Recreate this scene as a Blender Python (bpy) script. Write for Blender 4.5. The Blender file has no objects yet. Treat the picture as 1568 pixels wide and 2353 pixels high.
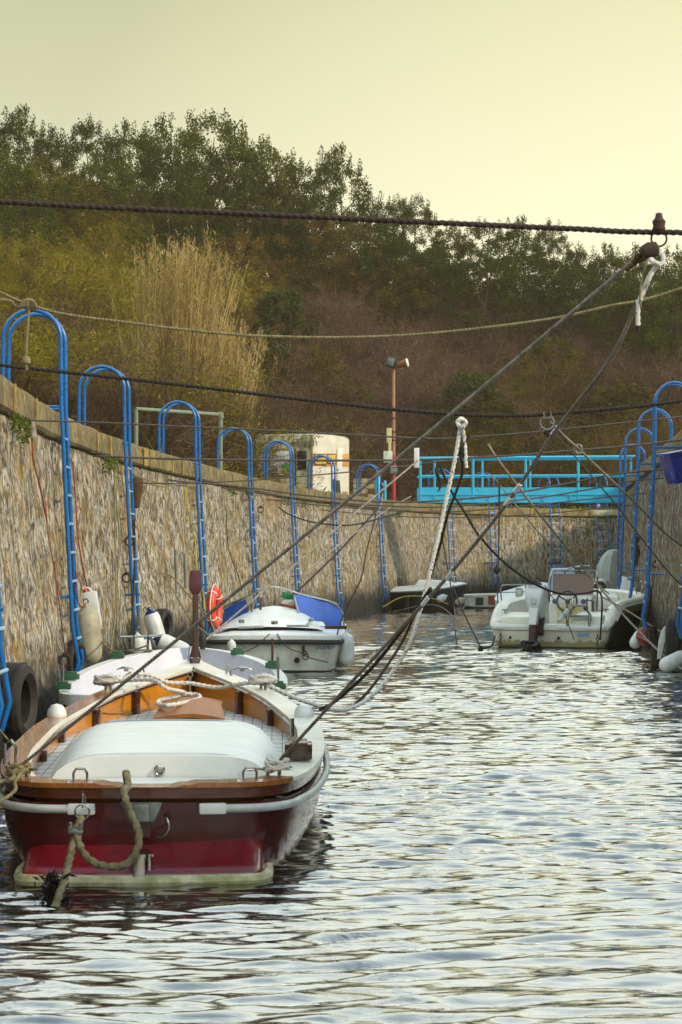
import bpy, bmesh, math, random
import numpy as np
from mathutils import Vector, Matrix
random.seed(7); RN = np.random.RandomState(11)
sc = bpy.context.scene
COL = sc.collection
PI = math.pi
# ---------------------------------------------------------------- camera
F = 4800.0; CH = 1.88; PITCH = math.atan((1264 - 1176.5) / F)
cam_d = bpy.data.cameras.new('camera'); cam = bpy.data.objects.new('camera', cam_d); COL.objects.link(cam)
cam.location = (0, 0, CH); cam.rotation_euler = (PI / 2 + PITCH, 0, 0)
cam_d.sensor_fit = 'HORIZONTAL'; cam_d.sensor_width = 36; cam_d.lens = F / 1568 * 36
cam_d.clip_start = 0.3; cam_d.clip_end = 2000
cam_d.dof.use_dof = True; cam_d.dof.focus_distance = 22; cam_d.dof.aperture_fstop = 18
sc.camera = cam
CP, SP = math.cos(PITCH), math.sin(PITCH)
def P(x, y, Y):
    """a place at distance Y seen at photo position x, y"""
    u = (x - 784) / F; v = (1176.5 - y) / F
    fy = CP - v * SP; fz = SP + v * CP
    k = Y / fy
    return Vector((u * k, Y, CH + fz * k))
def pz(x, y, z):
    v = (1176.5 - y) / F
    fy = CP - v * SP; fz = SP + v * CP
    return P(x, y, (z - CH) / fz * fy)
# ---------------------------------------------------------------- materials
def lin(h):
    if isinstance(h, (tuple, list)): return tuple(h)[:3]
    h = h.lstrip('#'); o = []
    for i in (0, 2, 4):
        c = int(h[i:i + 2], 16) / 255
        o.append(c / 12.92 if c <= .04045 else ((c + .055) / 1.055) ** 2.4)
    return tuple(o)
class NT:
    def __init__(s, name):
        s.m = bpy.data.materials.new(name); s.m.use_nodes = True
        s.t = s.m.node_tree; s.t.nodes.clear()
        s.out = s.n('ShaderNodeOutputMaterial')
    def n(s, typ, **kw):
        nd = s.t.nodes.new(typ)
        for k, v in kw.items():
            if k.startswith('i_'):
                key = k[2:].replace('_', ' ')
                nd.inputs[key].default_value = v
            else: setattr(nd, k, v)
        return nd
    def l(s, a, b): s.t.links.new(a, b); return s
    def ramp(s, fac, stops, interp='LINEAR'):
        r = s.n('ShaderNodeValToRGB'); cr = r.color_ramp; cr.interpolation = interp
        while len(cr.elements) < len(stops): cr.elements.new(.5)
        for e, (p, c) in zip(cr.elements, stops):
            e.position = p
            e.color = (*lin(c), 1) if not isinstance(c, (int, float)) else (c, c, c, 1)
        s.l(fac, r.inputs[0]); return r.outputs[0]
    def mix(s, fac, a, b, mode='MIX'):
        m = s.n('ShaderNodeMix', data_type='RGBA', blend_type=mode)
        for sock, val in ((m.inputs[0], fac), (m.inputs[6], a), (m.inputs[7], b)):
            if isinstance(val, bpy.types.NodeSocket): s.l(val, sock)
            elif isinstance(val, (int, float)): sock.default_value = val
            else: sock.default_value = (*lin(val), 1)
        return m.outputs[2]
    def math(s, op, a, b=None, clamp=False):
        m = s.n('ShaderNodeMath', operation=op); m.use_clamp = clamp
        for i, val in enumerate((a, b)):
            if val is None: continue
            if isinstance(val, bpy.types.NodeSocket): s.l(val, m.inputs[i])
            else: m.inputs[i].default_value = val
        return m.outputs[0]
    def noise(s, vec, scale, detail=4, rough=.55, dist=0):
        n = s.n('ShaderNodeTexNoise'); n.inputs['Scale'].default_value = scale
        n.inputs['Detail'].default_value = detail; n.inputs['Roughness'].default_value = rough
        n.inputs['Distortion'].default_value = dist
        if vec is not None: s.l(vec, n.inputs['Vector'])
        return n.outputs['Fac']
    def mapv(s, vec, scale=(1, 1, 1), rot=(0, 0, 0)):
        m = s.n('ShaderNodeMapping'); m.inputs['Scale'].default_value = scale; m.inputs['Rotation'].default_value = rot
        s.l(vec, m.inputs['Vector']); return m.outputs[0]
    def coord(s, k='Object'): return s.n('ShaderNodeTexCoord').outputs[k]
    def bump(s, h, strength=.4, dist=.01):
        b = s.n('ShaderNodeBump'); b.inputs['Strength'].default_value = strength; b.inputs['Distance'].default_value = dist
        s.l(h, b.inputs['Height']); return b.outputs[0]
    def bsdf(s, col, rough=.5, metal=0, nrm=None, coat=0, spec=None, ior=None, trans=None):
        b = s.n('ShaderNodeBsdfPrincipled')
        for k, v in (('Base Color', col), ('Roughness', rough), ('Metallic', metal), ('Coat Weight', coat), ('Specular IOR Level', spec), ('IOR', ior), ('Transmission Weight', trans)):
            if v is None: continue
            if isinstance(v, bpy.types.NodeSocket): s.l(v, b.inputs[k])
            elif k == 'Base Color': b.inputs[k].default_value = (*lin(v), 1)
            else: b.inputs[k].default_value = v
        if nrm is not None: s.l(nrm, b.inputs['Normal'])
        s.l(b.outputs[0], s.out.inputs[0]); return b
def dirty(name, c1, c2, rough=.5, scale=6, lo=.35, hi=.7, metal=0, bump=0, coat=0, stretch=(1, 1, 1), c3=None, c3t=.66, rv=.12):
    """a base colour with a second tone of wear in noise patches"""
    t = NT(name); v = t.mapv(t.coord(), stretch)
    n1 = t.noise(v, scale, 6, .62)
    f = t.ramp(n1, [(lo, 0), (hi, 1)])
    c = t.mix(f, c1, c2)
    n2 = t.noise(v, scale * 5.3, 4, .6)
    c = t.mix(t.ramp(n2, [(.35, 0), (.75, .35)]), c, c2)
    if c3:
        n3 = t.noise(v, scale * .8, 8, .7, .4)
        c = t.mix(t.ramp(n3, [(c3t - .04, 0), (c3t + .04, 1)]), c, c3)
    r = t.math('ADD', t.math('MULTIPLY', n2, rv * 2), rough - rv)
    t.bsdf(c, r, metal, t.bump(n2, bump, .01) if bump else None, coat)
    return t.m
def leafmat(name, a, b, trans=.35, c=None):
    t = NT(name); g = t.n('ShaderNodeNewGeometry'); oi = t.n('ShaderNodeObjectInfo')
    r = t.math('ADD', t.math('MULTIPLY', g.outputs['Random Per Island'], .7), t.math('MULTIPLY', oi.outputs['Random'], .3))
    nz = t.noise(t.coord(), .55, 3, .6)
    r = t.math('ADD', r, t.math('MULTIPLY', t.math('SUBTRACT', nz, .5), 1.1), clamp=True)
    st = [(0.05, a), (.75, b)] + ([(1, c)] if c else [])
    col = t.ramp(r, st)
    d = t.n('ShaderNodeBsdfDiffuse'); tr = t.n('ShaderNodeBsdfTranslucent'); mx = t.n('ShaderNodeMixShader')
    mx.inputs[0].default_value = trans
    t.l(col, d.inputs[0]); t.l(col, tr.inputs[0]); t.l(d.outputs[0], mx.inputs[1]); t.l(tr.outputs[0], mx.inputs[2])
    t.l(mx.outputs[0], t.out.inputs[0]); return t.m
# ---------------------------------------------------------------- mesh builder
def cr(pts, n):
    """Catmull-Rom resample of points (tuples of any size) into n per span"""
    p = [np.array(q, float) for q in pts]; p = [2 * p[0] - p[1]] + p + [2 * p[-1] - p[-2]]; o = []
    for i in range(1, len(p) - 2):
        for k in range(n):
            t = k / n; a, b, c, d = p[i - 1:i + 3]
            o.append(.5 * ((2 * b) + (c - a) * t + (2 * a - 5 * b + 4 * c - d) * t * t + (3 * b - a - 3 * c + d) * t ** 3))
    o.append(p[-2]); return [tuple(q) for q in o]
class MB:
    def __init__(s): s.v = []; s.f = []
    def add(s, vs, fs):
        n = len(s.v); s.v += [tuple(v) for v in vs]; s.f += [tuple(i + n for i in f) for f in fs]; return s
    def box(s, c, d, rot=None, taper=1.0):
        x, y, z = d[0] / 2, d[1] / 2, d[2] / 2
        vs = [Vector(q) for q in ((-x, -y, -z), (x, -y, -z), (x, y, -z), (-x, y, -z), (-x * taper, -y * taper, z), (x * taper, -y * taper, z), (x * taper, y * taper, z), (-x * taper, y * taper, z))]
        if rot is not None:
            R = rot if isinstance(rot, Matrix) else Matrix.Rotation(rot, 3, 'Z'); vs = [R @ v for v in vs]
        c = Vector(c)
        return s.add([v + c for v in vs], [(3, 2, 1, 0), (4, 5, 6, 7), (0, 1, 5, 4), (1, 2, 6, 5), (2, 3, 7, 6), (3, 0, 4, 7)])
    def tube(s, pts, r, seg=8, closed=False, lobes=0, twist=0, flat=None):
        pts = [Vector(p) for p in pts]; n = len(pts)
        rs = r if isinstance(r, (list, tuple)) else [r] * n
        tan = []
        for i in range(n):
            a = pts[(i - 1) % n] if closed else pts[max(i - 1, 0)]; b = pts[(i + 1) % n] if closed else pts[min(i + 1, n - 1)]
            t = b - a; tan.append(t.normalized() if t.length > 1e-9 else Vector((0, 0, 1)))
        up = Vector((0, 0, 1)) if abs(tan[0].z) < .9 else Vector((1, 0, 0))
        nr = (up - tan[0] * up.dot(tan[0])).normalized(); vs = []; L = 0
        for i in range(n):
            if i: nr = nr - tan[i] * nr.dot(tan[i]); nr = nr.normalized() if nr.length > 1e-6 else tan[i].orthogonal().normalized(); L += (pts[i] - pts[i - 1]).length
            bn = tan[i].cross(nr)
            for k in range(seg):
                a = 2 * PI * k / seg; rr = rs[i]
                if lobes: rr *= 1 + .2 * math.cos(lobes * (a - twist * L))
                q = nr * math.cos(a) * (flat if flat else 1) + bn * math.sin(a)
                vs.append(pts[i] + q * rr)
        fs = []
        for i in range(n if closed else n - 1):
            j = (i + 1) % n
            for k in range(seg):
                l = (k + 1) % seg; fs.append((i * seg + k, i * seg + l, j * seg + l, j * seg + k))
        if not closed: fs.append(tuple(range(seg))[::-1]); fs.append(tuple((n - 1) * seg + k for k in range(seg)))
        return s.add(vs, fs)
    def rope(s, pts, r, n=6):
        """a three-strand rope whose lay is real geometry"""
        q = cr(pts, n) if len(pts) > 2 else pts
        q = [Vector(a) for a in q]; L = sum((q[i + 1] - q[i]).length for i in range(len(q) - 1))
        step = max(r * .55, L / 1500); o = []; acc = 0
        for i in range(len(q) - 1):
            d = (q[i + 1] - q[i]).length; m = max(1, int(d / step))
            for k in range(m): o.append(q[i].lerp(q[i + 1], k / m))
        o.append(q[-1])
        return s.tube(o, r, 9, lobes=3, twist=2 * PI / (r * 8.5))
    def lathe(s, prof, seg=20, M=None):
        vs = []; M = M or Matrix.Identity(4)
        for r, z in prof:
            for k in range(seg):
                a = 2 * PI * k / seg; vs.append(M @ Vector((r * math.cos(a), r * math.sin(a), z)))
        fs = []
        for i in range(len(prof) - 1):
            for k in range(seg):
                l = (k + 1) % seg; fs.append((i * seg + k, i * seg + l, (i + 1) * seg + l, (i + 1) * seg + k))
        fs.append(tuple(range(seg))[::-1]); fs.append(tuple((len(prof) - 1) * seg + k for k in range(seg)))
        return s.add(vs, fs)
    def loft(s, rings, closed=True, cap0=False, cap1=False):
        m = len(rings[0]); vs = [p for r in rings for p in r]; fs = []
        for i in range(len(rings) - 1):
            for k in range(m if closed else m - 1):
                l = (k + 1) % m; fs.append((i * m + k, i * m + l, (i + 1) * m + l, (i + 1) * m + k))
        if cap0: fs.append(tuple(range(m))[::-1])
        if cap1: fs.append(tuple((len(rings) - 1) * m + k for k in range(m)))
        return s.add(vs, fs)
    def torus(s, c, R, r, M=None, seg=20, rs=8, sx=1):
        M = M or Matrix.Identity(3); c = Vector(c)
        return s.tube([c + M @ Vector((R * sx * math.cos(2 * PI * k / seg), R * math.sin(2 * PI * k / seg), 0)) for k in range(seg)], r, rs, closed=True)
    def xf(s, M):
        s.v = [tuple(M @ Vector(v)) for v in s.v]; return s
    def build(s, name, mat, parent=None, org=None, bevel=0, angle=38, flip=False):
        me = bpy.data.meshes.new(name)
        vs = s.v if org is None else [(v[0] - org[0], v[1] - org[1], v[2] - org[2]) for v in s.v]
        me.from_pydata(vs, [], s.f)
        bm = bmesh.new(); bm.from_mesh(me)
        if bevel:
            es = [e for e in bm.edges if len(e.link_faces) == 2 and e.calc_face_angle(0) > .6]
            bmesh.ops.bevel(bm, geom=es, offset=bevel, segments=2, affect='EDGES', profile=.6, clamp_overlap=True)
        bmesh.ops.recalc_face_normals(bm, faces=bm.faces)
        bm.to_mesh(me); bm.free()
        me.polygons.foreach_set('use_smooth', [True] * len(me.polygons))
        me.set_sharp_from_angle(angle=math.radians(angle))
        me.materials.append(mat); me.update()
        o = bpy.data.objects.new(name, me); COL.objects.link(o)
        if parent: o.parent = parent
        return o
def tag(o, label, cat, group=None, kind=None):
    if label: o['label'] = label
    if cat: o['category'] = cat
    if group: o['group'] = group
    if kind: o['kind'] = kind
    return o
def text_mesh(cu, name, par):
    to = bpy.data.objects.new(name, cu); COL.objects.link(to); bpy.context.view_layer.update()
    me = bpy.data.meshes.new_from_object(to.evaluated_get(bpy.context.evaluated_depsgraph_get())); bpy.data.objects.remove(to)
    o = bpy.data.objects.new(name, me); COL.objects.link(o); o.parent = par; return o
def thing(name, loc, label, cat, group=None, rz=0):
    o = bpy.data.objects.new(name, None); COL.objects.link(o); o.location = loc; o.rotation_euler = (0, 0, rz)
    o.empty_display_size = .1
    return tag(o, label, cat, group)
def copy_tree(o, parent=None):
    c = o.copy(); COL.objects.link(c); c.parent = parent
    for ch in list(o.children): copy_tree(ch, c)
    return c
def Mx(loc, dirz, up=(0, 0, 1)):
    """matrix whose z axis points along dirz"""
    z = Vector(dirz).normalized(); u = Vector(up)
    if abs(z.dot(u)) > .98: u = Vector((0, 1, 0))
    x = u.cross(z).normalized(); y = z.cross(x)
    return Matrix.Translation(loc) @ Matrix((x, y, z)).transposed().to_4x4()
# ---------------------------------------------------------------- common materials
MT = {}
MT['blue'] = dirty('blue_paint', '#0d69b2', '#0a589c', .28, 5, .4, .7, rv=.06, c3='#3a4a58', c3t=.74)
MT['cyan'] = dirty('cyan_paint', '#1c9fc9', '#2cb0d8', .38, 4, c3='#3a6f80', c3t=.72)
MT['steel'] = dirty('stainless', '#b8b8b4', '#8a8a84', .22, 8, metal=1, rv=.08)
MT['galv'] = dirty('galvanised', '#9aa2a4', '#6f7474', .4, 12, metal=.8)
MT['gel'] = dirty('white_gelcoat', '#d4d9db', '#c8cdcd', .35, 3, rv=.05)
MT['geldirty'] = dirty('grimy_gelcoat', '#d6d8d2', '#b2b3a2', .35, 4, .4, .65, c3='#8d8468', c3t=.7, stretch=(1, 1, .4))
MT['black'] = dirty('black_rubber', '#161616', '#262422', .7, 8)
MT['rust'] = dirty('rust', '#4a2a1a', '#2a1810', .8, 12, bump=.3)
MT['ropebrown'] = dirty('brown_rope', '#3a2c27', '#2a1f1c', .9, 30)
MT['ropedark'] = dirty('dark_rope', '#1e1716', '#2c2220', .9, 30)
MT['ropetan'] = dirty('tan_rope', '#8a7f5c', '#5f573c', .9, 20)
MT['ropegrey'] = dirty('grey_rope', '#9b948a', '#5e564e', .9, 18)
MT['ropegreen'] = dirty('weathered_rope', '#857a5c', '#4c4a34', .95, 14)
MT['wire'] = dirty('steel_wire_rope', '#584f49', '#3a3430', .6, 20)
def specked():
    t = NT('flecked_rope'); v = t.coord(); vo = t.n('ShaderNodeTexVoronoi', i_Scale=26.0); t.l(v, vo.inputs['Vector'])
    f = t.ramp(vo.outputs['Distance'], [(.16, 1), (.2, 0)])
    c = t.mix(t.noise(v, 9), '#d8d8d4', '#b0aca4'); t.bsdf(t.mix(f, c, '#1c1e30'), .85); return t.m
MT['speck'] = specked()
MT['ropetape'] = dirty('grey_brown_cover_rope', '#82796c', '#5a5046', .9, 12, c3='#a8a298', c3t=.66)
MT['varnish'] = dirty('varnished_wood', '#a4642a', '#6e3c18', .28, 5, stretch=(6, .6, 6), coat=.6, rv=.06)
MT['amber'] = dirty('amber_varnish', '#c9851a', '#9a5f12', .38, 3, .3, .75, stretch=(2, .5, 6), coat=.4, rv=.06)
MT['darkwood'] = dirty('dark_varnished_wood', '#3f1a12', '#2a100c', .28, 6, stretch=(4, 1, 4), coat=.5)
MT['whitecap'] = dirty('cream_wood_and_glare', '#e4e2d8', '#c9c4b4', .35, 5)  # cream wood; on the red boat's cap it also stands for sky glare
# ================================================================ sky, sun
W = bpy.data.worlds.new('World'); sc.world = W; W.use_nodes = True
SUN = Vector((.84, -.40, .46)).normalized()
def world():
    nt = W.node_tree; nt.nodes.clear(); N = nt.nodes.new; L = nt.links.new
    out = N('ShaderNodeOutputWorld'); bg = N('ShaderNodeBackground'); L(bg.outputs[0], out.inputs[0])
    tc = N('ShaderNodeTexCoord'); sx = N('ShaderNodeSeparateXYZ'); L(tc.outputs['Generated'], sx.inputs[0])
    r = N('ShaderNodeValToRGB'); e = r.color_ramp.elements
    stops = [(0, (.95, .86, .60)), (.10, (.92, .86, .63)), (.17, (.82, .79, .50)), (.265, (.66, .65, .36)), (.31, (.86, .89, .74)), (.55, (.84, .92, .88)), (1, (.34, .50, .60))]
    while len(e) < len(stops): e.new(.5)
    for a, (p, c) in zip(e, stops): a.position = p; a.color = (*c, 1)
    L(sx.outputs[2], r.inputs[0])
    # brighter sky above the frame, warm glow low on the sun's side
    k = N('ShaderNodeMapRange'); k.inputs[1].default_value = .262; k.inputs[2].default_value = .33; k.inputs[3].default_value = 1.0; k.inputs[4].default_value = 2.35
    L(sx.outputs[2], k.inputs[0])
    k2 = N('ShaderNodeMapRange'); k2.inputs[1].default_value = .6; k2.inputs[2].default_value = .95; k2.inputs[3].default_value = 1.0; k2.inputs[4].default_value = .6
    L(sx.outputs[2], k2.inputs[0])
    m0 = N('ShaderNodeMath'); m0.operation = 'MULTIPLY'; L(k.outputs[0], m0.inputs[0]); L(k2.outputs[0], m0.inputs[1])
    vm = N('ShaderNodeVectorMath'); vm.operation = 'SCALE'; L(r.outputs[0], vm.inputs[0]); L(m0.outputs[0], vm.inputs['Scale'])
    dt = N('ShaderNodeVectorMath'); dt.operation = 'DOT_PRODUCT'; L(tc.outputs['Generated'], dt.inputs[0]); dt.inputs[1].default_value = Vector((.24, .96, .04)).normalized()
    g = N('ShaderNodeMapRange'); g.inputs[1].default_value = .92; g.inputs[2].default_value = 1.0; g.inputs[3].default_value = -.12; g.inputs[4].default_value = .30; L(dt.outputs['Value'], g.inputs[0])
    gc = N('ShaderNodeVectorMath'); gc.operation = 'SCALE'; gc.inputs[0].default_value = (1, .86, .55); L(g.outputs[0], gc.inputs['Scale'])
    ad = N('ShaderNodeVectorMath'); ad.operation = 'ADD'; L(vm.outputs[0], ad.inputs[0]); L(gc.outputs[0], ad.inputs[1])
    sky = N('ShaderNodeTexSky'); sky.sky_type = 'NISHITA'; sky.sun_disc = False
    sky.sun_elevation = math.asin(SUN.z); sky.sun_rotation = math.atan2(SUN.x, SUN.y)
    sk = N('ShaderNodeVectorMath'); sk.operation = 'SCALE'; sk.inputs['Scale'].default_value = .02; L(sky.outputs[0], sk.inputs[0])
    a2 = N('ShaderNodeVectorMath'); a2.operation = 'ADD'; L(ad.outputs[0], a2.inputs[0]); L(sk.outputs[0], a2.inputs[1])
    L(a2.outputs[0], bg.inputs[0]); bg.inputs[1].default_value = 1.0
world()
sl = bpy.data.lights.new('sun', 'SUN'); so = bpy.data.objects.new('sun', sl); COL.objects.link(so)
sl.energy = 3.5; sl.angle = math.radians(5); sl.color = (1, .82, .58)
so.rotation_euler = SUN.to_track_quat('Z', 'Y').to_euler(); so.location = (30, 30, 40)
vs_ = sc.view_settings; vs_.view_transform = 'Standard'; vs_.look = 'None'; vs_.exposure = 0; vs_.gamma = 1
# ================================================================ quay lines
DK = 3.45
LW = cr([(-2.7, -14), (-2.8, 0), (-2.95, 10), (-3.08, 18), (-3.28, 24.5), (-3.15, 30.3), (-2.6, 37.9), (-1.95, 45), (-1.15, 51.6), (-.3, 56.9), (1.2, 64.4), (2.4, 69.5), (4.0, 73.4), (6.2, 77.4), (8.5, 79.6), (12, 80.8)], 14)
RW = cr([(12, 81.5), (10.6, 76), (8.6, 63), (7.0, 47.5), (6.25, 39.5), (5.75, 34), (5.55, 30), (5.4, 20), (5.3, 0), (5.3, -14)], 16)
def frames(line, side):
    p = [Vector((a[0], a[1], 0)) for a in line]; n = len(p); o = []; s = 0
    for i in range(n):
        t = (p[min(i + 1, n - 1)] - p[max(i - 1, 0)]).normalized()
        nn = Vector((t.y, -t.x, 0)) * side
        if i: s += (p[i] - p[i - 1]).length
        o.append((p[i], t, nn, s))
    return o
LF = frames(LW, 1)   # normal to the water (+x while the line runs to +y)
RF = frames(RW, 1)   # the line runs to -y: (t.y,-t.x) = -x side
def at_s(fr, s):
    for a, b in zip(fr, fr[1:]):
        if a[3] <= s <= b[3]:
            k = (s - a[3]) / max(b[3] - a[3], 1e-6)
            return a[0].lerp(b[0], k), a[1].lerp(b[1], k).normalized(), a[2].lerp(b[2], k).normalized()
    return fr[-1][:3]
def stonemat(name, pal, mort, white=.12, dark=.3):
    t = NT(name); uv = t.coord('UV')
    dn = t.n('ShaderNodeTexNoise'); dn.inputs['Scale'].default_value = 5.0; dn.inputs['Detail'].default_value = 3; t.l(uv, dn.inputs['Vector'])
    dv = t.n('ShaderNodeVectorMath', operation='SCALE'); t.l(dn.outputs['Color'], dv.inputs[0]); dv.inputs['Scale'].default_value = .13
    av = t.n('ShaderNodeVectorMath', operation='ADD'); t.l(uv, av.inputs[0]); t.l(dv.outputs[0], av.inputs[1])
    cols = []; edges = []
    for k, (sc_, w) in enumerate((((6.6, 3.2, 1), 1), ((14, 7.0, 1), 1))):
        mv = t.mapv(av.outputs[0], sc_)
        vo = t.n('ShaderNodeTexVoronoi', voronoi_dimensions='2D', i_Scale=1.0, i_Randomness=1.0); t.l(mv, vo.inputs['Vector'])
        ve = t.n('ShaderNodeTexVoronoi', voronoi_dimensions='2D', feature='DISTANCE_TO_EDGE', i_Scale=1.0, i_Randomness=.95); t.l(mv, ve.inputs['Vector'])
        sp = t.n('ShaderNodeSeparateColor'); t.l(vo.outputs['Color'], sp.inputs[0])
        cols.append(sp); edges.append(ve.outputs['Distance'])
    n = len(pal); c1 = t.ramp(cols[0].outputs[0], [(i / n, c) for i, c in enumerate(pal)], 'CONSTANT')
    c2 = t.ramp(cols[1].outputs[1], [(i / n, c) for i, c in enumerate(pal[::-1])], 'CONSTANT')
    pick = t.ramp(t.noise(uv, 1.4, 2), [(.46, 0), (.54, 1)])
    c = t.mix(pick, c1, c2)
    e = t.mix(pick, edges[0], edges[1])
    # mineral mottling on each stone
    c = t.mix(t.ramp(t.noise(uv, 22, 5, .7), [(.3, 0), (.75, .8)]), c, '#6b5a38')
    # pale lime patches
    wn = t.noise(t.mapv(uv, (6.5, 2.3, 1)), 1.4, 6, .64, .15)
    c = t.mix(t.ramp(wn, [(.60 - white * .3, 0), (.63 - white * .3, .85)]), c, '#bdbab0')
    m = t.ramp(e, [(.0, 1), (.13, 0)])
    c = t.mix(t.math('MULTIPLY', m, .5), c, mort)
    sl = t.noise(t.mapv(uv, (8, 4.6, 1)), 1.7, 6, .66, .1)
    c = t.mix(t.ramp(sl, [(.52, 0), (.60, .9)]), c, '#1d160d')
    c = t.mix(t.ramp(sl, [(.33, .6), (.42, 0)]), c, '#b39c5c')
    c = t.mix(t.ramp(t.noise(uv, .8, 5, .6), [(.48, 0), (.62, .55)]), c, '#8c7026')
    c = t.mix(t.ramp(t.noise(t.mapv(uv, (1, 1, 1), (0, 0, 1)), 3.1, 6, .7), [(.50, 0), (.58, .6)]), c, '#3c2f1a')
    # dark weathering runs below the coping and brown growth
    st = t.noise(t.mapv(uv, (2.2, .35, 1)), 1.5, 5, .6)
    c = t.mix(t.ramp(st, [(.48, 0), (.68, dark)]), c, '#2a2218')
    # tide mark: weed and damp at the foot
    sz = t.n('ShaderNodeSeparateXYZ'); t.l(uv, sz.inputs[0])
    lev = t.math('ADD', sz.outputs[1], t.math('MULTIPLY', t.noise(t.mapv(uv, (2, 1.2, 1)), 2.5, 4), -.9))
    c = t.mix(t.ramp(lev, [(0.02, 1), (.50, 0)]), c, '#15120a')
    top = t.math('ADD', sz.outputs[1], t.math('MULTIPLY', t.noise(t.mapv(uv, (1.2, 1, 1)), 1.8, 4), .6))
    t.ramp(top, [(0, 0), (1, 1)])
    h = t.math('ADD', t.math('MULTIPLY', t.ramp(e, [(0, 0), (.22, 1)]), .8), t.math('MULTIPLY', t.noise(uv, 14, 6, .7), .55))
    h = t.math('ADD', h, t.math('MULTIPLY', cols[0].outputs[2], .5))
    t.bsdf(c, .88, 0, t.bump(h, .6, .045)); return t.m
PAL = ['#977c3a', '#654e26', '#b0904a', '#43351f', '#a59c84', '#7a6436', '#4f3f26', '#bda05a', '#776034', '#948b74']
MT['stone'] = stonemat('rubble_masonry', PAL, '#2c2014', .46, .4)
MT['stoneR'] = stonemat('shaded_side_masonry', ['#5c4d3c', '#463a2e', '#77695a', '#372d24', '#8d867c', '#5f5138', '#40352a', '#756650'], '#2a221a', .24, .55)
def concmat():
    t = NT('coping_concrete'); v = t.coord('Object')
    c = t.ramp(t.noise(v, 3.5, 8, .68), [(.3, '#43381f'), (.5, '#75663e'), (.72, '#94875c')])
    c = t.mix(t.ramp(t.noise(v, 1.2, 6, .7), [(.56, 0), (.64, .8)]), c, '#5c5a26')
    c = t.mix(t.ramp(t.noise(v, 9, 8, .75), [(.50, 0), (.60, .8)]), c, '#2c2416')
    t.bsdf(c, .9, 0, t.bump(t.noise(v, 30, 6, .7), .5, .02)); return t.m
MT['coping'] = concmat()
def quay(fr, name, label, mat, top, zc, kfn, cat='wall', seed=0):
    """battered rubble wall with a relief of stones, then its coping"""
    S = fr[-1][3]; ds = .11; ns = int(S / ds); nz = 44; z0, z1 = -1.0, zc
    P3 = np.zeros((ns + 1, nz + 1, 3)); UV = np.zeros((ns + 1, nz + 1, 2)); u = 0; rs = np.random.RandomState(seed)
    nzs = rs.rand(ns + 1, nz + 1); nz2 = rs.rand(ns // 3 + 3, nz // 3 + 3)
    for i in range(ns + 1):
        p, t, n = at_s(fr, i * ds); u += ds * kfn(p)
        for j in range(nz + 1):
            z = z0 + (z1 - z0) * j / nz
            a, b = i / 3, j / 3; ia, ib = int(a), int(b); fa, fb = a - ia, b - ib
            big = (nz2[ia, ib] * (1 - fa) + nz2[ia + 1, ib] * fa) * (1 - fb) + (nz2[ia, ib + 1] * (1 - fa) + nz2[ia + 1, ib + 1] * fa) * fb
            off = .07 * (zc - z) + .07 * big + .016 * nzs[i, j] - .06
            if j == nz: off = -.02
            P3[i, j] = (p.x + n.x * off, p.y + n.y * off, z); UV[i, j] = (u, z)
    me = bpy.data.meshes.new(name); idx = np.arange((ns + 1) * (nz + 1)).reshape(ns + 1, nz + 1)
    q = np.stack([idx[:-1, :-1], idx[1:, :-1], idx[1:, 1:], idx[:-1, 1:]], -1).reshape(-1, 4)
    if fr is RF or True: q = q
    me.from_pydata(P3.reshape(-1, 3).tolist(), [], q.tolist())
    uvl = me.uv_layers.new(name='UVMap'); fl = UV.reshape(-1, 2)[q.reshape(-1)]; uvl.data.foreach_set('uv', fl.reshape(-1))
    me.materials.append(mat); me.polygons.foreach_set('use_smooth', [True] * len(me.polygons)); me.update()
    o = bpy.data.objects.new(name, me); COL.objects.link(o); tag(o, label, cat)
    mb = MB(); rings = []
    rr = np.random.RandomState(seed + 1)
    for i in range(0, ns + 1, 5):
        p, t, n = at_s(fr, i * ds); j = rr.rand(6) * .025
        prof = [(-.6, zc - .02), (.035, zc - .0 + j[0]), (.05 + j[4], zc + .04), (.045 + j[1], top - .05), (.02 + j[2], top + j[3] * .6), (-.6, top)]
        rings.append([(p.x + n.x * a, p.y + n.y * a, b) for a, b in prof])
    mb.loft(rings, True, True, True).build('coping', MT['coping'], o, angle=30)
    return o
wallL = quay(LF, 'quay_wall', 'long rubble stone quay wall with concrete coping, curving round to close the far end of the channel', MT['stone'], DK, 3.14, lambda p: 1.0 if p.y < 50 else 1.0 + min((p.y - 50) / 22, 1) * 1.0)
wallR = quay(RF, 'quay_wall', 'grey-brown shaded rubble quay wall behind the blue bin', MT['stoneR'], 3.95, 3.62, lambda p: 1.2, seed=5)
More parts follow.
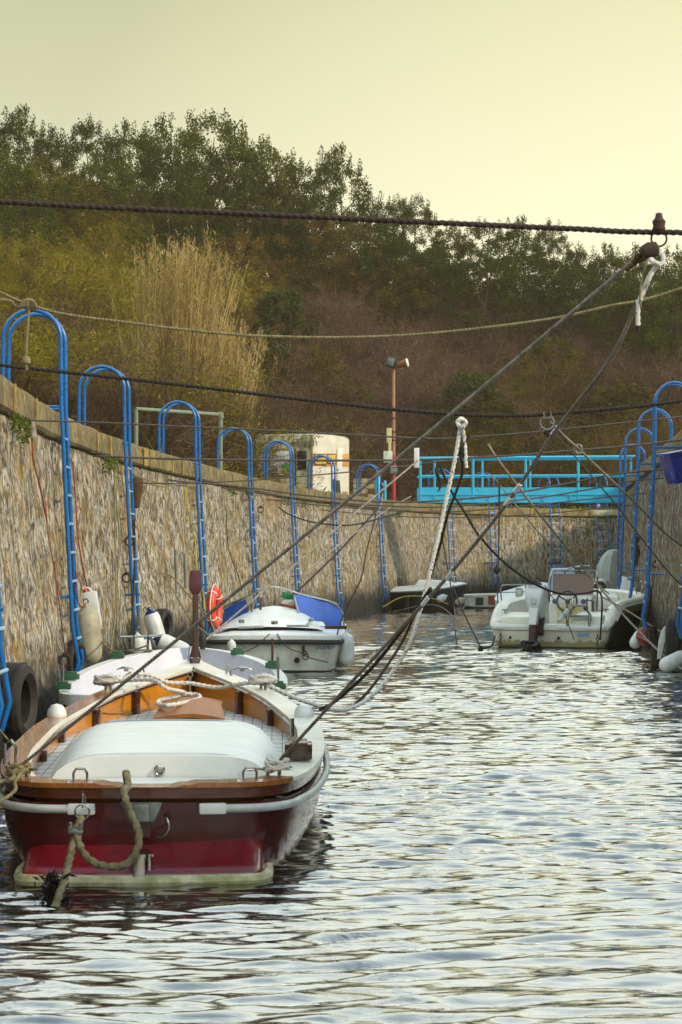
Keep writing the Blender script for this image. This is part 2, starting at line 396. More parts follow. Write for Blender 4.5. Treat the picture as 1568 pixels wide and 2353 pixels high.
def stripes():
    m = dirty('yellow_line_paint', '#b88f1e', '#8a7634', .7, 14, .4, .6, c3='#6a5a34', c3t=.56)
    for p0 in [(22, 866), (67, 905), (147, 0), (212, 975), (237, 992), (318, 1030), (330, 1032), (382, 1046), (405, 1052), (530, 1085), (575, 1095), (680, 1120), (705, 1126), (745, 1130)]:
        x = p0[0]
        if p0[1] == 0: continue
        best = min(LF, key=lambda f: abs(784 + f[0].x / max(f[0].y, 1) * F - x) if 12 < f[0].y < 70 else 1e9)
        p, t, n = best[0], best[1], best[2]
        w = .06 if x not in (318,) else .25
        mb = MB(); a = p + n * .078
        mb.box((a.x, a.y, 3.30), (.012, w, .27), rot=math.atan2(t.y, t.x) - PI / 2)
        mb.build('painted_stripe', m, wallL)
    for x in (1217, 1280, 1453, 1382, 1260):
        best = min(LF, key=lambda f: abs(784 + f[0].x / max(f[0].y, 1) * F - x) if 70 < f[0].y < 90 else 1e9)
        p, t, n = best[0], best[1], best[2]; a = p + n * .078
        MB().box((a.x, a.y, 3.30), (.012, .07, .27), rot=math.atan2(t.y, t.x) - PI / 2).build('painted_stripe', m, wallL)
stripes()
# ================================================================ ground and hill
LFs = [f for f in LF if f[0].y > -14]
LX = np.array([f[0].x for f in LF]); LY = np.array([f[0].y for f in LF]); NX = np.array([f[2].x for f in LF]); NY = np.array([f[2].y for f in LF]); LS = np.array([f[3] for f in LF])
def off_left(x, y):
    if x > 12: return y - 80.8
    d = np.hypot(LX - x, LY - y); i = int(d.argmin())
    s = -1 if ((x - LX[i]) * NX[i] + (y - LY[i]) * NY[i]) > 0 else 1
    return float(d[i]) * s
def hn(x, y): return .8 * math.sin(x * .2 + 1.3) * math.sin(y * .17) + .35 * math.sin(x * .31 + y * .13) + .25 * math.sin(x * .12 - y * .29 + 2) + .2 * math.sin(x * .7 + 1) * math.sin(y * .6)
def height_left(x, y):
    o = off_left(x, y)
    s0 = 3.5 if y < 45 else 3.5 + min((y - 45) / 20, 1) * 3.0
    k = max(0, min(1, (o - s0) / 22)); k = k * k * (3 - 2 * k) * .4 + k * .6
    h = 3.40 + (12.6 if x < -4 else 12.6 - min(1, (x + 4) / 20) * 1.6) * k
    if k > 0: h += hn(x, y) * min(1, (o - s0) / 6)
    return h
def off_right(x, y):
    return min(abs(f[0].x - x) + abs(f[0].y - y) * .3 for f in RF)
def height_right(x, y):
    o = off_right(x, y); k = max(0, min(1, (o - 2.2) / 22)); return 3.88 + 9 * k * k * (3 - 2 * k) + (hn(x, y) * min(1, max(0, o - 2.2) / 5) if k > 0 else 0)
def landmat():
    t = NT('hillside_earth'); v = t.coord()
    c = t.ramp(t.noise(v, .35, 7, .65), [(.3, '#1c150d'), (.5, '#2e2316'), (.7, '#3c311a')])
    c = t.mix(t.ramp(t.noise(v, 1.1, 8, .7), [(.5, 0), (.62, .8)]), c, '#262812')
    t.bsdf(c, .95, 0, t.bump(t.noise(v, 5, 8, .7), .8, .2)); return t.m
MT['land'] = landmat()
def build_land():
    fr = LF; vs = []; fs = []
    offs = [.35, .8, 1.6, 2.6, 4, 5.5, 7, 9, 11, 13, 15, 17.5, 20, 23, 26, 29, 32, 36, 40, 46, 55, 70, 100, 160]
    cols = [(f[0], f[2]) for f in fr[::3]] + [(Vector((x, 80.8, 0)), Vector((0, -1, 0))) for x in (16, 22, 30, 45, 80, 160)]
    # far corner of the line: fan the outward direction smoothly
    for p, n in cols:
        for o in offs:
            q = p - n * o; h = height_left(q.x, q.y) if o > 2 else 3.40
            if o > 60: h = 14.5 + hn(q.x, q.y)
            vs.append((q.x, q.y, h))
    m = len(offs)
    for i in range(len(cols) - 1):
        for j in range(m - 1): fs.append((i * m + j, (i + 1) * m + j, (i + 1) * m + j + 1, i * m + j + 1))
    mb = MB(); mb.add(vs, fs); o = mb.build('hillside', MT['land']); tag(o, None, None, kind='structure')
    vs = []; fs = []
    cols = [f[0] for f in RF[::4]]
    offs = [.35, 1, 2, 3, 4.5, 6, 8, 10, 13, 16, 20, 25, 30, 45, 80, 150]; m = len(offs)
    for p in cols:
        for o_ in offs: vs.append((p.x + o_, p.y, height_right(p.x + o_, p.y)))
    for i in range(len(cols) - 1):
        for j in range(m - 1): fs.append((i * m + j, (i + 1) * m + j, (i + 1) * m + j + 1, i * m + j + 1))
    mb = MB(); mb.add(vs, fs); o = mb.build('quay_ground', MT['land']); tag(o, None, None, kind='structure')
    mb = MB(); mb.add([(-400, -200, -1.2), (500, -200, -1.2), (500, 700, -1.2), (-400, 700, -1.2)], [(0, 1, 2, 3)])
    o = mb.build('sea_bed', MT['land']); tag(o, None, None, kind='structure')
build_land()
# ================================================================ water
def watermat():
    t = NT('harbour_water'); v = t.coord()
    n1 = t.noise(t.mapv(v, (1.1, 4.6, 1)), 4.2, 3, .5, .25)
    n2 = t.noise(t.mapv(v, (1.3, 5.0, 1), (0, 0, .12)), 11, 3, .5, .2)
    h = t.math('ADD', t.math('MULTIPLY', n1, 1.0), t.math('MULTIPLY', n2, .35))
    nrm = t.bump(h, 1.0, .0022)
    g = t.n('ShaderNodeBsdfGlossy'); g.inputs['Roughness'].default_value = .02; g.inputs[0].default_value = (1, 1, 1, 1); t.l(nrm, g.inputs['Normal'])
    d = t.n('ShaderNodeBsdfDiffuse'); d.inputs[0].default_value = (.010, .013, .012, 1)
    fr = t.n('ShaderNodeFresnel'); fr.inputs['IOR'].default_value = 1.6; t.l(nrm, fr.inputs['Normal'])
    f = t.math('ADD', t.math('MULTIPLY', fr.outputs[0], 1.0), .20, clamp=True)
    mx = t.n('ShaderNodeMixShader'); t.l(f, mx.inputs[0]); t.l(d.outputs[0], mx.inputs[1]); t.l(g.outputs[0], mx.inputs[2])
    t.l(mx.outputs[0], t.out.inputs[0]); return t.m
MT['water'] = watermat()
def build_water():
    xs = np.arange(-4.6, 13.01, .055)
    ys = [-13.5]
    while ys[-1] < 7: ys.append(ys[-1] + .3)
    while ys[-1] < 82: ys.append(ys[-1] + max(.012, ys[-1] * .00125))
    ys = np.array(ys); X, Y = np.meshgrid(xs, ys); Z = np.zeros_like(X)
    rs = np.random.RandomState(3)
    wx = X + .15 * np.sin(Y * .9 + X * .5); wy = Y + .25 * np.sin(X * .7 + .3 * Y) + .12 * np.sin(X * 1.9 - Y * .4)
    step = np.maximum(.03, Y * .0022)
    for k in range(80):
        lam = .08 * (7 ** rs.rand())
        th = rs.normal(0, .32); kk = 2 * PI / lam
        a = .0047 * lam ** .97 * (.5 + rs.rand())
        ph = rs.rand() * 6.283; f = kk * (wx * math.sin(th) + wy * math.cos(th)) + ph
        # each wavelet has a long gentle near face and a short steep far face
        Z -= a * np.clip((lam / step - 1.6) / 2, 0, 1) * (np.sin(f) + .42 * np.sin(2 * f) + .2 * np.sin(3 * f))
    G = .72 + .28 * np.sin(X * .55 + Y * .21 + 1) * np.sin(Y * .33 - X * .2)
    Z *= G
    ny, nx = X.shape; V = np.stack([X, Y, Z], -1).reshape(-1, 3)
    idx = np.arange(nx * ny).reshape(ny, nx)
    q = np.stack([idx[:-1, :-1], idx[:-1, 1:], idx[1:, 1:], idx[1:, :-1]], -1).reshape(-1, 4)
    me = bpy.data.meshes.new('water'); me.vertices.add(len(V)); me.vertices.foreach_set('co', V.reshape(-1))
    me.loops.add(q.size); me.loops.foreach_set('vertex_index', q.reshape(-1)); me.polygons.add(len(q))
    me.polygons.foreach_set('loop_start', np.arange(0, q.size, 4)); me.polygons.foreach_set('use_smooth', np.ones(len(q), bool))
    me.update(calc_edges=True); me.materials.append(MT['water'])
    o = bpy.data.objects.new('water', me); COL.objects.link(o); tag(o, None, None, kind='structure')
build_water()
# ================================================================ vegetation
def quads_mesh(name, V, nq, mat):
    me = bpy.data.meshes.new(name); me.vertices.add(len(V)); me.vertices.foreach_set('co', V.astype(np.float32).reshape(-1))
    idx = np.arange(nq * 4); me.loops.add(nq * 4); me.loops.foreach_set('vertex_index', idx); me.polygons.add(nq)
    me.polygons.foreach_set('loop_start', np.arange(0, nq * 4, 4)); me.update(calc_edges=True); me.materials.append(mat); return me
def leaves(C, size, aspect, up, rs, curl=0):
    """leaf-sized quads at C; up biases their long axis"""
    n = len(C); a = rs.normal(size=(n, 3)); a[:, 2] = a[:, 2] * (1 - up) + up * (1.2 + rs.rand(n)); a /= np.linalg.norm(a, axis=1)[:, None]
    b = np.cross(a, rs.normal(size=(n, 3))); b /= np.linalg.norm(b, axis=1)[:, None] + 1e-9
    L = size * (.6 + .8 * rs.rand(n))[:, None]; Wd = L * aspect
    V = np.stack([C - b * Wd * .3, C + a * L * .5 - b * Wd * .5, C + a * L, C + a * L * .45 + b * Wd * .5], 1)
    return V.reshape(-1, 3)
def ribbons(paths, w0, w1, rs):
    """thin twigs: each path (k,3) becomes a tapering ribbon"""
    out = []
    for p in paths:
        k = len(p); d = p[-1] - p[0]; s = np.cross(d, rs.normal(size=3)); s /= np.linalg.norm(s) + 1e-9
        w = np.linspace(w0, w1, k)[:, None] * .5
        l = p - s * w; r = p + s * w
        for i in range(k - 1): out += [l[i], r[i], r[i + 1], l[i + 1]]
    return np.array(out)
def twig_paths(rs, n0, H, spread, n1=6, n2=4, droop=.1, base=.3, wob=.2):
    A = []; B = []; Cc = []
    def grow(o, d, L, k, dr):
        p = [o]; d = d / np.linalg.norm(d)
        for i in range(k):
            d = d + rs.normal(size=3) * wob; d[2] -= dr; d /= np.linalg.norm(d); p.append(p[-1] + d * L / k)
        return np.array(p)
    for _ in range(n0):
        a = rs.rand() * 6.283; tl = abs(rs.normal(0, 1)) * spread
        d = np.array([math.cos(a) * math.sin(tl), math.sin(a) * math.sin(tl), max(.25, math.cos(tl))])
        o = np.array([math.cos(a), math.sin(a), 0]) * rs.rand() * base
        m = grow(o, d, H * (.6 + .4 * rs.rand()), 6, droop * .3); A.append(m)
        for _ in range(n1):
            i = rs.randint(1, 6); q = m[i] + (m[i] - m[i - 1]) * rs.rand() * .5
            d2 = (m[i] - m[i - 1]) / np.linalg.norm(m[i] - m[i - 1]) + rs.normal(size=3) * .7
            s = grow(q, d2, H * .26 * (.5 + rs.rand()), 4, droop); B.append(s)
            for _ in range(n2):
                i2 = rs.randint(1, 4); d3 = (s[i2] - s[i2 - 1]) / (np.linalg.norm(s[i2] - s[i2 - 1]) + 1e-9) + rs.normal(size=3) * .8
                Cc.append(grow(s[i2], d3, H * .12 * (.5 + rs.rand()), 3, droop))
    return A, B, Cc
MT['leafdark'] = leafmat('evergreen_leaves', '#222c12', '#44521c', .38, '#74742c')
MT['leafolive'] = leafmat('olive_leaves', '#2f2e18', '#5c5426', .35, '#7c7032')
MT['leafyel'] = leafmat('feathery_yellow_foliage', '#4c481c', '#8e7f26', .42, '#b8a23a')
MT['leafgreen'] = leafmat('fresh_green_leaves', '#34401a', '#6e7a30', .4, '#94a04a')
MT['leafrust'] = leafmat('autumn_leaves', '#4a3a1c', '#7a602e', .35, '#94763a')
MT['leafconif'] = leafmat('grey_green_leaves', '#232a18', '#46502c', .3, '#66683a')
MT['twig'] = leafmat('bare_grey_brown_twigs', '#2a211b', '#574538', .1, '#786450')
MT['twigp'] = leafmat('bare_purplish_twigs', '#453530', '#74594c', .1, '#8c7264')
MT['twigy'] = leafmat('bare_ochre_twigs', '#43351e', '#75602f', .15, '#927640')
MT['cane'] = leafmat('dry_reed_canes', '#7d6a3c', '#bba36a', .3, '#dccb9c')
MT['bark'] = dirty('bark', '#2c2118', '#46382a', .9, 9, stretch=(1, 1, .3))
def trunk_mb(rs, H, r=.16, n=7, spread=.5):
    mb = MB(); top = Vector((rs.normal() * .3, rs.normal() * .3, H * .8)); mid = top * .5 + Vector((rs.normal() * .25, rs.normal() * .25, 0))
    q = [Vector(a) for a in cr([(0, 0, -.6), tuple(mid * .4), tuple(mid), tuple(top)], 4)]
    mb.tube(q, [r * (1 - .85 * i / (len(q) - 1)) for i in range(len(q))], 7)
    for k in range(n):
        i = 2 + k * (len(q) - 4) // n; a = rs.rand() * 6.28; L = H * spread * (.5 + .4 * rs.rand())
        d = Vector((math.cos(a), math.sin(a), .5 + rs.rand() * .6)).normalized(); p0 = q[i]
        p = [p0, p0 + d * L * .4 + Vector((rs.normal() * .1, rs.normal() * .1, 0)), p0 + d * L + Vector((0, 0, L * .2))]
        mb.tube(cr([tuple(x) for x in p], 3), [r * .5 * (1 - .8 * j / 6) for j in range(7)], 5)
    return mb
PROTO = {}
def proto(kind, crown_me, trunk_mb_, trunk_mat, nm):
    o = bpy.data.objects.new('crown' if nm[1] == 'crown' else nm[1], crown_me)
    t = trunk_mb_.build('trunk', trunk_mat) if trunk_mb_ else None
    if t: COL.objects.unlink(t)
    PROTO.setdefault(kind, []).append((nm[0], o, t))
def evergreen(kind, mat, seed, H=8, R=3.0, ncl=100, nl=125, spires=14, size=.15, clr=.55, zbase=.16, name='evergreen_tree'):
    rs = np.random.RandomState(seed); C = []
    for k in range(ncl + spires):
        if k < ncl:
            a = rs.rand() * 6.283; u = rs.rand(); z = zbase + (1 - zbase) * u
            prof = math.sin(min(1, (u * .85 + .12)) * PI) ** .55
            rr = R * prof * (.35 + .65 * rs.rand() ** .5); c = np.array([math.cos(a) * rr, math.sin(a) * rr, z * H * .90]); s = clr * (.7 + .6 * rs.rand()); sz = s * .75; m = nl
        else:
            a = rs.rand() * 6.283; rr = R * .75 * rs.rand() ** .6; zt = H * (1.05 - .30 * (rr / R) ** 2 - .10 * rs.rand()); c = np.array([math.cos(a) * rr, math.sin(a) * rr, zt - .45]); s = .27; sz = .6; m = int(nl * .62)
        g = rs.normal(size=(m, 3)); g /= np.linalg.norm(g, axis=1)[:, None]; g *= (rs.rand(m) ** .45)[:, None]
        C.append(c + g * np.array([s, s, sz]))
    C = np.concatenate(C); V = leaves(C, size, .55, .35, rs)
    proto(kind, quads_mesh('crown', V, len(C), mat), trunk_mb(rs, H), MT['bark'], (name, 'crown'))
def feathery(kind, mat, twmat, seed, H=6, spread=.85, n=22000, name='tamarisk_shrub'):
    rs = np.random.RandomState(seed); A, B, Cc = twig_paths(rs, 60, H, spread, 9, 4, .03)
    pts = np.concatenate([p[1:] for p in Cc] + [p[2:] for p in B]); i = rs.randint(0, len(pts), n)
    C = pts[i] + rs.normal(size=(n, 3)) * .10
    V = leaves(C, .24, .17, .35, rs); V2 = ribbons(B, .02, .008, rs)
    V = np.concatenate([V, V2]); tb = MB()
    for m in A: tb.tube([tuple(x) for x in m], [.05 * (1 - .12 * k) for k in range(len(m))], 4)
    proto(kind, quads_mesh('foliage', V, len(V) // 4, mat), tb, MT['bark'], (name, 'foliage'))
def bare(kind, mat, seed, H=5, spread=.95, n0=110, droop=.04, name='bare_shrub', leafmix=0):
    rs = np.random.RandomState(seed); A, B, Cc = twig_paths(rs, n0, H, spread, 10, 6, droop, .5)
    V = np.concatenate([ribbons(B, .022, .008, rs), ribbons(Cc, .014, .006, rs)])
    tb = MB()
    for m in A[::2]: tb.tube([tuple(x) for x in m], [.035 * (1 - .13 * k) for k in range(len(m))], 4)
    V = np.concatenate([V, ribbons(A, .03, .01, rs)])
    proto(kind, quads_mesh('twigs', V, len(V) // 4, mat), tb, mat, (name, 'twigs'))
def reeds(kind, seed, n=560, H=7):
    rs = np.random.RandomState(seed); ps = []; pl = []
    for _ in range(n):
        a = rs.rand() * 6.283; r = .95 * rs.rand() ** .6; h = H * (.55 + .45 * rs.rand()) * (1 - .12 * r); le = rs.normal(0, .05); lb = rs.normal(0, .05) 
        o = np.array([math.cos(a) * r, math.sin(a) * r * .7, 0]); d = np.array([le + .13 * r * math.cos(a), lb, 1.0])
        t = np.linspace(0, 1, 6)[:, None]; p = o + d * h * t + np.array([le * 1.6 + .12, lb * 2, 0]) * t ** 3 * h * .3; ps.append(p); pl.append(p[-1])
    V = ribbons(ps, .034, .012, rs); pl = np.array(pl)
    C = np.repeat(pl, 14, 0) + rs.normal(size=(len(pl) * 14, 3)) * np.array([.04, .04, .18]) - np.array([0, 0, .2])
    C2 = np.concatenate([p[rs.randint(1, 5, 7)] for p in ps]) + rs.normal(size=(n * 7, 3)) * .05
    V = np.concatenate([V, leaves(C, .17, .12, .8, rs), leaves(C2, .40, .05, .75, rs)])
    me = quads_mesh('canes', V, len(V) // 4, MT['cane'])
    proto(kind, me, None, None, ('reed_clump', 'canes'))
evergreen('ev', MT['leafdark'], 1); evergreen('ev', MT['leafdark'], 2, ncl=80, spires=20, clr=.5); evergreen('ev', MT['leafdark'], 3, R=2.6, ncl=90, spires=10)
evergreen('ol', MT['leafolive'], 4, H=6.5, R=3, spires=6, size=.17, name='broadleaf_tree'); evergreen('ru', MT['leafrust'], 5, H=6, R=3, ncl=75, spires=6, size=.15, name='broadleaf_tree')
evergreen('gr', MT['leafgreen'], 6, H=5, R=2.4, ncl=70, spires=4, size=.16, name='green_shrub')
evergreen('co', MT['leafconif'], 7, H=7, R=2.0, ncl=110, spires=4, size=.16, clr=.4, name='evergreen_tree')
feathery('ye', MT['leafyel'], None, 11); feathery('ye', MT['leafyel'], None, 12, spread=1.05)
bare('ba', MT['twig'], 21); bare('ba', MT['twig'], 22, spread=1.1, droop=.06)
bare('pu', MT['twigp'], 23); bare('pu', MT['twigp'], 24, spread=1.15)
bare('oc', MT['twigy'], 25, spread=1.0)
reeds('re', 31); reeds('re', 32, 420, 6)
cnt = {}
def plant(kind, x, top, Y, wpx, label, group=None, side=0):
    pr = PROTO[kind]; i = cnt.get(kind, 0); cnt[kind] = i + 1; nm, cr_, tr_ = pr[i % len(pr)]
    Hs = {'ev': 8, 'ol': 6.5, 'ru': 6, 'gr': 5, 'co': 7, 'ye': 6, 'ba': 5, 'pu': 5, 'oc': 5, 're': 7}[kind]
    Ws = {'ev': 6, 'ol': 6, 'ru': 6, 'gr': 4.8, 'co': 4.2, 'ye': 7, 'ba': 7, 'pu': 7, 'oc': 6.6, 're': 3.6}[kind]
    want = {'ev': 5.6, 'ol': 4.6, 'ru': 4.2, 'gr': 2.8, 'co': 5.0, 'ye': 4.6, 'ba': 3.8, 'pu': 3.9, 'oc': 3.7, 're': 7.0}[kind] * (.85 + .3 * random.random())
    hf = height_right if side else height_left
    if not side and kind != 're':
        best = None; y_ = max(34.0, Y - (14 if kind == 'ev' else 20))
        while y_ < 118:
            q = P(x, top, y_)
            if off_left(q.x, y_) > (3.2 if y_ < 58 else 6.5):
                d = q.z - hf(q.x, y_) - want
                if best is None or abs(d) < abs(best[0]) - .05: best = (d, y_)
                if d < 0 or (best and d > best[0] + 2.5 and best[0] < 1): break
            y_ += .5
        if best: Y = best[1]
    if kind == 'ev' and x > 820: top += 14
    q = P(x, top, Y); base = hf(q.x, Y)
    H = max(1.2, q.z - base); w = wpx * Y / F
    sz = H / Hs; sxy = min(max(w / Ws, sz * .8), sz * 1.5) if kind != 're' else w / Ws
    t = bpy.data.objects.new(nm, None); COL.objects.link(t); t.location = (q.x, Y, base - .1); t.rotation_euler = (0, 0, random.random() * 6.28 if kind != 're' else 0); t.scale = (sxy, sxy, sz)
    tag(t, label, {'evergreen_tree': 'tree', 'broadleaf_tree': 'tree', 'reed_clump': 'reeds'}.get(nm, 'shrub'), group)
    for s in (cr_, tr_):
        if s is None: continue
        c = s.copy(); COL.objects.link(c); c.parent = t
    return t
SKY = 'evergreen trees along the skyline'; SLOPE = 'trees on the wooded hillside'; BARE = 'bare shrubs on the hillside'

for a in [
    (-40, 240, 78, 170, 'dark evergreen cut by the photo edge at the highest end of the skyline'), (45, 246, 80, 150, 'rounded dark evergreen at the highest end of the skyline, beside the sky notch'),
    (118, 288, 82, 120, 'lower dark evergreen just downhill of the highest rounded one'), (212, 258, 84, 120, 'small spiky evergreen crown standing alone before the row of five'),
    (300, 282, 84, 120, 'low flat evergreen crown in a dip of the skyline above the reeds'), (388, 262, 86, 130, 'broad spiky evergreen above the reed clump on the skyline'),
    (487, 238, 86, 120, 'tallest pointed evergreen of the skyline, its tip the highest'), (548, 315, 88, 105, 'shorter evergreen right after the tallest pointed one going downhill'),
    (620, 310, 90, 110, 'spiky evergreen with two tips midway down the skyline'), (695, 350, 92, 110, 'squat evergreen beside the leaning airy one on the skyline'),
    (772, 336, 94, 110, 'airy see-through evergreen with a pointed tip before the big skyline drop'), (850, 422, 98, 110, 'first small evergreen after the big drop of the skyline'),
    (905, 425, 98, 90, 'narrow twin-tipped evergreen above the lamp post'), (958, 438, 100, 100, 'evergreen with a pointed tip above the gangway start'),
    (1030, 490, 102, 110, 'low evergreen touching the thick top rope where it crosses the skyline'), (1118, 478, 104, 130, 'rounded evergreen just above the thick top rope'),
    (1192, 486, 104, 110, 'flat-topped evergreen grazing the thick top rope'), (1268, 488, 104, 120, 'last evergreen rising above the thick top rope before the glow'),
    (1340, 536, 106, 110, 'thin backlit evergreen under the thick top rope in the sun glow'), (1400, 548, 108, 110, 'small backlit evergreen left of the rope ring'),
    (1462, 545, 108, 120, 'backlit evergreen directly behind the rope ring'), (1535, 538, 108, 120, 'backlit evergreen at the low sunlit end of the skyline'), (1620, 520, 108, 150, 'evergreen cut by the photo edge at the low end of the skyline')]:
    plant('ev', *a[:4], a[4], SKY)
n_ = 0
SPN = {'ev': ('dark evergreen', 'tree'), 'ol': ('olive-green leafy tree', ''), 'ru': ('rusty-leaved tree', ''), 'gr': ('fresh green bush', ''), 'co': ('grey-green dense evergreen', ''), 'ye': ('feathery yellow-green shrub', ''), 'ba': ('bare grey-brown shrub', ''), 'pu': ('bare purplish shrub', ''), 'oc': ('bare ochre shrub', ''), 're': ('pale dry reed clump', '')}
for a in [
    ('ev', 20, 330, 74, 230, 'behind the yellow shrubs at the photo edge'), ('ev', 250, 340, 76, 210, 'second tier, over the reed tips'), ('ev', 370, 340, 79, 210, 'second tier, below the broad spiky skyline tree'),
    ('ev', 480, 350, 80, 220, 'second tier, below the tallest skyline tree'), ('ol', 590, 400, 80, 230, 'second tier, uphill of the dense dark evergreen'), ('ev', 700, 430, 86, 210, 'behind the rusty trees near the skyline drop'), ('ru', 700, 470, 78, 190, 'under the squat skyline evergreen'),
    ('ol', 800, 500, 88, 200, 'where the skyline drops'), ('ev', 900, 510, 92, 190, 'second tier above the lamp post'), ('ev', 1000, 530, 94, 200, 'second tier above the gangway start'), ('ev', 1110, 545, 96, 220, 'in the large dark mass under the thick top rope'),
    ('ev', 1220, 550, 96, 220, 'in the dark mass where the diagonal line crosses it'), ('ev', 1330, 590, 98, 180, 'behind the diagonal line in the haze glow'), ('ev', 1440, 600, 98, 190, 'under the rope ring'), ('ev', 1550, 600, 98, 190, 'under the low end of the skyline'), ('ol', 930, 590, 86, 180, 'green-topped, uphill of the purplish shrubs'),
    ('ye', 70, 350, 64, 280, 'highest one, under the rounded skyline evergreen'), ('ye', 190, 400, 62, 230, 'uphill of the reeds, over the first thick rope'), ('ye', 265, 500, 60, 200, 'beside the reed clump under the thick rope'),
    ('ye', 140, 540, 56, 260, 'low, over the knotted rope'), ('ye', 300, 600, 58, 180, 'against the flank of the reed clump'), ('ol', 420, 420, 74, 170, 'just over the reed tips'),
    ('re', 405, 505, 62, 250, 'taller one on the slope behind the hoops'), ('re', 520, 640, 63, 170, 'shorter one leaning beside the dense dark evergreen'),
    ('ru', 560, 520, 72, 170, 'between the reeds and the dense dark evergreen'), ('oc', 760, 560, 78, 190, 'above the dense dark evergreen'), ('ru', 830, 570, 82, 180, 'uphill of the purplish shrubs'),
    ('co', 650, 640, 73, 170, 'dense, rising behind the caravan and reeds'), 
    ('ba', 30, 560, 46, 260, 'nearest the photo edge above the first hoop'), ('ba', 170, 680, 48, 240, 'behind the first hoop'), ('ba', 300, 720, 52, 200, 'behind the second hoop'), ('ba', 60, 760, 42, 220, 'low, seen through the first hoop'), ('ba', 230, 850, 44, 200, 'low, seen through the second hoop'),
    ('ba', 450, 870, 58, 240, 'dark, low in front of the reeds'), ('ba', 560, 880, 60, 200, 'dark, low beside the caravan'), ('ba', 380, 790, 56, 230, 'at the foot of the tall reeds'), ('ba', 490, 830, 58, 200, 'at the foot of the short reeds'), ('ba', 350, 900, 50, 170, 'low, seen through the third hoop'),
    ('pu', 790, 640, 74, 230, 'uphill of the caravan'), ('pu', 900, 620, 78, 230, 'uphill of the lamp head'), ('pu', 1000, 650, 82, 220, 'above the knotted white line'), ('ba', 1090, 640, 86, 230, 'grey one in the middle of the slope'),
    ('ba', 1190, 670, 88, 220, 'behind the diagonal line'), ('ba', 1300, 650, 90, 230, 'pale, in the haze above the crossing lines'), ('ba', 1410, 680, 88, 220, 'under the hanging rope end'), ('ba', 1530, 690, 86, 220, 'high on the slope by the photo edge'),
    ('oc', 690, 760, 76, 200, 'over the caravan roof'), ('pu', 800, 800, 70, 200, 'beside the lamp head'), ('pu', 930, 780, 76, 210, 'behind the lamp head'), ('pu', 1040, 800, 80, 210, 'above the gangway handrail'),
    ('co', 1080, 830, 80, 190, 'rounded, above the middle of the gangway'), ('gr', 1180, 860, 82, 110, 'bright one above the gangway'), ('ol', 1130, 900, 80, 190, 'above the knotted lines over the gangway'), ('ba', 1280, 800, 86, 200, 'with visible branches above the gangway end'), ('ba', 1400, 790, 84, 200, 'behind the small hoops'), ('ba', 1510, 800, 80, 200, 'dark, above the tall blue hoop'),
    ('ba', 590, 900, 75, 180, 'dark, behind the caravan end window'), ('ba', 480, 930, 58, 170, 'dark, inside the pipe goal frame'), ('pu', 720, 900, 78, 190, 'dark, over the caravan door'), ('pu', 850, 900, 76, 190, 'between the caravan and the lamp post'), ('ba', 960, 920, 82, 190, 'dark, behind the gangway start'),
    ('oc', 1060, 960, 84, 180, 'behind the gangway handrail, mid-span'), ('oc', 1180, 980, 86, 190, 'behind the gangway handrail, far part'), ('ol', 1290, 960, 86, 170, 'behind the gangway handrail near the small hoops'), ('oc', 1400, 930, 88, 190, 'on the red earth behind the small hoops'), ('gr', 1350, 1040, 86, 90, 'low one behind the gangway rail'),
    ('ba', 1000, 1040, 84, 150, 'low, under the gangway rail'), ('ba', 1230, 1050, 88, 170, 'low, behind the gangway hoops'), ('gr', 800, 1060, 72, 70, 'low, beside the stacked blocks'), ('ba', 880, 1010, 76, 130, 'low, behind the red foot of the lamp post')]:
    w = SPN[a[0]][0] + ' ' + a[5]
    plant(*a[:5], w, BARE if a[0] in ('ba', 'pu', 'oc') else (SLOPE if a[0] not in ('re',) else 'clumps of dry reeds'))
for a in [('oc', 1560, 900, 60, 200, 'on top of the shaded quay behind the tall hoop'), ('ba', 1500, 960, 68, 140, 'low, between the tall hoops')]:
    plant(*a[:5], SPN[a[0]][0] + ' ' + a[5], BARE, 1)
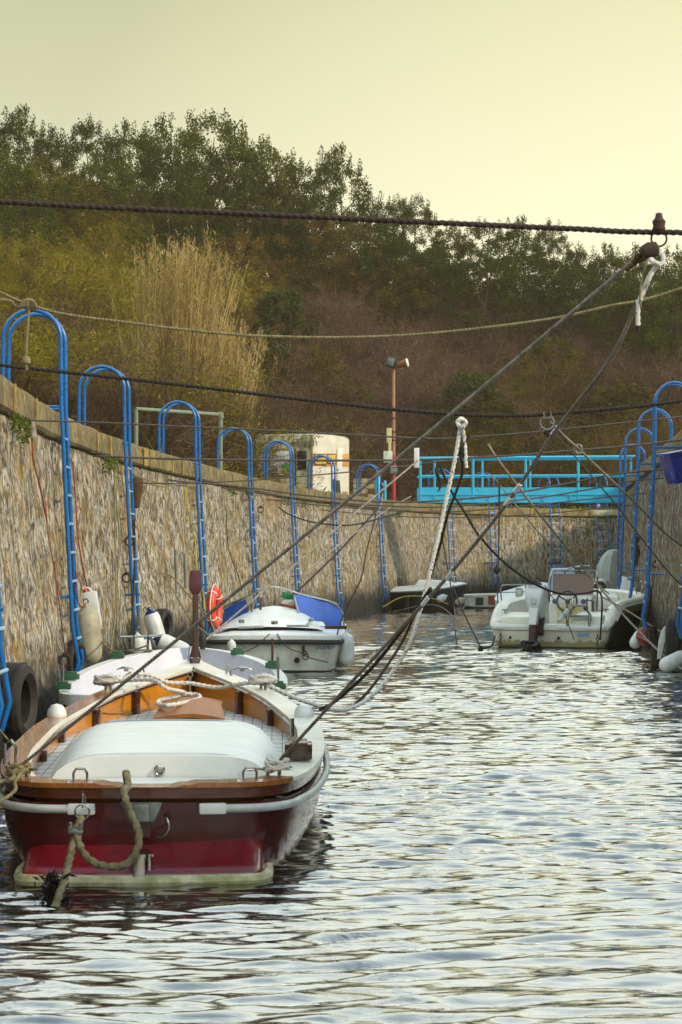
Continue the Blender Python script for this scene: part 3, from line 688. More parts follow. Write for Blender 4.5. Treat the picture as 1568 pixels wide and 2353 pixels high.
def fill_scrub():
    rs = random.Random(99); sky = [(0, 290), (200, 310), (490, 290), (700, 390), (810, 480), (1000, 530), (1300, 560), (1568, 590)]
    lab = {'ba': ('low bare grey-brown bush among the mass of scrub on the hillside', BARE), 'pu': ('low bare purplish bush among the mass of scrub on the hillside', BARE), 'oc': ('low bare ochre bush among the mass of scrub on the hillside', BARE),
           'ev': ('small dark evergreen bush in the wooded band under the skyline trees', SLOPE), 'ol': ('small olive-green leafy bush growing on the wooded hillside', SLOPE), 'ru': ('small rusty-leaved bush dotted among the bare scrub on the hillside', BARE), 'ye': ('small feathery yellow-green bush on the slope beside the reeds', SLOPE)}
    n = 0; tries = 0; pts = []
    while n < 150 and tries < 6000:
        tries += 1; Y = 46 + 62 * rs.random(); px = -60 + 1700 * rs.random(); X = (px - 784) / F * Y; o = off_left(X, Y)
        if o < (3.6 if Y < 58 else 7) or o > 30: continue
        if any((X - a) ** 2 + (Y - b) ** 2 < 3.2 for a, b in pts): continue
        g = height_left(X, Y); H = 2.0 + 2.0 * rs.random(); top = 1264 - (g + H - CH) / Y * F
        if top < [y0 + (y1 - y0) * (px - x0) / (x1 - x0) for (x0, y0), (x1, y1) in zip(sky, sky[1:]) if x0 <= max(0, min(1567, px)) <= x1][0] + 30: continue
        hi = (top - (300 + px * .19)) < 170
        kd = rs.choice(['ev', 'ev', 'ol', 'ev']) if hi else ('ye' if px < 330 and top < 800 and rs.random() < .7 else rs.choice(['ba', 'pu', 'pu', 'oc', 'ba', 'pu', 'ba', 'ol']) if px > 640 else rs.choice(['ba', 'oc', 'ba', 'ye']))
        pr = PROTO[kd]; nm, c1, t1 = rs.choice(pr); Hs = {'ev': 8, 'ol': 6.5, 'ru': 6, 'ye': 6, 'ba': 5, 'pu': 5, 'oc': 5}[kd]
        t = bpy.data.objects.new(nm, None); COL.objects.link(t); t.location = (X, Y, g - .1); t.rotation_euler = (0, 0, rs.random() * 6.28); s_ = H / Hs; f = 1.0 + .4 * rs.random(); t.scale = (s_ * f, s_ * f, s_)
        tag(t, lab[kd][0], 'shrub', lab[kd][1]); pts.append((X, Y)); n += 1
        for q in (c1, t1):
            if q is None: continue
            c = q.copy(); COL.objects.link(c); c.parent = t
    print('fillers', n)
fill_scrub()
# undergrowth: brush and litter too dense to count
def undergrowth():
    rs = np.random.RandomState(77); C = []
    while len(C) < 30000:
        Y = 30 + 90 * rs.rand(); x = -10 + rs.rand() * 1650; X = (x - 784) / F * Y
        o = off_left(X, Y)
        if o < (2.4 if Y < 60 else 4.5) or o > 45: continue
        C.append((X, Y, height_left(X, Y) + rs.rand() ** 2 * 1.2))
    C = np.array(C); V = leaves(C, .38, .16, .5, rs)
    me = quads_mesh('undergrowth', V, len(C), leafmat('dark_brushwood', '#2a2014', '#4e3e24', .1, '#5c5028')); o = bpy.data.objects.new('undergrowth', me); COL.objects.link(o)
    tag(o, 'brown brushwood and litter covering the hillside between the shrubs', 'undergrowth', None, 'stuff')
    C = []
    for _ in range(9000):
        i = rs.randint(0, len(LF)); p = LF[i][0]; n = LF[i][2]
        if p.y < 10: continue
        o_ = .5 + rs.rand() * 5; q = p - n * o_; C.append((q.x + rs.normal() * .3, q.y + rs.normal() * .3, 3.40 + rs.rand() ** 2 * .12))
    C = np.array(C); V = leaves(C, .16, .2, .7, rs)
    me = quads_mesh('grass', V, len(C), MT['leafgreen']); o = bpy.data.objects.new('grass', me); COL.objects.link(o)
    tag(o, 'thin grass growing along the quay top', 'grass', None, 'stuff')
    # tufts rooted in the joint under the coping
    C = []
    for px in (15, 25, 230, 240, 520, 560, 640, 690, 760, 850, 905, 1090, 1110, 1290, 1330, 1375):
        f = min([f for f in LF if f[0].y > 12], key=lambda f: abs(784 + f[0].x / f[0].y * F - px))
        for _ in range(110):
            q = f[0] + f[2] * (.06 + rs.rand() * .1) + f[1] * rs.normal() * .28
            C.append((q.x, q.y, 3.12 - abs(rs.normal()) * .10))
    C = np.array(C); V = leaves(C, .055, .4, .0, rs)
    me = quads_mesh('wall_weeds', V, len(C), MT['leafgreen']); o = bpy.data.objects.new('wall_weeds', me); COL.objects.link(o)
    tag(o, 'small green weeds rooted in the joint under the coping', 'weeds', None, 'stuff')
undergrowth()
# ================================================================ ladders with hoops
def wall_at_px(fr, px, lo=12, hi=95):
    return min([f for f in fr if lo < f[0].y < hi], key=lambda f: abs(784 + f[0].x / f[0].y * F - px))
MT['rung'] = dirty('sunlit_pale_rung', '#9fbfd6', '#5f8fb8', .35, 9)  # blue rungs made paler, sunlight put into their colour
def make_ladder():
    """local frame: x toward the water, y along the wall, z up, origin at the wall's top edge at water level"""
    root = thing('quay_ladder', (0, 0, 0), 'x', 'ladder')
    for s in (-1, 1):
        y = s * .225; R_ = .325; xc = .26 - R_; zt = 4.35
        arc = [(xc + R_ * math.cos(a), y, zt + R_ * math.sin(a) * 1.0) for a in [PI * k / 14 for k in range(15)]]
        low = [(.46, y, .78), (.40, y, 1.1), (.33, y, 2.4)]
        pts = [(.41, y * .95, .48), (.47, y, .70)] + low[1:] + [(.27, y, 3.6)] + arc + [(xc - R_, y, 3.9), (xc - R_, y, 3.38)]
        MB().tube(pts, .024, 10).build('stile', MT['blue'], root)
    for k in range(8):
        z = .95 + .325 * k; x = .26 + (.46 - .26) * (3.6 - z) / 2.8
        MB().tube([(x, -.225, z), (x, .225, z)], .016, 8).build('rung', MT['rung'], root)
    for z in (3.58,):
        MB().tube([(.27, -.225, z), (-.30, -.225, z), (-.30, .225, z), (.27, .225, z)], .014, 6).build('bracket', MT['blue'], root)
    MB().tube([(.42, -.225, 1.42), (.12, -.225, 1.42)], .015, 6).tube([(.14, -.225, 1.42), (.14, .225, 1.42)], .018, 6).tube([(.42, .225, 1.42), (.12, .225, 1.42)], .015, 6).build('bracket', MT['blue'], root)
    for s in (-1, 1):
        MB().lathe([(0, 0), (.05, 0), (.05, .012), (.026, .014), (.026, .03)], 10, Matrix.Translation((-.36, s * .225, 3.452))).build('foot_plate', MT['blue'], root)
    return root
LAD = make_ladder(); used = [False]
def ladder(fr, f, label, group, dx=0, dz=0):
    o = LAD if not used[0] else copy_tree(LAD); used[0] = True
    p, t, n = f[0], f[1], f[2]
    o.location = (p.x + n.x * dx, p.y + n.y * dx, dz); o.rotation_euler = (0, 0, math.atan2(n.y, n.x))
    o['label'] = label; o['group'] = group; return o
def f_at(fr, Y):
    return min(fr, key=lambda f: abs(f[0].y - Y) + (0 if f[0].x < 5 or fr is RF else 3)), 
def fY(fr, Y):
    for a, b in zip(fr, fr[1:]):
        lo, hi = sorted((a[0].y, b[0].y))
        if lo <= Y <= hi:
            k = abs(Y - a[0].y) / max(hi - lo, 1e-6); return (a[0].lerp(b[0], k), a[1], a[2])
GL = 'blue ladders on the sunlit quay'; GB = 'blue ladders on the far wall'; GR = 'blue ladders on the shaded quay'
ladder(LF, fY(LF, 16.0), 'blue ladder only partly in view by the truck tyre, nearest of all', GL)
def front_place(px, ytop):
    best = None
    for i in range(len(LF) - 1):
        for k in range(8):
            a, b_ = LF[i], LF[i + 1]; p = a[0].lerp(b_[0], k / 8); n = a[2]
            if not 18 < p.y < 70: continue
            q = p + n * .10; x = 784 + q.x / q.y * F
            if best is None or abs(x - px) < best[0]: best = (abs(x - px), p, a[1], n)
    Yl = best[1].y; return (best[1], best[2], best[3]), P(px, ytop, Yl).z - 4.675
for px, yt, lb in ((146, 717, 'blue hooped ladder with the white jerrycan and beige fender hanging by it'), (292, 845, 'blue hooped ladder above the group of blue-topped fenders'),
              (455, 925, 'blue hooped ladder next to the yellow rope, behind the orange lifebuoy'), (575, 985, 'fourth blue hooped ladder, just before the caravan, above the small cabin boat'),
              (672, 1015, 'blue hooped ladder in front of the caravan end window with notices'), (767, 1048, 'blue hooped ladder in front of the caravan door side'), (872, 1068, 'blue hooped ladder by the light blue gate post, past the caravan')):
    f, dz = front_place(px, yt); print('ladder', px, f[0].y, dz); ladder(LF, f, lb, GL, dx=-.17, dz=max(-.25, min(.1, dz)))
for px, lb in ((1012, 'thin blue ladder at the gangway start, on the far wall'), (1116, 'thin blue ladder under the gangway, behind the navy boat'), (1262, 'thin blue ladder under mid gangway, above the motorboat windscreen'), (1385, 'thin blue ladder under the gangway end, above the covered outboard')):
    f = wall_at_px(LF, px, 72, 95); ladder(LF, (f[0], f[1], f[2]), lb, GB)
for Y, lb in ((31.7, 'blue hooped ladder cut by the photo edge, beside the blue bin'), (35.6, 'tall blue hooped ladder, second from the photo edge on the shaded quay'), (42.4, 'blue hooped ladder, third along the shaded quay'), (49.0, 'blue hooped ladder, fourth along the shaded quay'), (56.5, 'farthest and smallest blue hooped ladder on the shaded quay')):
    f = fY(RF, Y); ladder(RF, f, lb, GR, dx={31.7: .0, 35.6: .26, 42.4: .20, 49.0: .20, 56.5: .05}[Y], dz=.05)
# ================================================================ gangway bridge
def gangway():
    Y = 64.5; x0 = P(962, 1140, Y).x; x1 = 9.1; zb = P(0, 1155, Y).z; zt = P(0, 1120, Y).z; zr = P(0, 1053, Y).z
    L = x1 - x0; W_ = 1.1
    r = thing('gangway', (x0, Y, zb), 'light blue steel gangway with double handrails crossing the channel', 'gangway')
    MB().box((L / 2, W_ / 2, .10), (L, W_ - .1, .06)).build('deck', MT['cyan'], r)
    for y in (0, W_):
        mb = MB().box((L / 2, y, (zt - zb) / 2), (L, .03, zt - zb))
        mb.box((L / 2, y - .03, (zt - zb) * .52), (L, .03, .03)); mb.box((L / 2, y - .03, .012), (L, .05, .025))
        for k in range(8): mb.box((.5 + k * L / 8, y - .04, (zt - zb) * .27), (.03, .05, (zt - zb) * .46))
        mb.build('side_beam', MT['cyan'], r)
        posts = [.06 + k * (L - .2) / 4 for k in range(5)] if y == 0 else [.55 + k * (L - .7) / 4 for k in range(5)]
        for q in posts: MB().tube([(q, y, .1), (q, y, zr - zb)], .042 if y == 0 else .034, 8).build('rail_post', MT['cyan'], r)
        MB().tube([(0, y, zr - zb), (L, y, zr - zb + .05)], .045, 8).build('handrail', MT['cyan'], r)
        MB().tube([(0, y, (zr - zb) * .60), (L, y, (zr - zb) * .60 + .03)], .03, 8).build('mid_rail', MT['cyan'], r)
gangway()
# ================================================================ caravan
def caravan():
    Y0 = 66.0; x1 = P(803, 1000, Y0).x; zb = 3.62; zt = P(760, 996, Y0).z; H = zt - zb
    xc = P(718, 1000, Y0).x; w = x1 - xc          # door end width as seen
    # body drawn as a prism: corner nearest at xc; the door side runs right, the window side recedes to the left
    c = Vector((xc, Y0 - .0, zb)); d1 = Vector((1, .35, 0)).normalized(); d2 = Vector((-1, .22, 0)).normalized()
    xl = P(588, 1000, Y0 + .5).x; L2 = (xc - xl) / abs(d2.x); L1 = w / d1.x
    r = thing('caravan', (xc, Y0, 3.42), 'weathered white touring caravan with ochre band parked on the quay', 'caravan')
    wh = dirty('caravan_white_cladding', '#e6e3d6', '#c9c4b2', .5, 3, c3='#8a8566', c3t=.72)
    gr = dirty('mouldy_caravan_panel', '#b9b79c', '#8c8a68', .7, 2.2, .35, .6, c3='#4a4322', c3t=.56, stretch=(1, 1, .5))
    oc = dirty('ochre_band', '#cf9c4a', '#b98538', .5, 3); fr = dirty('brown_window_surround', '#8e6f3c', '#6e5228', .6, 4)
    dk = dirty('dark_window', '#2a2420', '#171310', .2, 3); ywl = dirty('yellow_blind', '#d9b34c', '#b89238', .3, 4)
    o3 = Vector((0, 0, .2))
    def pt(a, b, z): return o3 + d1 * a + d2 * b + Vector((0, 0, z))
    # body shell
    prof = [(0, 0), (0, H - .10), (.05, H - .03), (.14, H), (L1 * .55, H - .03), (L1 - .14, H - .08), (L1 - .04, H - .12), (L1, H - .20), (L1, 0)]
    mb = MB(); mb.loft([[pt(a, 0, z) for a, z in prof], [pt(a, L2, z) for a, z in prof]], True, True, True)
    mb.build('body', gr, r, angle=25)
    def slab_a(a0, a1, z0, z1, dep, mat, nm, par=r, top=None):   # on the door side
        mb = MB(); n = Vector((d1.y, -d1.x, 0)); p = [pt(a0, 0, z0), pt(a1, 0, z0), pt(a1, 0, z1 if top is None else top), pt(a0, 0, z1)]
        mb.loft([[q - n * .01 for q in p], [q + n * dep for q in p]], True, True, True); return mb.build(nm, mat, par, bevel=.006)
    def slab_b(b0, b1, z0, z1, dep, mat, nm, par=r):
        mb = MB(); n = Vector((-d2.y, d2.x, 0)); n = n if n.y < 0 else -n; p = [pt(0, b0, z0), pt(0, b1, z0), pt(0, b1, z1), pt(0, b0, z1)]
        mb.loft([[q - n * .01 for q in p], [q + n * dep for q in p]], True, True, True); return mb.build(nm, mat, par, bevel=.006)
    k = H / 1.0
    cl = MB(); n = Vector((d1.y, -d1.x, 0))
    pr = [(.02, 0), (.02, H - .12), (.07, H - .05), (.15, H - .02), (L1 * .55, H - .05), (L1 - .15, H - .10), (L1 - .06, H - .14), (L1 - .02, H - .22), (L1 - .02, 0)]
    cl.loft([[pt(a, 0, z) + n * .0 for a, z in pr], [pt(a, 0, z) + n * .014 for a, z in pr]], True, True, True)
    for i in range(14): 
        z = .1 + i * (H - .7) / 13
        cl.box(pt(L1 / 2, 0, z) + n * .016, (L1 - .06, .008, .012), rot=math.atan2(d1.y, d1.x))
    cl.build('side_cladding', wh, r)
    slab_a(.02, L1 - .02, H * .47, H * .68, .026, oc, 'ochre_band')
    w1 = slab_a(.08, .36 * L1, H * .50, H * .65, .045, ywl, 'window'); 
    w2 = slab_a(.42 * L1, .62 * L1, H * .52, H * .66, .045, ywl, 'window')
    slab_a(.05, .38 * L1, H * .485, H * .665, .034, dk, 'window_seal', w1); slab_a(.40 * L1, .64 * L1, H * .505, H * .675, .034, dk, 'window_seal', w2)
    dr = slab_a(.66 * L1, .80 * L1, .06, H * .76, .04, wh, 'door'); slab_a(.67 * L1, .69 * L1, H * .40, H * .43, .06, MT['black'], 'handle', dr)
    wf = slab_b(L2 * .33, L2 * .82, H * .30, H * .76, .03, fr, 'window_surround')
    pv = dirty('notice_paper', '#c8ccc8', '#a8aca8', .7, 6)
    slab_b(L2 * .40, L2 * .78, H * .36, H * .72, .045, pv, 'notice_board', wf); slab_b(L2 * .40, L2 * .53, H * .37, H * .50, .055, dirty('green_notice', '#2f8a2c', '#2a7a28', .7, 4), 'green_notice', wf)
    seal = slab_b(L2 * .57, L2 * .76, H * .37, H * .50, .05, pv, 'chart_notice', wf)
    mb = MB(); n2 = Vector((-d2.y, d2.x, 0)); n2 = n2 if n2.y < 0 else -n2; c0 = pt(0, L2 * .66, H * .435) + n2 * .06
    for rr in (.10, .06): mb.tube([c0 + d2 * rr * math.cos(a) + Vector((0, 0, rr * math.sin(a))) for a in [2 * PI * q / 18 for q in range(18)]], .008, 4, closed=True)
    mb.build('compass_rose', dirty('grey_print', '#6a6a66', '#6a6a66', .8), seal)
    slab_b(L2 * .10, L2 * .26, H * .42, H * .72, .03, dk, 'side_window'); slab_b(0.0, .05, 0, H - .1, .03, fr, 'corner_trim')
    slab_b(L2 * .86, L2 * .99, .1, H * .7, .02, wh, 'side_cladding'); slab_b(L2 * .28, L2 * .31, .1, H * .75, .022, MT['rust'], 'rust_streak')
    cu = bpy.data.curves.new('lettering', 'FONT'); cu.body = 'elnagh'; cu.size = .34; cu.extrude = .004; cu.align_x = 'CENTER'
    cu.materials.append(dirty('dark_lettering', '#5c5640', '#6e684e', .7)); to = text_mesh(cu, 'lettering', r)
    pc = pt(0, L2 * .14, H * .80) + n2 * .02; to.matrix_local = Matrix.Translation(pc) @ Matrix((-d2, Vector((0, 0, 1)), n2)).transposed().to_4x4()
    MB().tube([pt(-.05, L2 * .5, .1), pt(-.05, L2 * .5, -.18)], .28, 16).box(pt(L1 * .5, L2 * .5, -.02), (L1 * .6, 1.2, .14)).build('wheel', MT['black'], r)
    ba = dirty('block_skirt', '#9c927a', '#6e6450', .85, 4, .4, .6)
    slab_a(.2, L1 - .05, -.2, .12, .02, ba, 'skirt')
caravan()
# ================================================================ lamp post
def lamp_post():
    Y = 70.0; b = P(905, 1147, Y); zt = P(905, 843, Y).z; h = zt - 3.42
    r = thing('lamp_post', (b.x, Y, 3.42), 'slim lamp post, rusty pink above and red below, with twin floodlights', 'lamp post')
    pk = dirty('faded_pink_paint', '#a87a62', '#8a5c4a', .6, 3, c3='#5a3a2c', c3t=.68); rd = dirty('red_paint', '#a82d34', '#8c2228', .45, 4)
    q = h * .36
    MB().tube([(0, 0, 0), (0, 0, q)], .072, 12).build('red_pole', rd, r)
    MB().tube([(0, 0, q), (0, 0, h)], [.06, .052], 12).build('upper_pole', pk, r)
    mb = MB()
    for z in (h * .30, h * .52, h * .62, h * .46): mb.lathe([(.068, 0), (.08, .0), (.08, .05), (.068, .05)], 12, Matrix.Translation((0, 0, z)))
    mb.build('clamp_band', MT['rust'], r)
    bk = dirty('floodlight_housing', '#1c1c1a', '#2c2a26', .5); 
    fl = MB().box((-.06, -.10, h + .14), (.34, .26, .34), rot=Matrix.Rotation(.25, 3, 'Y') @ Matrix.Rotation(-.3, 3, 'Z')).build('floodlight', bk, r, bevel=.03)
    MB().box((-.10, -.245, h + .15), (.24, .02, .24), rot=Matrix.Rotation(.25, 3, 'Y') @ Matrix.Rotation(-.3, 3, 'Z')).build('glass', dirty('lamp_glass', '#6f7a7c', '#4c5658', .1), fl, bevel=.008)
    f2 = MB().tube([(.10, 0, h + .06), (.32, 0, h + .10), (.44, -.02, h + .14)], [.10, .12, .15], 10).build('floodlight', dirty('orange_lamp_back', '#8a4a2a', '#6a3620', .6), r)
    MB().lathe([(.15, 0), (.16, .02), (.13, .05)], 12, Mx((.44, -.02, h + .14), (1, -.2, .2))).build('glass', MT['geldirty'], f2)
    MB().tube(cr([(.46, 0, h + .1), (.50, .0, h - .10), (.30, 0, h - .25), (.1, 0, h - .10), (.03, 0, h + .05)], 5), .012, 6).build('cable', MT['wire'], r)
    bx = dirty('cream_plastic_box', '#d2c48e', '#b5a878', .5)
    MB().box((-.15, -.02, h * .50), (.17, .10, .50)).build('meter_box', bx, r, bevel=.015)
    MB().box((-.13, -.02, h * .41), (.10, .09, .36)).build('meter_box', bx, r, bevel=.01)
    MB().box((-.19, -.03, h * .345), (.30, .12, .38)).build('junction_box', MT['geldirty'], r, bevel=.02)
    MB().box((-.0, -.02, h * .25), (.24, .16, .26)).build('grey_sleeve', MT['galv'], r, bevel=.01)
lamp_post()
# ================================================================ other things on the quay
def goal_frame():
    Y = 43.5; a = P(313, 940, Y); b = P(507, 953, Y + 1); m = dirty('flaking_green_pipe', '#5e7a6a', '#7c7c62', .6, 8, c3='#5a3a24', c3t=.6)
    r = thing('pipe_frame', (a.x, Y, 3.42), 'tall flaking green pipe frame standing behind the hoops', 'frame')
    A = (0, 0, 0); zt = a.z - 3.42; B = (b.x - a.x, 1, 0); zb = b.z - 3.42
    MB().tube([A, (0, 0, zt)], .045, 10).build('post', m, r); MB().tube([B, (B[0], 1, zb)], .05, 10).build('post', m, r)
    MB().tube([(0, 0, zt), (B[0], 1, zb)], .045, 10).build('crossbar', m, r)
    MB().lathe([(.05, -.05), (.07, -.05), (.07, .06), (.03, .08)], 10, Matrix.Translation((B[0], 1, zb - .03))).build('elbow', m, r)
goal_frame()
def blocks():
    Y = 70.5; a = P(812, 1100, Y); b = P(862, 1148, Y); m1 = dirty('worn_block', '#b9a684', '#8a7350', .85, 4, .4, .6); m2 = dirty('brown_board', '#6a4a2a', '#4a3420', .8, 4)
    r = thing('block_stack', (a.x, Y, 3.42), 'low stack of pale blocks and boards beside the caravan', 'block stack')
    w = b.x - a.x; H = a.z - 3.42
    for j in range(5):
        for i in range(3):
            MB().box((w * (i + .5) / 3, 0, H * (j + .5) / 5), (w / 3 - .015, .5, H / 5 - .015)).build('block', m1 if (i * 7 + j * 3) % 5 else m2, r, bevel=.01)
    MB().box((w * .33, -.27, H * .5), (.03, .03, H)).build('strap', MT['rust'], r)
blocks()
def gate_posts():
    Y = 67.5
    for x, t, lb in ((869, 1090, 'thick light blue post with a rounded top beside the hooped ladder'), (885, 1104, 'thin peeling light blue post just behind the thicker one')):
        a = P(x, t, Y); Yq = Y
        o = MB().lathe([(.10 if x == 869 else .05, 0), (.10 if x == 869 else .05, a.z - 3.5), (.07 if x == 869 else .04, a.z - 3.44), (.02, a.z - 3.42)], 14).build('post', MT['cyan'])
        o.location = (a.x, Yq, 3.42); o.name = 'mooring_post'; tag(o, lb, 'post', 'light blue posts')
        Y += .6
gate_posts()
def lean_poles():
    Y = 62.4; r0 = P(776, 1105, Y); r1 = P(800, 1400, Y - 1.2)
    m = dirty('grey_timber', '#4a3f34', '#2e261f', .85, 6, stretch=(4, 4, .5))
    o = MB().box((0, 0, 0), (.11, .11, (r0 - r1).length)).build('timber_pole', m); o.location = (r0 + r1) / 2; o.rotation_euler = (r0 - r1).to_track_quat('Z', 'Y').to_euler(); tag(o, 'dark timber pole against the wall, the longer one nearer the ladder', 'pole', 'timber poles'); 
    r0 = P(768, 1102, Y); r1 = P(782, 1260, Y - .6)
    o = MB().box((0, 0, 0), (.09, .09, (r0 - r1).length)).build('timber_pole', m); o.location = (r0 + r1) / 2; o.rotation_euler = (r0 - r1).to_track_quat('Z', 'Y').to_euler(); tag(o, 'shorter dark timber pole leaning beside the long one', 'pole', 'timber poles')
lean_poles()
def bin_():
    Y = 31.5; r = thing('waste_bin', (P(1550, 1100, Y).x + .12, Y + .1, 2.9), 'dark blue plastic bin hanging tilted on the shaded quay wall', 'bin')
    m = dirty('blue_plastic', '#1a2f96', '#14257a', .25, 5, coat=.3)
    a = P(1526, 1040, Y); sc_ = Y / F
    w0, w1, h = .42, .32, .46
    mb = MB(); mb.loft([[( -w1 / 2, -w1 / 2, 0), (w1 / 2, -w1 / 2, 0), (w1 / 2, w1 / 2, 0), (-w1 / 2, w1 / 2, 0)], [(-w0 / 2, -w0 / 2, h), (w0 / 2, -w0 / 2, h), (w0 / 2, w0 / 2, h), (-w0 / 2, w0 / 2, h)]], True, True, True)
    b = mb.build('body', m, r, bevel=.03)
    MB().box((0, 0, h + .0), (w0 + .05, w0 + .05, .05)).build('lid', m, r, bevel=.015)
    MB().tube([(-w0 / 2 - .03, -.1, h - .03), (-w0 / 2 - .06, 0, h), (-w0 / 2 - .03, .1, h - .03)], .012, 6).build('handle', m, r)
    r.rotation_euler = (0, -.18, .3)
bin_()
def plank_bollard():
    Y = 79.0; a = P(1365, 1172, Y); b = P(1425, 1178, Y)
    w = dirty('white_flaking_plank', '#c9c3a2', '#97906a', .7, 5, .4, .6)
    o = MB().box((0, 0, 0), (1.05, .06, .17)).build('plank', w, bevel=.01); o.location = ((a.x + b.x) / 2, Y, 3.30); tag(o, 'flaking white plank fixed along the coping under the gangway', 'plank')
    r = thing('bollard', (P(1389, 1160, Y + .3).x, Y + 2.2, 3.45), 'small red and white banded marker post on the far quay', 'bollard')
    rd = dirty('red_band', '#b03428', '#8f2820', .5); wh = MT['geldirty']
    for i in range(5): MB().lathe([(.07, i * .1), (.07, i * .1 + .1)], 12).build('band', rd if i % 2 == 0 else wh, r)
plank_bollard()
# ------------------------------------------------ fenders, tyres and bits hung along the walls
def fender(nm, loc, Lx, R_, label, mat, capm=None, tilt=(0, 0, 1), group='fenders hung along the quay', cat='fender'):
    r = thing(nm, loc, label, cat, group)
    M = Mx((0, 0, 0), tilt)
    a = MB().lathe([(.0, -Lx / 2), (R_ * .5, -Lx / 2 + R_ * .12), (R_ * .9, -Lx / 2 + R_ * .5), (R_, -Lx / 2 + R_ * .95), (R_, Lx / 2 - R_ * .95), (R_ * .85, Lx / 2 - R_ * .45)], 18, M)
    b = MB().lathe([(R_ * .85, Lx / 2 - R_ * .45), (R_ * .5, Lx / 2 - R_ * .1), (R_ * .22, Lx / 2 + .01), (R_ * .2, Lx / 2 + R_ * .35), (.01, Lx / 2 + R_ * .38)], 18, M)
    a.build('body', mat, r); b.build('neck', capm or mat, r)
    e = MB(); e.torus((0, 0, 0), R_ * .2, R_ * .06, Mx((0, 0, 0), (0, 1, 0)).to_3x3(), 12, 6); e.xf(M @ Matrix.Translation((0, 0, Lx / 2 + R_ * .5))); e.build('eye', MT['steel'], r)
    return r
MT['fend'] = dirty('beige_fender', '#a8a28c', '#86806a', .55, 6, .4, .65, c3='#57513a', c3t=.7)
MT['fendw'] = dirty('white_fender', '#d4d8d8', '#aeb2b0', .4, 5, .45, .7, c3='#6e6a55', c3t=.74)
MT['fendb'] = dirty('navy_fender_cap', '#14206a', '#0d1648', .3, 5)
q = P(203, 1462, 24.3); fender('fender', q, .66, .15, 'large grubby beige fender hanging under the white jerrycan', MT['fend'], tilt=(-.08, 0, 1))
q = P(330, 1442, 30); fender('fender', q, .40, .13, 'dirty beige fender, leaning beside the navy-topped one', MT['fend'], tilt=(.1, 0, 1))
q = P(357, 1446, 29.6); fender('fender', q, .56, .12, 'white fender with navy top standing up behind the dinghy', MT['fendw'], MT['fendb'], tilt=(-.3, 0, 1))
q = P(398, 1486, 28.5); fender('fender', q, .5, .12, 'white fender with navy top lying nearly flat', MT['fendw'], MT['fendb'], tilt=(-1, 0, .45))
q = P(318, 1484, 27.5); fender('fender', q, .30, .09, 'small plain white fender low by the wall', MT['fendw'], tilt=(-.1, 0, 1))
q = P(334, 1486, 27.9); fender('fender', q, .26, .08, 'small white fender with a blue neck, beside the plain one', MT['fendw'], dirty('blue_neck', '#1d5a8a', '#174a74', .4), tilt=(-.2, 0, 1))
q = P(1465, 1470, 36.5); fender('fender', q, .34, .10, 'white fender leaning against the red buoy behind the motorboat', MT['fendw'], tilt=(.6, 0, 1))
q = P(1549, 1520, 32.2); fender('fender', q, .48, .12, 'white fender lying on the water at the shaded quay foot', MT['fendw'], tilt=(1, 0, .5))
q = P(1308, 1366, 72); fender('fender', q, .5, .11, 'small pale fender hanging under the mid gangway ladder', MT['fendw'])
def jerrycan():
    q = P(212, 1400, 24.5); r = thing('jerrycan', q, 'white plastic jerrycan with red cap hung on an orange cord', 'jerrycan')
    m = dirty('white_hdpe', '#d8dcdc', '#b8bcba', .4, 4); R3 = Matrix.Rotation(-.16, 3, 'Y')
    MB().box((0, 0, 0), (.17, .13, .42), rot=R3).build('body', m, r, bevel=.035)
    MB().tube([R3 @ Vector((-.07, 0, .19)), R3 @ Vector((-.06, 0, .27)), R3 @ Vector((.0, 0, .25)), R3 @ Vector((.03, 0, .20))], .014, 8).build('handle', m, r)
    MB().lathe([(.03, 0), (.03, .04), (.001, .042)], 12, Mx(R3 @ Vector((-.045, -.0, .208)), R3 @ Vector((-.2, 0, 1)))).build('cap', dirty('red_cap', '#b5301c', '#9a2818', .4), r)
jerrycan()
MT['tyre'] = dirty('old_tyre_rubber', '#141312', '#2a2622', .75, 10, c3='#4a4638', c3t=.66, bump=.3)
def tyre(loc, R_, w, rz, label, tilt=0):
    r = thing('tyre', loc, label, 'tyre', 'old tyres used as bumpers')
    prof = [(R_ * .58, -w * .32), (R_ * .75, -w * .5), (R_ * .95, -w * .44), (R_, -w * .3), (R_ * 1.0, w * .3), (R_ * .95, w * .44), (R_ * .75, w * .5), (R_ * .58, w * .32), (R_ * .62, 0)]
    M = Matrix.Rotation(rz, 4, 'Z') @ Matrix.Rotation(PI / 2 + tilt, 4, 'X'); seg = 36; rings = []
    for k in range(seg):
        a = 2 * PI * k / seg; rings.append([M @ Vector((p * math.cos(a), p * math.sin(a), z)) for p, z in prof])
    rings.append(rings[0]); mb = MB(); mb.loft(rings, True)
    for k in range(40):
        a = 2 * PI * k / 40
        for s in (-1, 0, 1):
            c = M @ Vector((R_ * 1.008 * math.cos(a + .04 * s), R_ * 1.008 * math.sin(a + .04 * s), s * w * .25))
            mb.box(c, (R_ * .09, w * .2, R_ * .03), rot=(M.to_3x3() @ Matrix.Rotation(a, 3, 'Z') @ Matrix.Rotation(PI / 2, 3, 'Y')))
    mb.build('tread', MT['tyre'], r)
    return r
tyre(P(34, 1612, 18.2) , .33, .26, PI / 2 - .15, 'big truck tyre hung by the nearest ladder')
tyre(P(165, 1520, 24.0), .24, .2, PI / 2 - .3, 'dark tyre at the wall foot just behind the end of the dinghy')
tyre(P(190, 1458, 25.5), .33, .2, PI / 2, 'tall tyre hidden behind the beige fender and ladder foot')
tyre(P(822, 1402, 62.0), .34, .2, .9, 'round tyre half sunk by the timber poles')
tyre(P(868, 1352, 65.5), .62, .3, 1.2, 'largest dark tyre hanging under the gate post ladder')
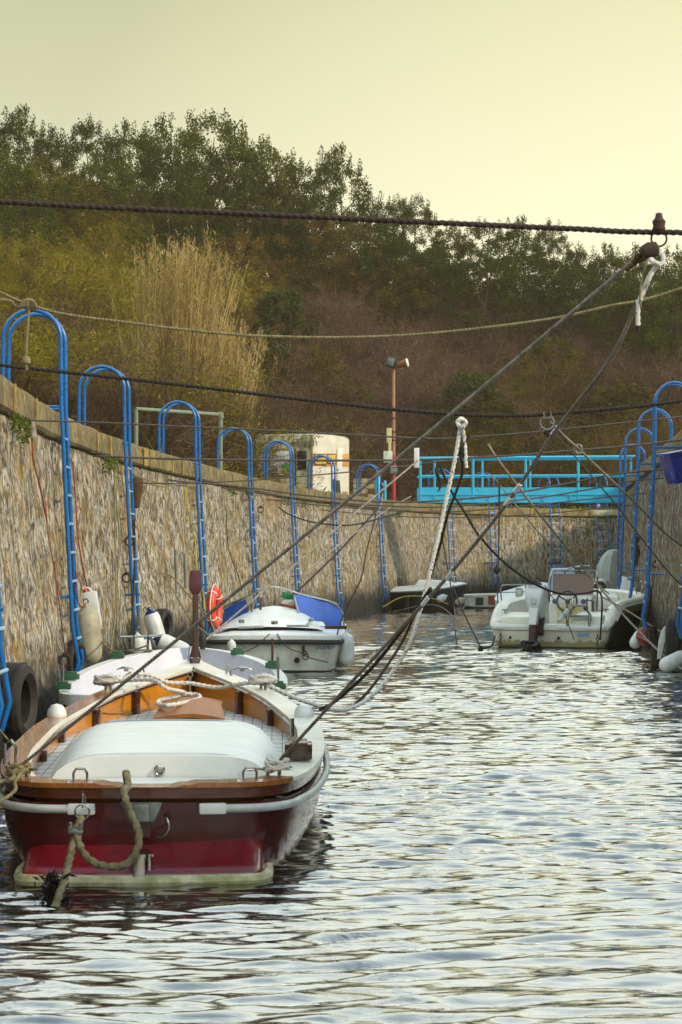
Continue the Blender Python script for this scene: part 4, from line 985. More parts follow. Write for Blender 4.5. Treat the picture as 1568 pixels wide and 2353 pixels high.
tyre(P(906, 1362, 66.5), .5, .22, 1.0, 'dark tyre on the far side of the gate post ladder')
tyre(P(795, 1400, 61.0), .3, .2, 1.3, 'dark tyre leaning at the foot of the long timber pole')
tyre(P(372, 1440, 30.8), .26, .2, 1.3, 'dark tyre behind the navy-topped fenders')
tyre(P(1548, 1475, 32.6), .36, .24, 1.4, 'dark tyre behind the white fin fender on the shaded quay')
def finf():
    q = P(1523, 1478, 32.6); r = thing('float', q, 'slim white flat float leaning by the dark tyre at the shaded quay', 'float')
    prof = cr([(-.05, -.25), (-.06, 0), (-.03, .2), (.03, .27), (.06, .25), (.03, 0), (0, -.24)], 4)
    MB().loft([[(a + b * .12, -.02, b) for a, b in prof], [(a + b * .12, .03, b) for a, b in prof]], True, True, True).build('board', MT['fendw'], r, bevel=.006)
finf()
o = MB().lathe([(.001, -.17), (.1, -.13), (.15, -.03), (.15, .04), (.1, .13), (.03, .16), (.03, .2), (.001, .2)], 18).build('buoy', dirty('faded_red_buoy', '#8c2a26', '#6a1e1c', .5, 6)); o.location = P(1482, 1462, 36.3); tag(o, 'faded red round buoy beside the motorboat bow, against the quay', 'buoy')
def piling():
    m = dirty('weedy_piling', '#1c1610', '#322818', .9, 6, bump=.4)
    for x, t, b, Y, r_, lb in ((1503, 1440, 1600, 34.0, .075, 'dark weed-covered stake in the water by the shaded quay'), (1398, 1300, 1420, 70, .08, 'thin dark stake under the far gangway'), ):
        a = P(x, t, Y); pts = cr([(a.x, Y, -.9), (a.x + .03, Y, a.z * .4), (a.x - .02, Y, a.z * .8), (a.x, Y, a.z)], 4)
        o = MB().tube(pts, [r_ * (1 + .15 * math.sin(i * 2.1)) for i in range(len(pts))], 9).build('stake', m); tag(o, lb, 'stake')
    for x, lb in ((885, 'by the navy boat bow'), (850, 'between the two round tyres'), (935, 'nearest the navy boat hull')):
        a = P(x, 1372, 64); o = MB().tube([(a.x - .04, 64, -.8), (a.x, 64, .2), (a.x + .03, 64, a.z)], [.07, .075, .05], 8).build('stake', m); tag(o, 'short rotten wooden stake standing in the water ' + lb, 'stake', 'rotten stakes')
piling()
def rods():
    m = MT['rust']; r = thing('rusty_rod_frame', P(1480, 1400, 36.5), 'rusty angled rod frame standing against the shaded quay wall', 'rod frame')
    o = Vector(r.location)
    for pts in ([(1485, 1345), (1497, 1347), (1490, 1400), (1480, 1440)], [(1497, 1347), (1496, 1400), (1492, 1470)]):
        MB().tube([P(x, y, 36.3) - o for x, y in pts], .017, 7).build('rod', m, r)
rods()
def sack():
    q = P(1461, 1272, 44); m = dirty('brown_sacking', '#5c4526', '#3c2c18', .95, 9, bump=.5)
    mb = MB(); mb.lathe([(.001, -.27), (.06, -.25), (.10, -.12), (.12, 0), (.10, .12), (.07, .2), (.12, .28), (.10, .36), (.001, .38)], 12)
    mb.v = [(v[0] * .8 * (1 + .2 * math.sin(v[2] * 17 + v[0] * 9)), v[1], v[2]) for v in mb.v]
    o = mb.build('sack', m); o.location = q; tag(o, 'frayed brown sack hanging on the shaded quay wall behind the ladders', 'sack')
    q = P(314, 1130, 31.0); mb = MB(); mb.lathe([(.001, -.25), (.05, -.22), (.07, -.1), (.10, .08), (.10, .2), (.03, .22), (.001, .22)], 12)
    o = mb.build('sack', m); o.location = q; tag(o, 'brown hanging sack tied beside the second hooped ladder', 'sack')
    q = P(75, 988, 20.1); o = MB().lathe([(.001, -.08), (.05, -.075), (.035, 0), (.02, .08), (.001, .085)], 12).build('rope_tassel', MT['ropegrey']); o.location = q; tag(o, 'frayed grey rope end hanging from a wall hook under the coping', 'rope end')
sack()
def wall_bits():
    # small rings, shackles and stubs let into the masonry
    for x, y, Y, lb in ((395, 1235, 30, 'rusty ring set high in the wall between two ladders'), (378, 1318, 29.5, 'rusty hook ring holding a pale drooping cord'), (130, 1505, 23.0, 'dark iron ring low in the wall by the dinghy'), (640, 1165, 46, 'dark iron ring under the coping by the fourth ladder'), (1478, 1290, 42, 'iron ring in the shaded quay wall')):
        q = P(x, y, Y); n = 1 if x < 784 else -1
        fr = LF if n == 1 else RF; f = fY(fr, Y); q = Vector((f[0].x + n * (.07 * (3.1 - q.z) + .05), Y, q.z))
        r = thing('wall_ring', q, lb, 'ring', 'iron rings in the masonry')
        MB().torus((0, 0, -.06), .06, .012, Matrix.Rotation(PI / 2, 3, 'X')).build('ring', MT['rust'], r); MB().box((0, 0, 0), (.06, .06, .05)).build('stub', MT['rust'], r, bevel=.01)
    m = dirty('grey_pvc', '#8c8c86', '#6c6c64', .6)
    for x, lb in ((596 * .625 - 0, 'grey drain pipe standing proud of the wall, first of two'), (388, '')):
        pass
    for x, y0, y1, Y, lb in ((364, 1266, 1355, 33.6, 'grey plastic pipe stub on the wall, the longer of two'), (387, 1272, 1352, 34.6, 'grey plastic pipe stub on the wall, the shorter of two')):
        a = P(x, y0, Y); b = P(x + 2, y1, Y); f = fY(LF, Y); X = f[0].x + .28
        o = MB().tube([(X, Y, a.z), (X + .02, Y, b.z)], .03, 10).build('drain_pipe', m); tag(o, lb, 'pipe', 'grey pipes on the wall')
wall_bits()
# ================================================================ boats
def half(pts, n=8): return cr(pts, n)
def ringof(h, z=None):
    """full closed ring from a half outline (stern centre to bow on +x)"""
    r = [(p[0], p[1], p[2] if z is None else z) for p in h]
    l = [(-p[0], p[1], p[2] if z is None else z) for p in h[-2:0:-1]]
    return r + l
def lerp3(a, b, k): return tuple(a[i] * (1 - k) + b[i] * k for i in range(3))
def hull_mb(g, w, bulge=.06, zlow=-.35, keel=.3, top=0.0):
    """g: gunwale half outline, w: waterline half outline (same length)"""
    rings = []
    for k in (0, .12, .25, .4, .55, .7, .85, 1):
        ring = []
        for a, b in zip(g, w):
            p = lerp3((a[0], a[1], a[2] - top), (b[0], b[1], 0), k); s = math.sin(k * PI) * bulge
            d = math.hypot(p[0], .001); ring.append((p[0] + (s if p[0] > .02 else 0) * min(1, p[0] / .3), p[1], p[2]))
        rings.append(ringof(ring))
    u = [(b[0] * (1 - keel), b[1], zlow) for b in w]; rings.append(ringof(u))
    mb = MB(); mb.loft(rings, True, False, True); return mb
def inset(h, d, ystern=None, ybow=None):
    """inner outline of a half outline, d metres in"""
    o = []
    n = len(h)
    for i in range(n):
        a = Vector(h[max(i - 1, 0)][:2]); b = Vector(h[min(i + 1, n - 1)][:2]); t = (b - a).normalized(); nn = Vector((-t.y, t.x))
        q = Vector(h[i][:2]) + nn * d
        o.append((max(0, q.x), q.y, h[i][2]))
    o[0] = (0, h[0][1] + d, h[0][2]); o[-1] = (0, o[-2][1] + .02 if o[-2][0] > .02 else h[-1][1] - d * 1.6, h[-1][2])
    return o
def rubstrake(h, r, z_off, out, i0, i1, side):
    return [(side * (p[0] + out), p[1] - (0 if p[0] > .8 else 0), p[2] + z_off) for p in h[i0:i1]]
def band(h1, h2, thick_up, mb=None):
    """flat ring between outlines h1 (outer) and h2 (inner), raised thick_up, as a closed solid"""
    a = ringof(h1); b = ringof(h2); mb = mb or MB()
    rings = []
    for p, q in zip(a, b):
        rings.append([(p[0], p[1], p[2]), (p[0], p[1], p[2] + thick_up), (q[0], q[1], q[2] + thick_up), (q[0], q[1], q[2])])
    rings.append(rings[0]); mb.loft(rings, True); return mb
def halfband(h1, h2, up, side, i0=0, i1=None):
    h1, h2 = h1[i0:i1], h2[i0:i1]; mb = MB()
    return mb.loft([[(side * p[0], p[1], p[2]), (side * p[0], p[1], p[2] + up), (side * q[0], q[1], q[2] + up), (side * q[0], q[1], q[2])] for p, q in zip(h1, h2)], True, True, True)
# ------------------------------------------------ the red boat
def paintred(name, a, b, stain):
    t = NT(name); v = t.coord(); n1 = t.noise(v, 2.2, 6, .6); n2 = t.noise(t.mapv(v, (1, 1, 4)), 7, 6, .7)
    c = t.mix(t.ramp(n1, [(.35, 0), (.65, 1)]), a, b); c = t.mix(t.ramp(n2, [(.55, 0), (.72, .5)]), c, stain)
    t.bsdf(c, t.math('ADD', t.math('MULTIPLY', n2, .25), .12), 0, t.bump(t.noise(v, 40, 4), .08, .004), .3); return t.m
MT['hullred'] = paintred('dark_red_hull_paint', '#551015', '#380a0e', '#220709')
MT['skirtred'] = paintred('bright_red_paint', '#7e1222', '#620e1a', '#400a12')
MT['teak'] = None
def tiledeck():
    t = NT('white_planked_deck'); v = t.coord()
    mp = t.mapv(v, (12.5, 4.2, 1)); b = t.n('ShaderNodeTexBrick'); t.l(mp, b.inputs['Vector'])
    b.offset = 0; b.inputs['Scale'].default_value = 1; b.inputs['Mortar Size'].default_value = .045; b.inputs['Brick Width'].default_value = 1.0; b.inputs['Row Height'].default_value = 1.0
    b.inputs['Color1'].default_value = (*lin('#c4c2c0'), 1); b.inputs['Color2'].default_value = (*lin('#b4b0ae'), 1); b.inputs['Mortar'].default_value = (*lin('#2a2624'), 1)
    c = t.mix(t.ramp(t.noise(v, 6, 5), [(.4, 0), (.8, .5)]), b.outputs[0], '#8e8a84'); t.bsdf(c, .55); return t.m
MT['deck'] = tiledeck()
MT['hatch'] = dirty('pale_blue_white_paint', '#dadcda', '#c6cccc', .5, 3, c3='#8d979a', c3t=.74, stretch=(1, 4, 1))
RB = thing('fishing_boat', (-1.11, 12.0, 0), 'dark red wooden boat with amber varnished bulwarks and a pale blue-white hatch', 'boat', rz=.03); RB.scale = (.975, 1, 1)
G = half([(0, 0, .515), (.36, .015, .515), (.64, .07, .515), (.83, .32, .515), (.96, .95, .51), (1.05, 1.9, .515), (1.07, 2.8, .53), (1.05, 3.6, .56), (.92, 4.35, .62), (.74, 5.0, .69), (.47, 5.65, .76), (.22, 6.3, .81), (.0, 7.0, .86)])
Wl = half([(0, .10, 0), (.34, .11, 0), (.60, .16, 0), (.74, .35, 0), (.85, .95, 0), (.93, 1.8, 0), (.96, 2.7, 0), (.93, 3.5, 0), (.80, 4.2, 0), (.62, 4.8, 0), (.38, 5.5, 0), (.16, 6.1, 0), (0, 6.7, 0)])
def zdeck(y): return .40 + .025 * max(0, y - .5) / 1.5 + .018 * max(0, y - 3) ** 1.1
def red_boat():
    r = RB
    hull_mb(G, Wl, .05, -.4, .35, .085).build('hull', MT['hullred'], r)
    # sheer strake of dark varnished wood standing proud of the hull
    a = ringof([(p[0] + .012, p[1] - .012 if p[1] < .3 else p[1], p[2] - .058) for p in G]); b = ringof([(p[0] + .02, p[1] - .02 if p[1] < .3 else p[1], p[2] - .0) for p in G]); c = ringof([(max(0, p[0] - .03), p[1] + .02, p[2] - .0) for p in G]); d = ringof([(max(0, p[0] - .03), p[1] + .02, p[2] - .058) for p in G])
    mb = MB(); mb.loft([[x, y, z, w] for x, y, z, w in zip(a, b, c, d)] + [[a[0], b[0], c[0], d[0]]], True); mb.build('sheer_strake', dirty('brown_sheer_strake', '#5e2c18', '#3a170d', .25, 5, stretch=(1, 1, 6), coat=.6), r, angle=50)
    Gi = inset(G, .16); Go = [(p[0] + .03, p[1] - (.03 if p[1] < .3 else 0), p[2]) for p in G]; Go[0] = (0, -.03, G[0][2])
    Gi2 = inset(G, .13)
    Go = [(x, y, z + .003) for x, y, z in Go]; Gi = [(x, y, z + .003) for x, y, z in Gi]; Gi2 = [(x, y, z + .003) for x, y, z in Gi2]
    halfband(Go, Gi, .022, 1, 24, None).build('cap_rail', MT['whitecap'], r)  # cap rail whitened here and at the bow, sky glare put into the colour
    o = halfband(Go, Gi2, .022, -1, 24, 76).build('cap_rail', MT['varnish'], r); o['label'] = 'varnished brown cap rail'
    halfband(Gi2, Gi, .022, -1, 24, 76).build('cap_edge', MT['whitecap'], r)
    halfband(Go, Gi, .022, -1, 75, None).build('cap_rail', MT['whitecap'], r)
    # stern cap: varnished, with the shallow notch in the middle
    mb = MB(); rr = []
    for s in (1, -1):
        idx = range(25) if s == 1 else range(24, -1, -1)
        pass
    full = [(p, q) for p, q in zip(Go[:25], Gi[:25])]
    seq = [((-p[0], p[1], p[2]), (-q[0], q[1], q[2])) for p, q in full[::-1]] + full[1:]
    for p, q in seq:
        u = .028 if abs(p[0]) > .27 else (.006 if abs(p[0]) < .2 else .017)
        rr.append([p, (p[0], p[1], p[2] + u), (q[0], q[1], q[2] + u), q])
    mb.loft(rr, True, True, True); o = mb.build('stern_cap', MT['varnish'], r)
    # inner bulwark
    ring = ringof(Gi); rd = ringof([(p[0], p[1], zdeck(p[1])) for p in Gi])
    mb = MB(); mb.loft([ring, rd], True); mb.build('bulwark_panel', MT['amber'], r)
    # thin dark lip under the cap on the inside
    R2 = ringof([(max(0, p[0] - .012), p[1], p[2] - .012) for p in Gi]); mb = MB().tube(R2, .016, 6, closed=True); mb.build('inner_rail', MT['darkwood'], r)
    mb = MB(); ii = [(p[0] - .001 if p[0] > .01 else 0, p[1], zdeck(p[1])) for p in Gi]
    rings = [[(p[0] * k / 6, p[1], p[2] + .03 * (1 - (k / 6) ** 2)) for k in range(-6, 7)] for p in ii]
    mb.loft(rings, False); mb.build('deck', MT['deck'], r)
    # plain white after deck
    rings = [[(p[0] * k / 6 * .995, p[1], p[2] + .03 * (1 - (k / 6) ** 2) + .045) for k in range(-6, 7)] for p in ii if p[1] < .96]
    MB().loft(rings, False).build('after_deck', MT['hatch'], r)
    for s in (-1, 1):
        MB().box((s * .80, 1.05, zdeck(1.05) + .03), (.26, .10, .05)).build('deck_beam', MT['darkwood'], r, bevel=.008)
        for i in (44, 55, 66, 76):
            p = Gi[i]; zt = p[2]; zb = zdeck(p[1]); q = Gi[i + 1]; ang = math.atan2(q[1] - p[1], (q[0] - p[0]) * s)
            MB().box((s * (p[0] - .028), p[1], (zt + zb) / 2 - .006), (.075, .05, zt - zb - .012), rot=ang).build('frame_rib', MT['darkwood'], r, bevel=.008)
    # hatch
    mb = MB(); rings = []
    for y, w, z0, z1 in ((.88, .72, 0, .0), (.885, .72, 0, .0), (.90, .72, .0, .185), (1.0, .72, 0, .195), (1.5, .76, 0, .225), (2.1, .77, 0, .245), (2.5, .74, 0, .25), (2.74, .68, 0, .23), (2.84, .62, 0, .10)):
        zb = zdeck(y) + .02; row = []
        for k in range(25):
            t = -1 + 2 * k / 24; prof = max(0, 1 - abs(t) ** 7.0) ** .85
            camber = 1 - .05 * t * t
            row.append((w * t + .03, y, zb + z1 * prof * camber + (.001 if z1 == 0 else 0)))
        rings.append(row)
    mb.loft(rings, False)
    o = mb.build('hatch_cover', MT['hatch'], r, angle=50)
    MB().tube([(.68 * t, .93 + .02 * abs(t), zdeck(.93) + .02 + .196 * max(0, 1 - abs(t) ** 7) ** .85 * (1 - .05 * t * t) + .002) for t in [x / 12 for x in range(-10, 11)]], .005, 5).build('seam', MT['hatch'], o)
    MB().tube([(.66 * t, 2.45 - .03 * abs(t), zdeck(2.45) + .02 + .252 * max(0, 1 - abs(t) ** 7) ** .85 * (1 - .05 * t * t) + .003) for t in [x / 12 for x in range(-10, 11)]], .006, 5).build('batten', dirty('blue_grey_batten', '#8fa6ae', '#7d949c', .5), o)
    mb = MB().lathe([(.035, 0), (.035, .004), (.02, .012), (.001, .012)], 14, Mx((0.02, .889, zdeck(.9) + .12), (0, -1, 0))); mb.torus((.02, .868, zdeck(.9) + .11), .022, .007, Matrix.Rotation(PI / 2, 3, 'X'), 16, 7); mb.build('ring_pull', MT['steel'], o)
    MB().box((0, .875, zdeck(.88) + .028), (1.3, .02, .012)).build('coaming', MT['hatch'], o)
    # fore seat wedge
    mb = MB(); rows = []
    for y, z in ((4.35, .07), (4.8, .13), (5.15, .12)):
        w = .29 if y < 4.4 else .25; rows.append([(.05 + w * k / 6, y, zdeck(y) + z + .04 * (1 - (k / 6) ** 2)) for k in range(-6, 7)])
    top = rows; bot = [[(p[0], p[1], p[2] - .03) for p in rw] for rw in rows]
    mb.loft(top, False); mb.loft(bot, False); mb.loft([top[0], bot[0]], False); mb.loft([top[-1], bot[-1]], False)
    for s in (0, -1): mb.loft([[t_[s] for t_ in top], [b_[s] for b_ in bot]], False)
    st = mb.build('fore_hatch', dirty('amber_hatch_board', '#9a5c1a', '#7a430f', .5, 4, stretch=(2, 6, 2)), r, angle=30)
    MB().box((.05, 4.40, zdeck(4.4) + .04), (.52, .03, .07)).build('front_board', MT['darkwood'], st)
    # stem post
    MB().box((0, 6.80, .60), (.13, .30, .64), taper=.7).build('stem', MT['darkwood'], r, bevel=.02)
    mb = MB(); mb.loft([[(-.055, 6.86, .90), (.055, 6.86, .90), (.055, 6.96, .90), (-.055, 6.96, .90)], [(-.030, 6.88, 1.0), (.030, 6.88, 1.0), (.030, 6.95, 1.0), (-.030, 6.95, 1.0)], [(-.026, 6.88, 1.48), (.026, 6.88, 1.48), (.026, 6.94, 1.48), (-.026, 6.94, 1.48)]], True, True, True)
    mb.build('stem_post', MT['darkwood'], r, bevel=.008)
    mb = MB(); mb.loft([[(-.03, 6.885, 1.475), (.03, 6.885, 1.475), (.03, 6.935, 1.475), (-.03, 6.935, 1.475)], [(-.058, 6.885, 1.53), (.058, 6.885, 1.53), (.058, 6.935, 1.53), (-.058, 6.935, 1.53)], [(-.056, 6.89, 1.66), (.056, 6.89, 1.66), (.056, 6.93, 1.66), (-.056, 6.93, 1.66)], [(-.045, 6.89, 1.70), (.045, 6.89, 1.70), (.045, 6.93, 1.70), (-.045, 6.93, 1.70)]], True, True, True)
    mb.build('post_head', dirty('faded_post_head', '#5a3038', '#40181c', .5, 6), r, bevel=.01)
    # stern skirt and its white edge
    rs_ = []
    # hull-side top line is high at the ends and dips to the plate
    sk = [(-.73, .38), (-.74, .10), (-.72, -.10), (-.67, -.19), (-.4, -.23), (0, -.25), (.4, -.23), (.62, -.19), (.68, -.10), (.695, .10), (.69, .38)]
    skc = cr(sk, 5)
    def hull_y(x): return .11 + .05 * min(1, abs(x) / .6) ** 2 + (max(0, abs(x) - .6) * 1.5)
    up = []
    for x, y in skc:
        xx = x * .985; zz = .20 + .09 * max(0, x) + .05 * max(0, abs(x) - .45)
        up.append((xx, min(.5, max(y + .10, hull_y(xx) - .01)), zz))
    o1 = [(x, y, .055) for x, y in skc]; o2 = [(x * .985, y + .015, .075) for x, y in skc]; o0 = [(x, y, -.12) for x, y in skc]
    mid = [(a[0] * .8 + b[0] * .2, a[1] * .72 + b[1] * .28, .105) for a, b in zip(o2, up)]
    mb = MB(); mb.loft([o0, o1, o2, mid, up], False); mb.build('stern_skirt', MT['skirtred'], r, angle=60)
    pts = [(x * 1.015, y - .012 if abs(x) < .70 else y, .022) for x, y in skc]
    MB().tube(pts, .036, 8).build('skirt_edge', dirty('algae_stained_white_rubber', '#c9c6a8', '#8f8c5c', .6, 7, .4, .6, c3='#3f3f22', c3t=.64), r)
    # white end caps and half-round rubbing strake
    for s, i0 in ((1, 9), (-1, 9)):
        pts = [(s * (p[0] + .045), p[1] - (.045 if p[1] < .35 else 0), p[2] - .115) for p in G[i0:97 - 14]]
        MB().tube(pts, .025, 10).build('rubbing_strake', dirty('grey_white_rubber', '#c4c8c8', '#9a9c98', .4, 5, c3='#77745e', c3t=.7), r)
        p = pts[0]; a = Vector(pts[1]) - Vector(pts[0])
        MB().box(Vector(p) - a.normalized() * .06, (.16, .055, .062), rot=math.atan2(a.y, a.x)).build('strake_end_cap', MT['gel'], r, bevel=.012)
    # rudder gudgeon and the upper plate
    g = MB().box((-.03, -.255, .05), (.07, .05, .22)).box((-.03, -.15, .155), (.075, .22, .035)).box((.025, -.18, .11), (.02, .10, .12)).build('rudder_bracket', MT['steel'], r, bevel=.006)
    mb = MB(); mb.tube([(.025, -.18, .155), (.05, -.18, .155)], .009, 6); mb.tube([(.02, -.18, .08), (.045, -.18, .08)], .008, 6); mb.build('bolt', MT['steel'], g)
    pl = MB(); pl.loft([[(-.16, .0, .435), (.09, .0, .435), (.04, .02, .32), (-.08, .02, .32)], [(-.16, -.017, .435), (.09, -.017, .435), (.04, .003, .32), (-.08, .003, .32)]], True, True, True)
    pl.box((-.03, -.03, .38), (.09, .05, .10)); pl.build('transom_plate', MT['galv'], r, bevel=.006)
    # fairlead hoops and other deck fittings
    def hoop(x, y, z, rz, w=.05, nm='fairlead'):
        mb = MB(); c, s_ = math.cos(rz), math.sin(rz)
        pts = [(-w * 1.5, 0), (-w * .8, .004), (-w * .8, .05), (-w * .5, .075), (w * .5, .075), (w * .8, .05), (w * .8, .004), (w * 1.5, 0)]
        mb.tube([(x + a * c, y + a * s_, z + b) for a, b in pts], .008, 7); mb.build(nm, MT['steel'], r)
    hoop(-.40, .06, .545, 0); hoop(.60, .10, .545, .1)
    hoop(-.42, 5.75, .80, 1.1); hoop(.33, 5.95, .81, -1.1)
    def cleat(x, y, z, rz):
        mb = MB(); c, s_ = math.cos(rz), math.sin(rz)
        mb.tube([(x - .12 * c, y - .12 * s_, z + .05), (x - .05 * c, y - .05 * s_, z + .042), (x + .05 * c, y + .05 * s_, z + .042), (x + .12 * c, y + .12 * s_, z + .05)], [.006, .013, .013, .006], 7)
        for k in (-.04, .04): mb.tube([(x + k * c, y + k * s_, z), (x + k * c, y + k * s_, z + .045)], .012, 7)
        mb.build('cleat', MT['steel'], r)
    cleat(-.78, .35, .545, -.6); cleat(.74, .35, .545, .5); cleat(-.66, 5.15, .735, 1.1); cleat(.64, 5.15, .735, -1.1)
    for x, y, z in ((-.985, 4.0, .60), (.99, 3.95, .60)):
        MB().lathe([(.075, 0), (.078, .02), (.07, .06), (.045, .095), (.001, .108)], 20, Matrix.Translation((x - .02 * (1 if x > 0 else -1), y, z))).build('dome_fender', MT['gel'], r)
    # oarlock block and thole pin
    bk = MB().box((.90, 1.35, .60), (.18, .22, .10)).box((.90, 1.35, .655), (.12, .30, .02)).build('oarlock_block', MT['darkwood'], r, bevel=.01)
    MB().tube([(.86, 1.40, .64), (.86, 1.40, .80)], .014, 8).box((.86, 1.40, .67), (.05, .05, .03)).build('thole_pin', MT['steel'], bk)
    MB().tube([(-.97, 1.0, .55), (-.97, 1.0, .68), (-.93, 1.0, .70), (-.90, 1.0, .66), (-.90, 1.0, .56)], .011, 7).build('oarlock', MT['steel'], r)
    for x, y in ((.60, .62), (.83, .78)): MB().lathe([(.032, 0), (.032, .006), (.012, .014), (.001, .014)], 14, Matrix.Translation((x, y, .548))).build('deck_filler', MT['steel'], r)
    MB().tube([(0.02, 5.35, zdeck(5.3) + .12), (0.02, 5.35, zdeck(5.3) + .30)], .009, 6).torus((.02, 5.35, zdeck(5.3) + .32), .022, .006, Matrix.Rotation(PI / 2, 3, 'X'), 12, 6).build('eye_bolt', MT['steel'], r)
    # U hook on the transom
    MB().tube(cr([(.10, .02, .20 + .16), (.12, -.03, .34), (.13, -.04, .29), (.10, -.04, .25), (.05, -.03, .235)], 4), .008, 6).build('transom_hook', MT['steel'], r)
red_boat()
def rbw(x, y, z):
    v = RB.matrix_basis if False else Matrix.Translation(RB.location) @ Matrix.Rotation(.03, 4, 'Z') @ Matrix.Diagonal((.975, 1, 1, 1)); return v @ Vector((x, y, z))
# ------------------------------------------------ white dinghy ahead of it
def dinghy():
    r = thing('dinghy', (-1.62, 19.4, 0), 'open white boat with green blocks on its rim, just beyond the red boat', 'boat', rz=.02)
    g = half([(0, 0, .53), (.6, .03, .53), (.95, .25, .53), (1.06, .9, .54), (1.08, 1.7, .58), (1.0, 2.5, .63), (.8, 3.3, .69), (.45, 3.9, .75), (0, 4.25, .79)])
    w = half([(0, .25, 0), (.5, .25, 0), (.75, .4, 0), (.85, .9, 0), (.86, 1.7, 0), (.78, 2.4, 0), (.58, 3.0, 0), (.3, 3.5, 0), (0, 3.8, 0)])
    rd = dirty('dull_red_bottom', '#6e2c26', '#54201c', .6, 5)
    hull_mb(g, w, .05, -.3, .3, .10).build('hull', rd, r)
    go = [(p[0] + .03, p[1] - (.03 if p[1] < .2 else 0), p[2] - .1) for p in g]
    ring = ringof(go); top = ringof([(p[0] + .03, p[1], p[2]) for p in g]); ti = ringof(inset([(p[0], p[1], p[2]) for p in g], .07))
    inner = inset(g, .12); ib = ringof([(p[0], p[1], .22) for p in inset(g, .2)]); im = ringof([(p[0], p[1], .30) for p in inset(g, .14)])
    mb = MB(); mb.loft([ring, top, ti, im, ib], True); mb.build('topside', MT['gel'], r, angle=40)
    lav = dirty('lavender_white_paint', '#c8cad8', '#bcbecc', .4, 3)
    # inside sides standing up behind the rim
    a = ringof([(p[0], p[1], p[2] - .012) for p in inset(g, .075)]); b = ringof([(p[0], p[1], .26) for p in inset(g, .17)])
    MB().loft([a, b], True).build('inner_side', lav, r)
    MB().add([(p[0], p[1], .26) for p in ringof(inset(g, .16))], [tuple(range(len(ringof(g))))]).build('floor', MT['gel'], r)
    gb = dirty('green_block', '#1f5a3c', '#174630', .5, 6)
    for x, y, z, pin in ((-1.02, .55, .56, 1), (-1.05, 1.6, .59, 0), (1.03, .55, .56, 1), (.95, 2.55, .65, 1), (.55, 3.7, .73, 0), (-.75, 3.4, .71, 0)):
        b_ = MB().box((x, y, z + .02), (.15, .10, .055)).box((x, y, z + .055), (.10, .07, .03)).build('oarlock_block', gb, r, bevel=.006)
        if pin: MB().tube([(x, y, z + .05), (x, y, z + .30)], .012, 8).build('thole_pin', MT['rust'] if y > 2 else MT['galv'], b_)
    mb = MB()
    for x in (-.08, .08): mb.tube([(x - .53, 3.85, .76), (x - .53, 3.85, .94)], .014, 8)
    mb.tube([(-.76, 3.85, .91), (-.30, 3.85, .93)], .014, 8); mb.box((-.53, 3.85, .765), (.26, .12, .02)); mb.build('bow_rail', MT['steel'], r)
    for x in (-.62, .62):
        mb = MB(); mb.tube([(x - .1, 3.0, .60), (x - .04, 2.98, .62), (x + .04, 2.98, .62), (x + .1, 3.0, .60)], [.006, .014, .014, .006], 7); mb.box((x, 3.0, .60), (.05, .05, .04)); mb.build('cleat', MT['steel'], r)
    MB().lathe([(.03, 0), (.03, .06), (.045, .10), (.03, .16), (.001, .2)], 12, Matrix.Translation((.15, 4.0, .77))).build('black_lamp', MT['black'], r)
dinghy()
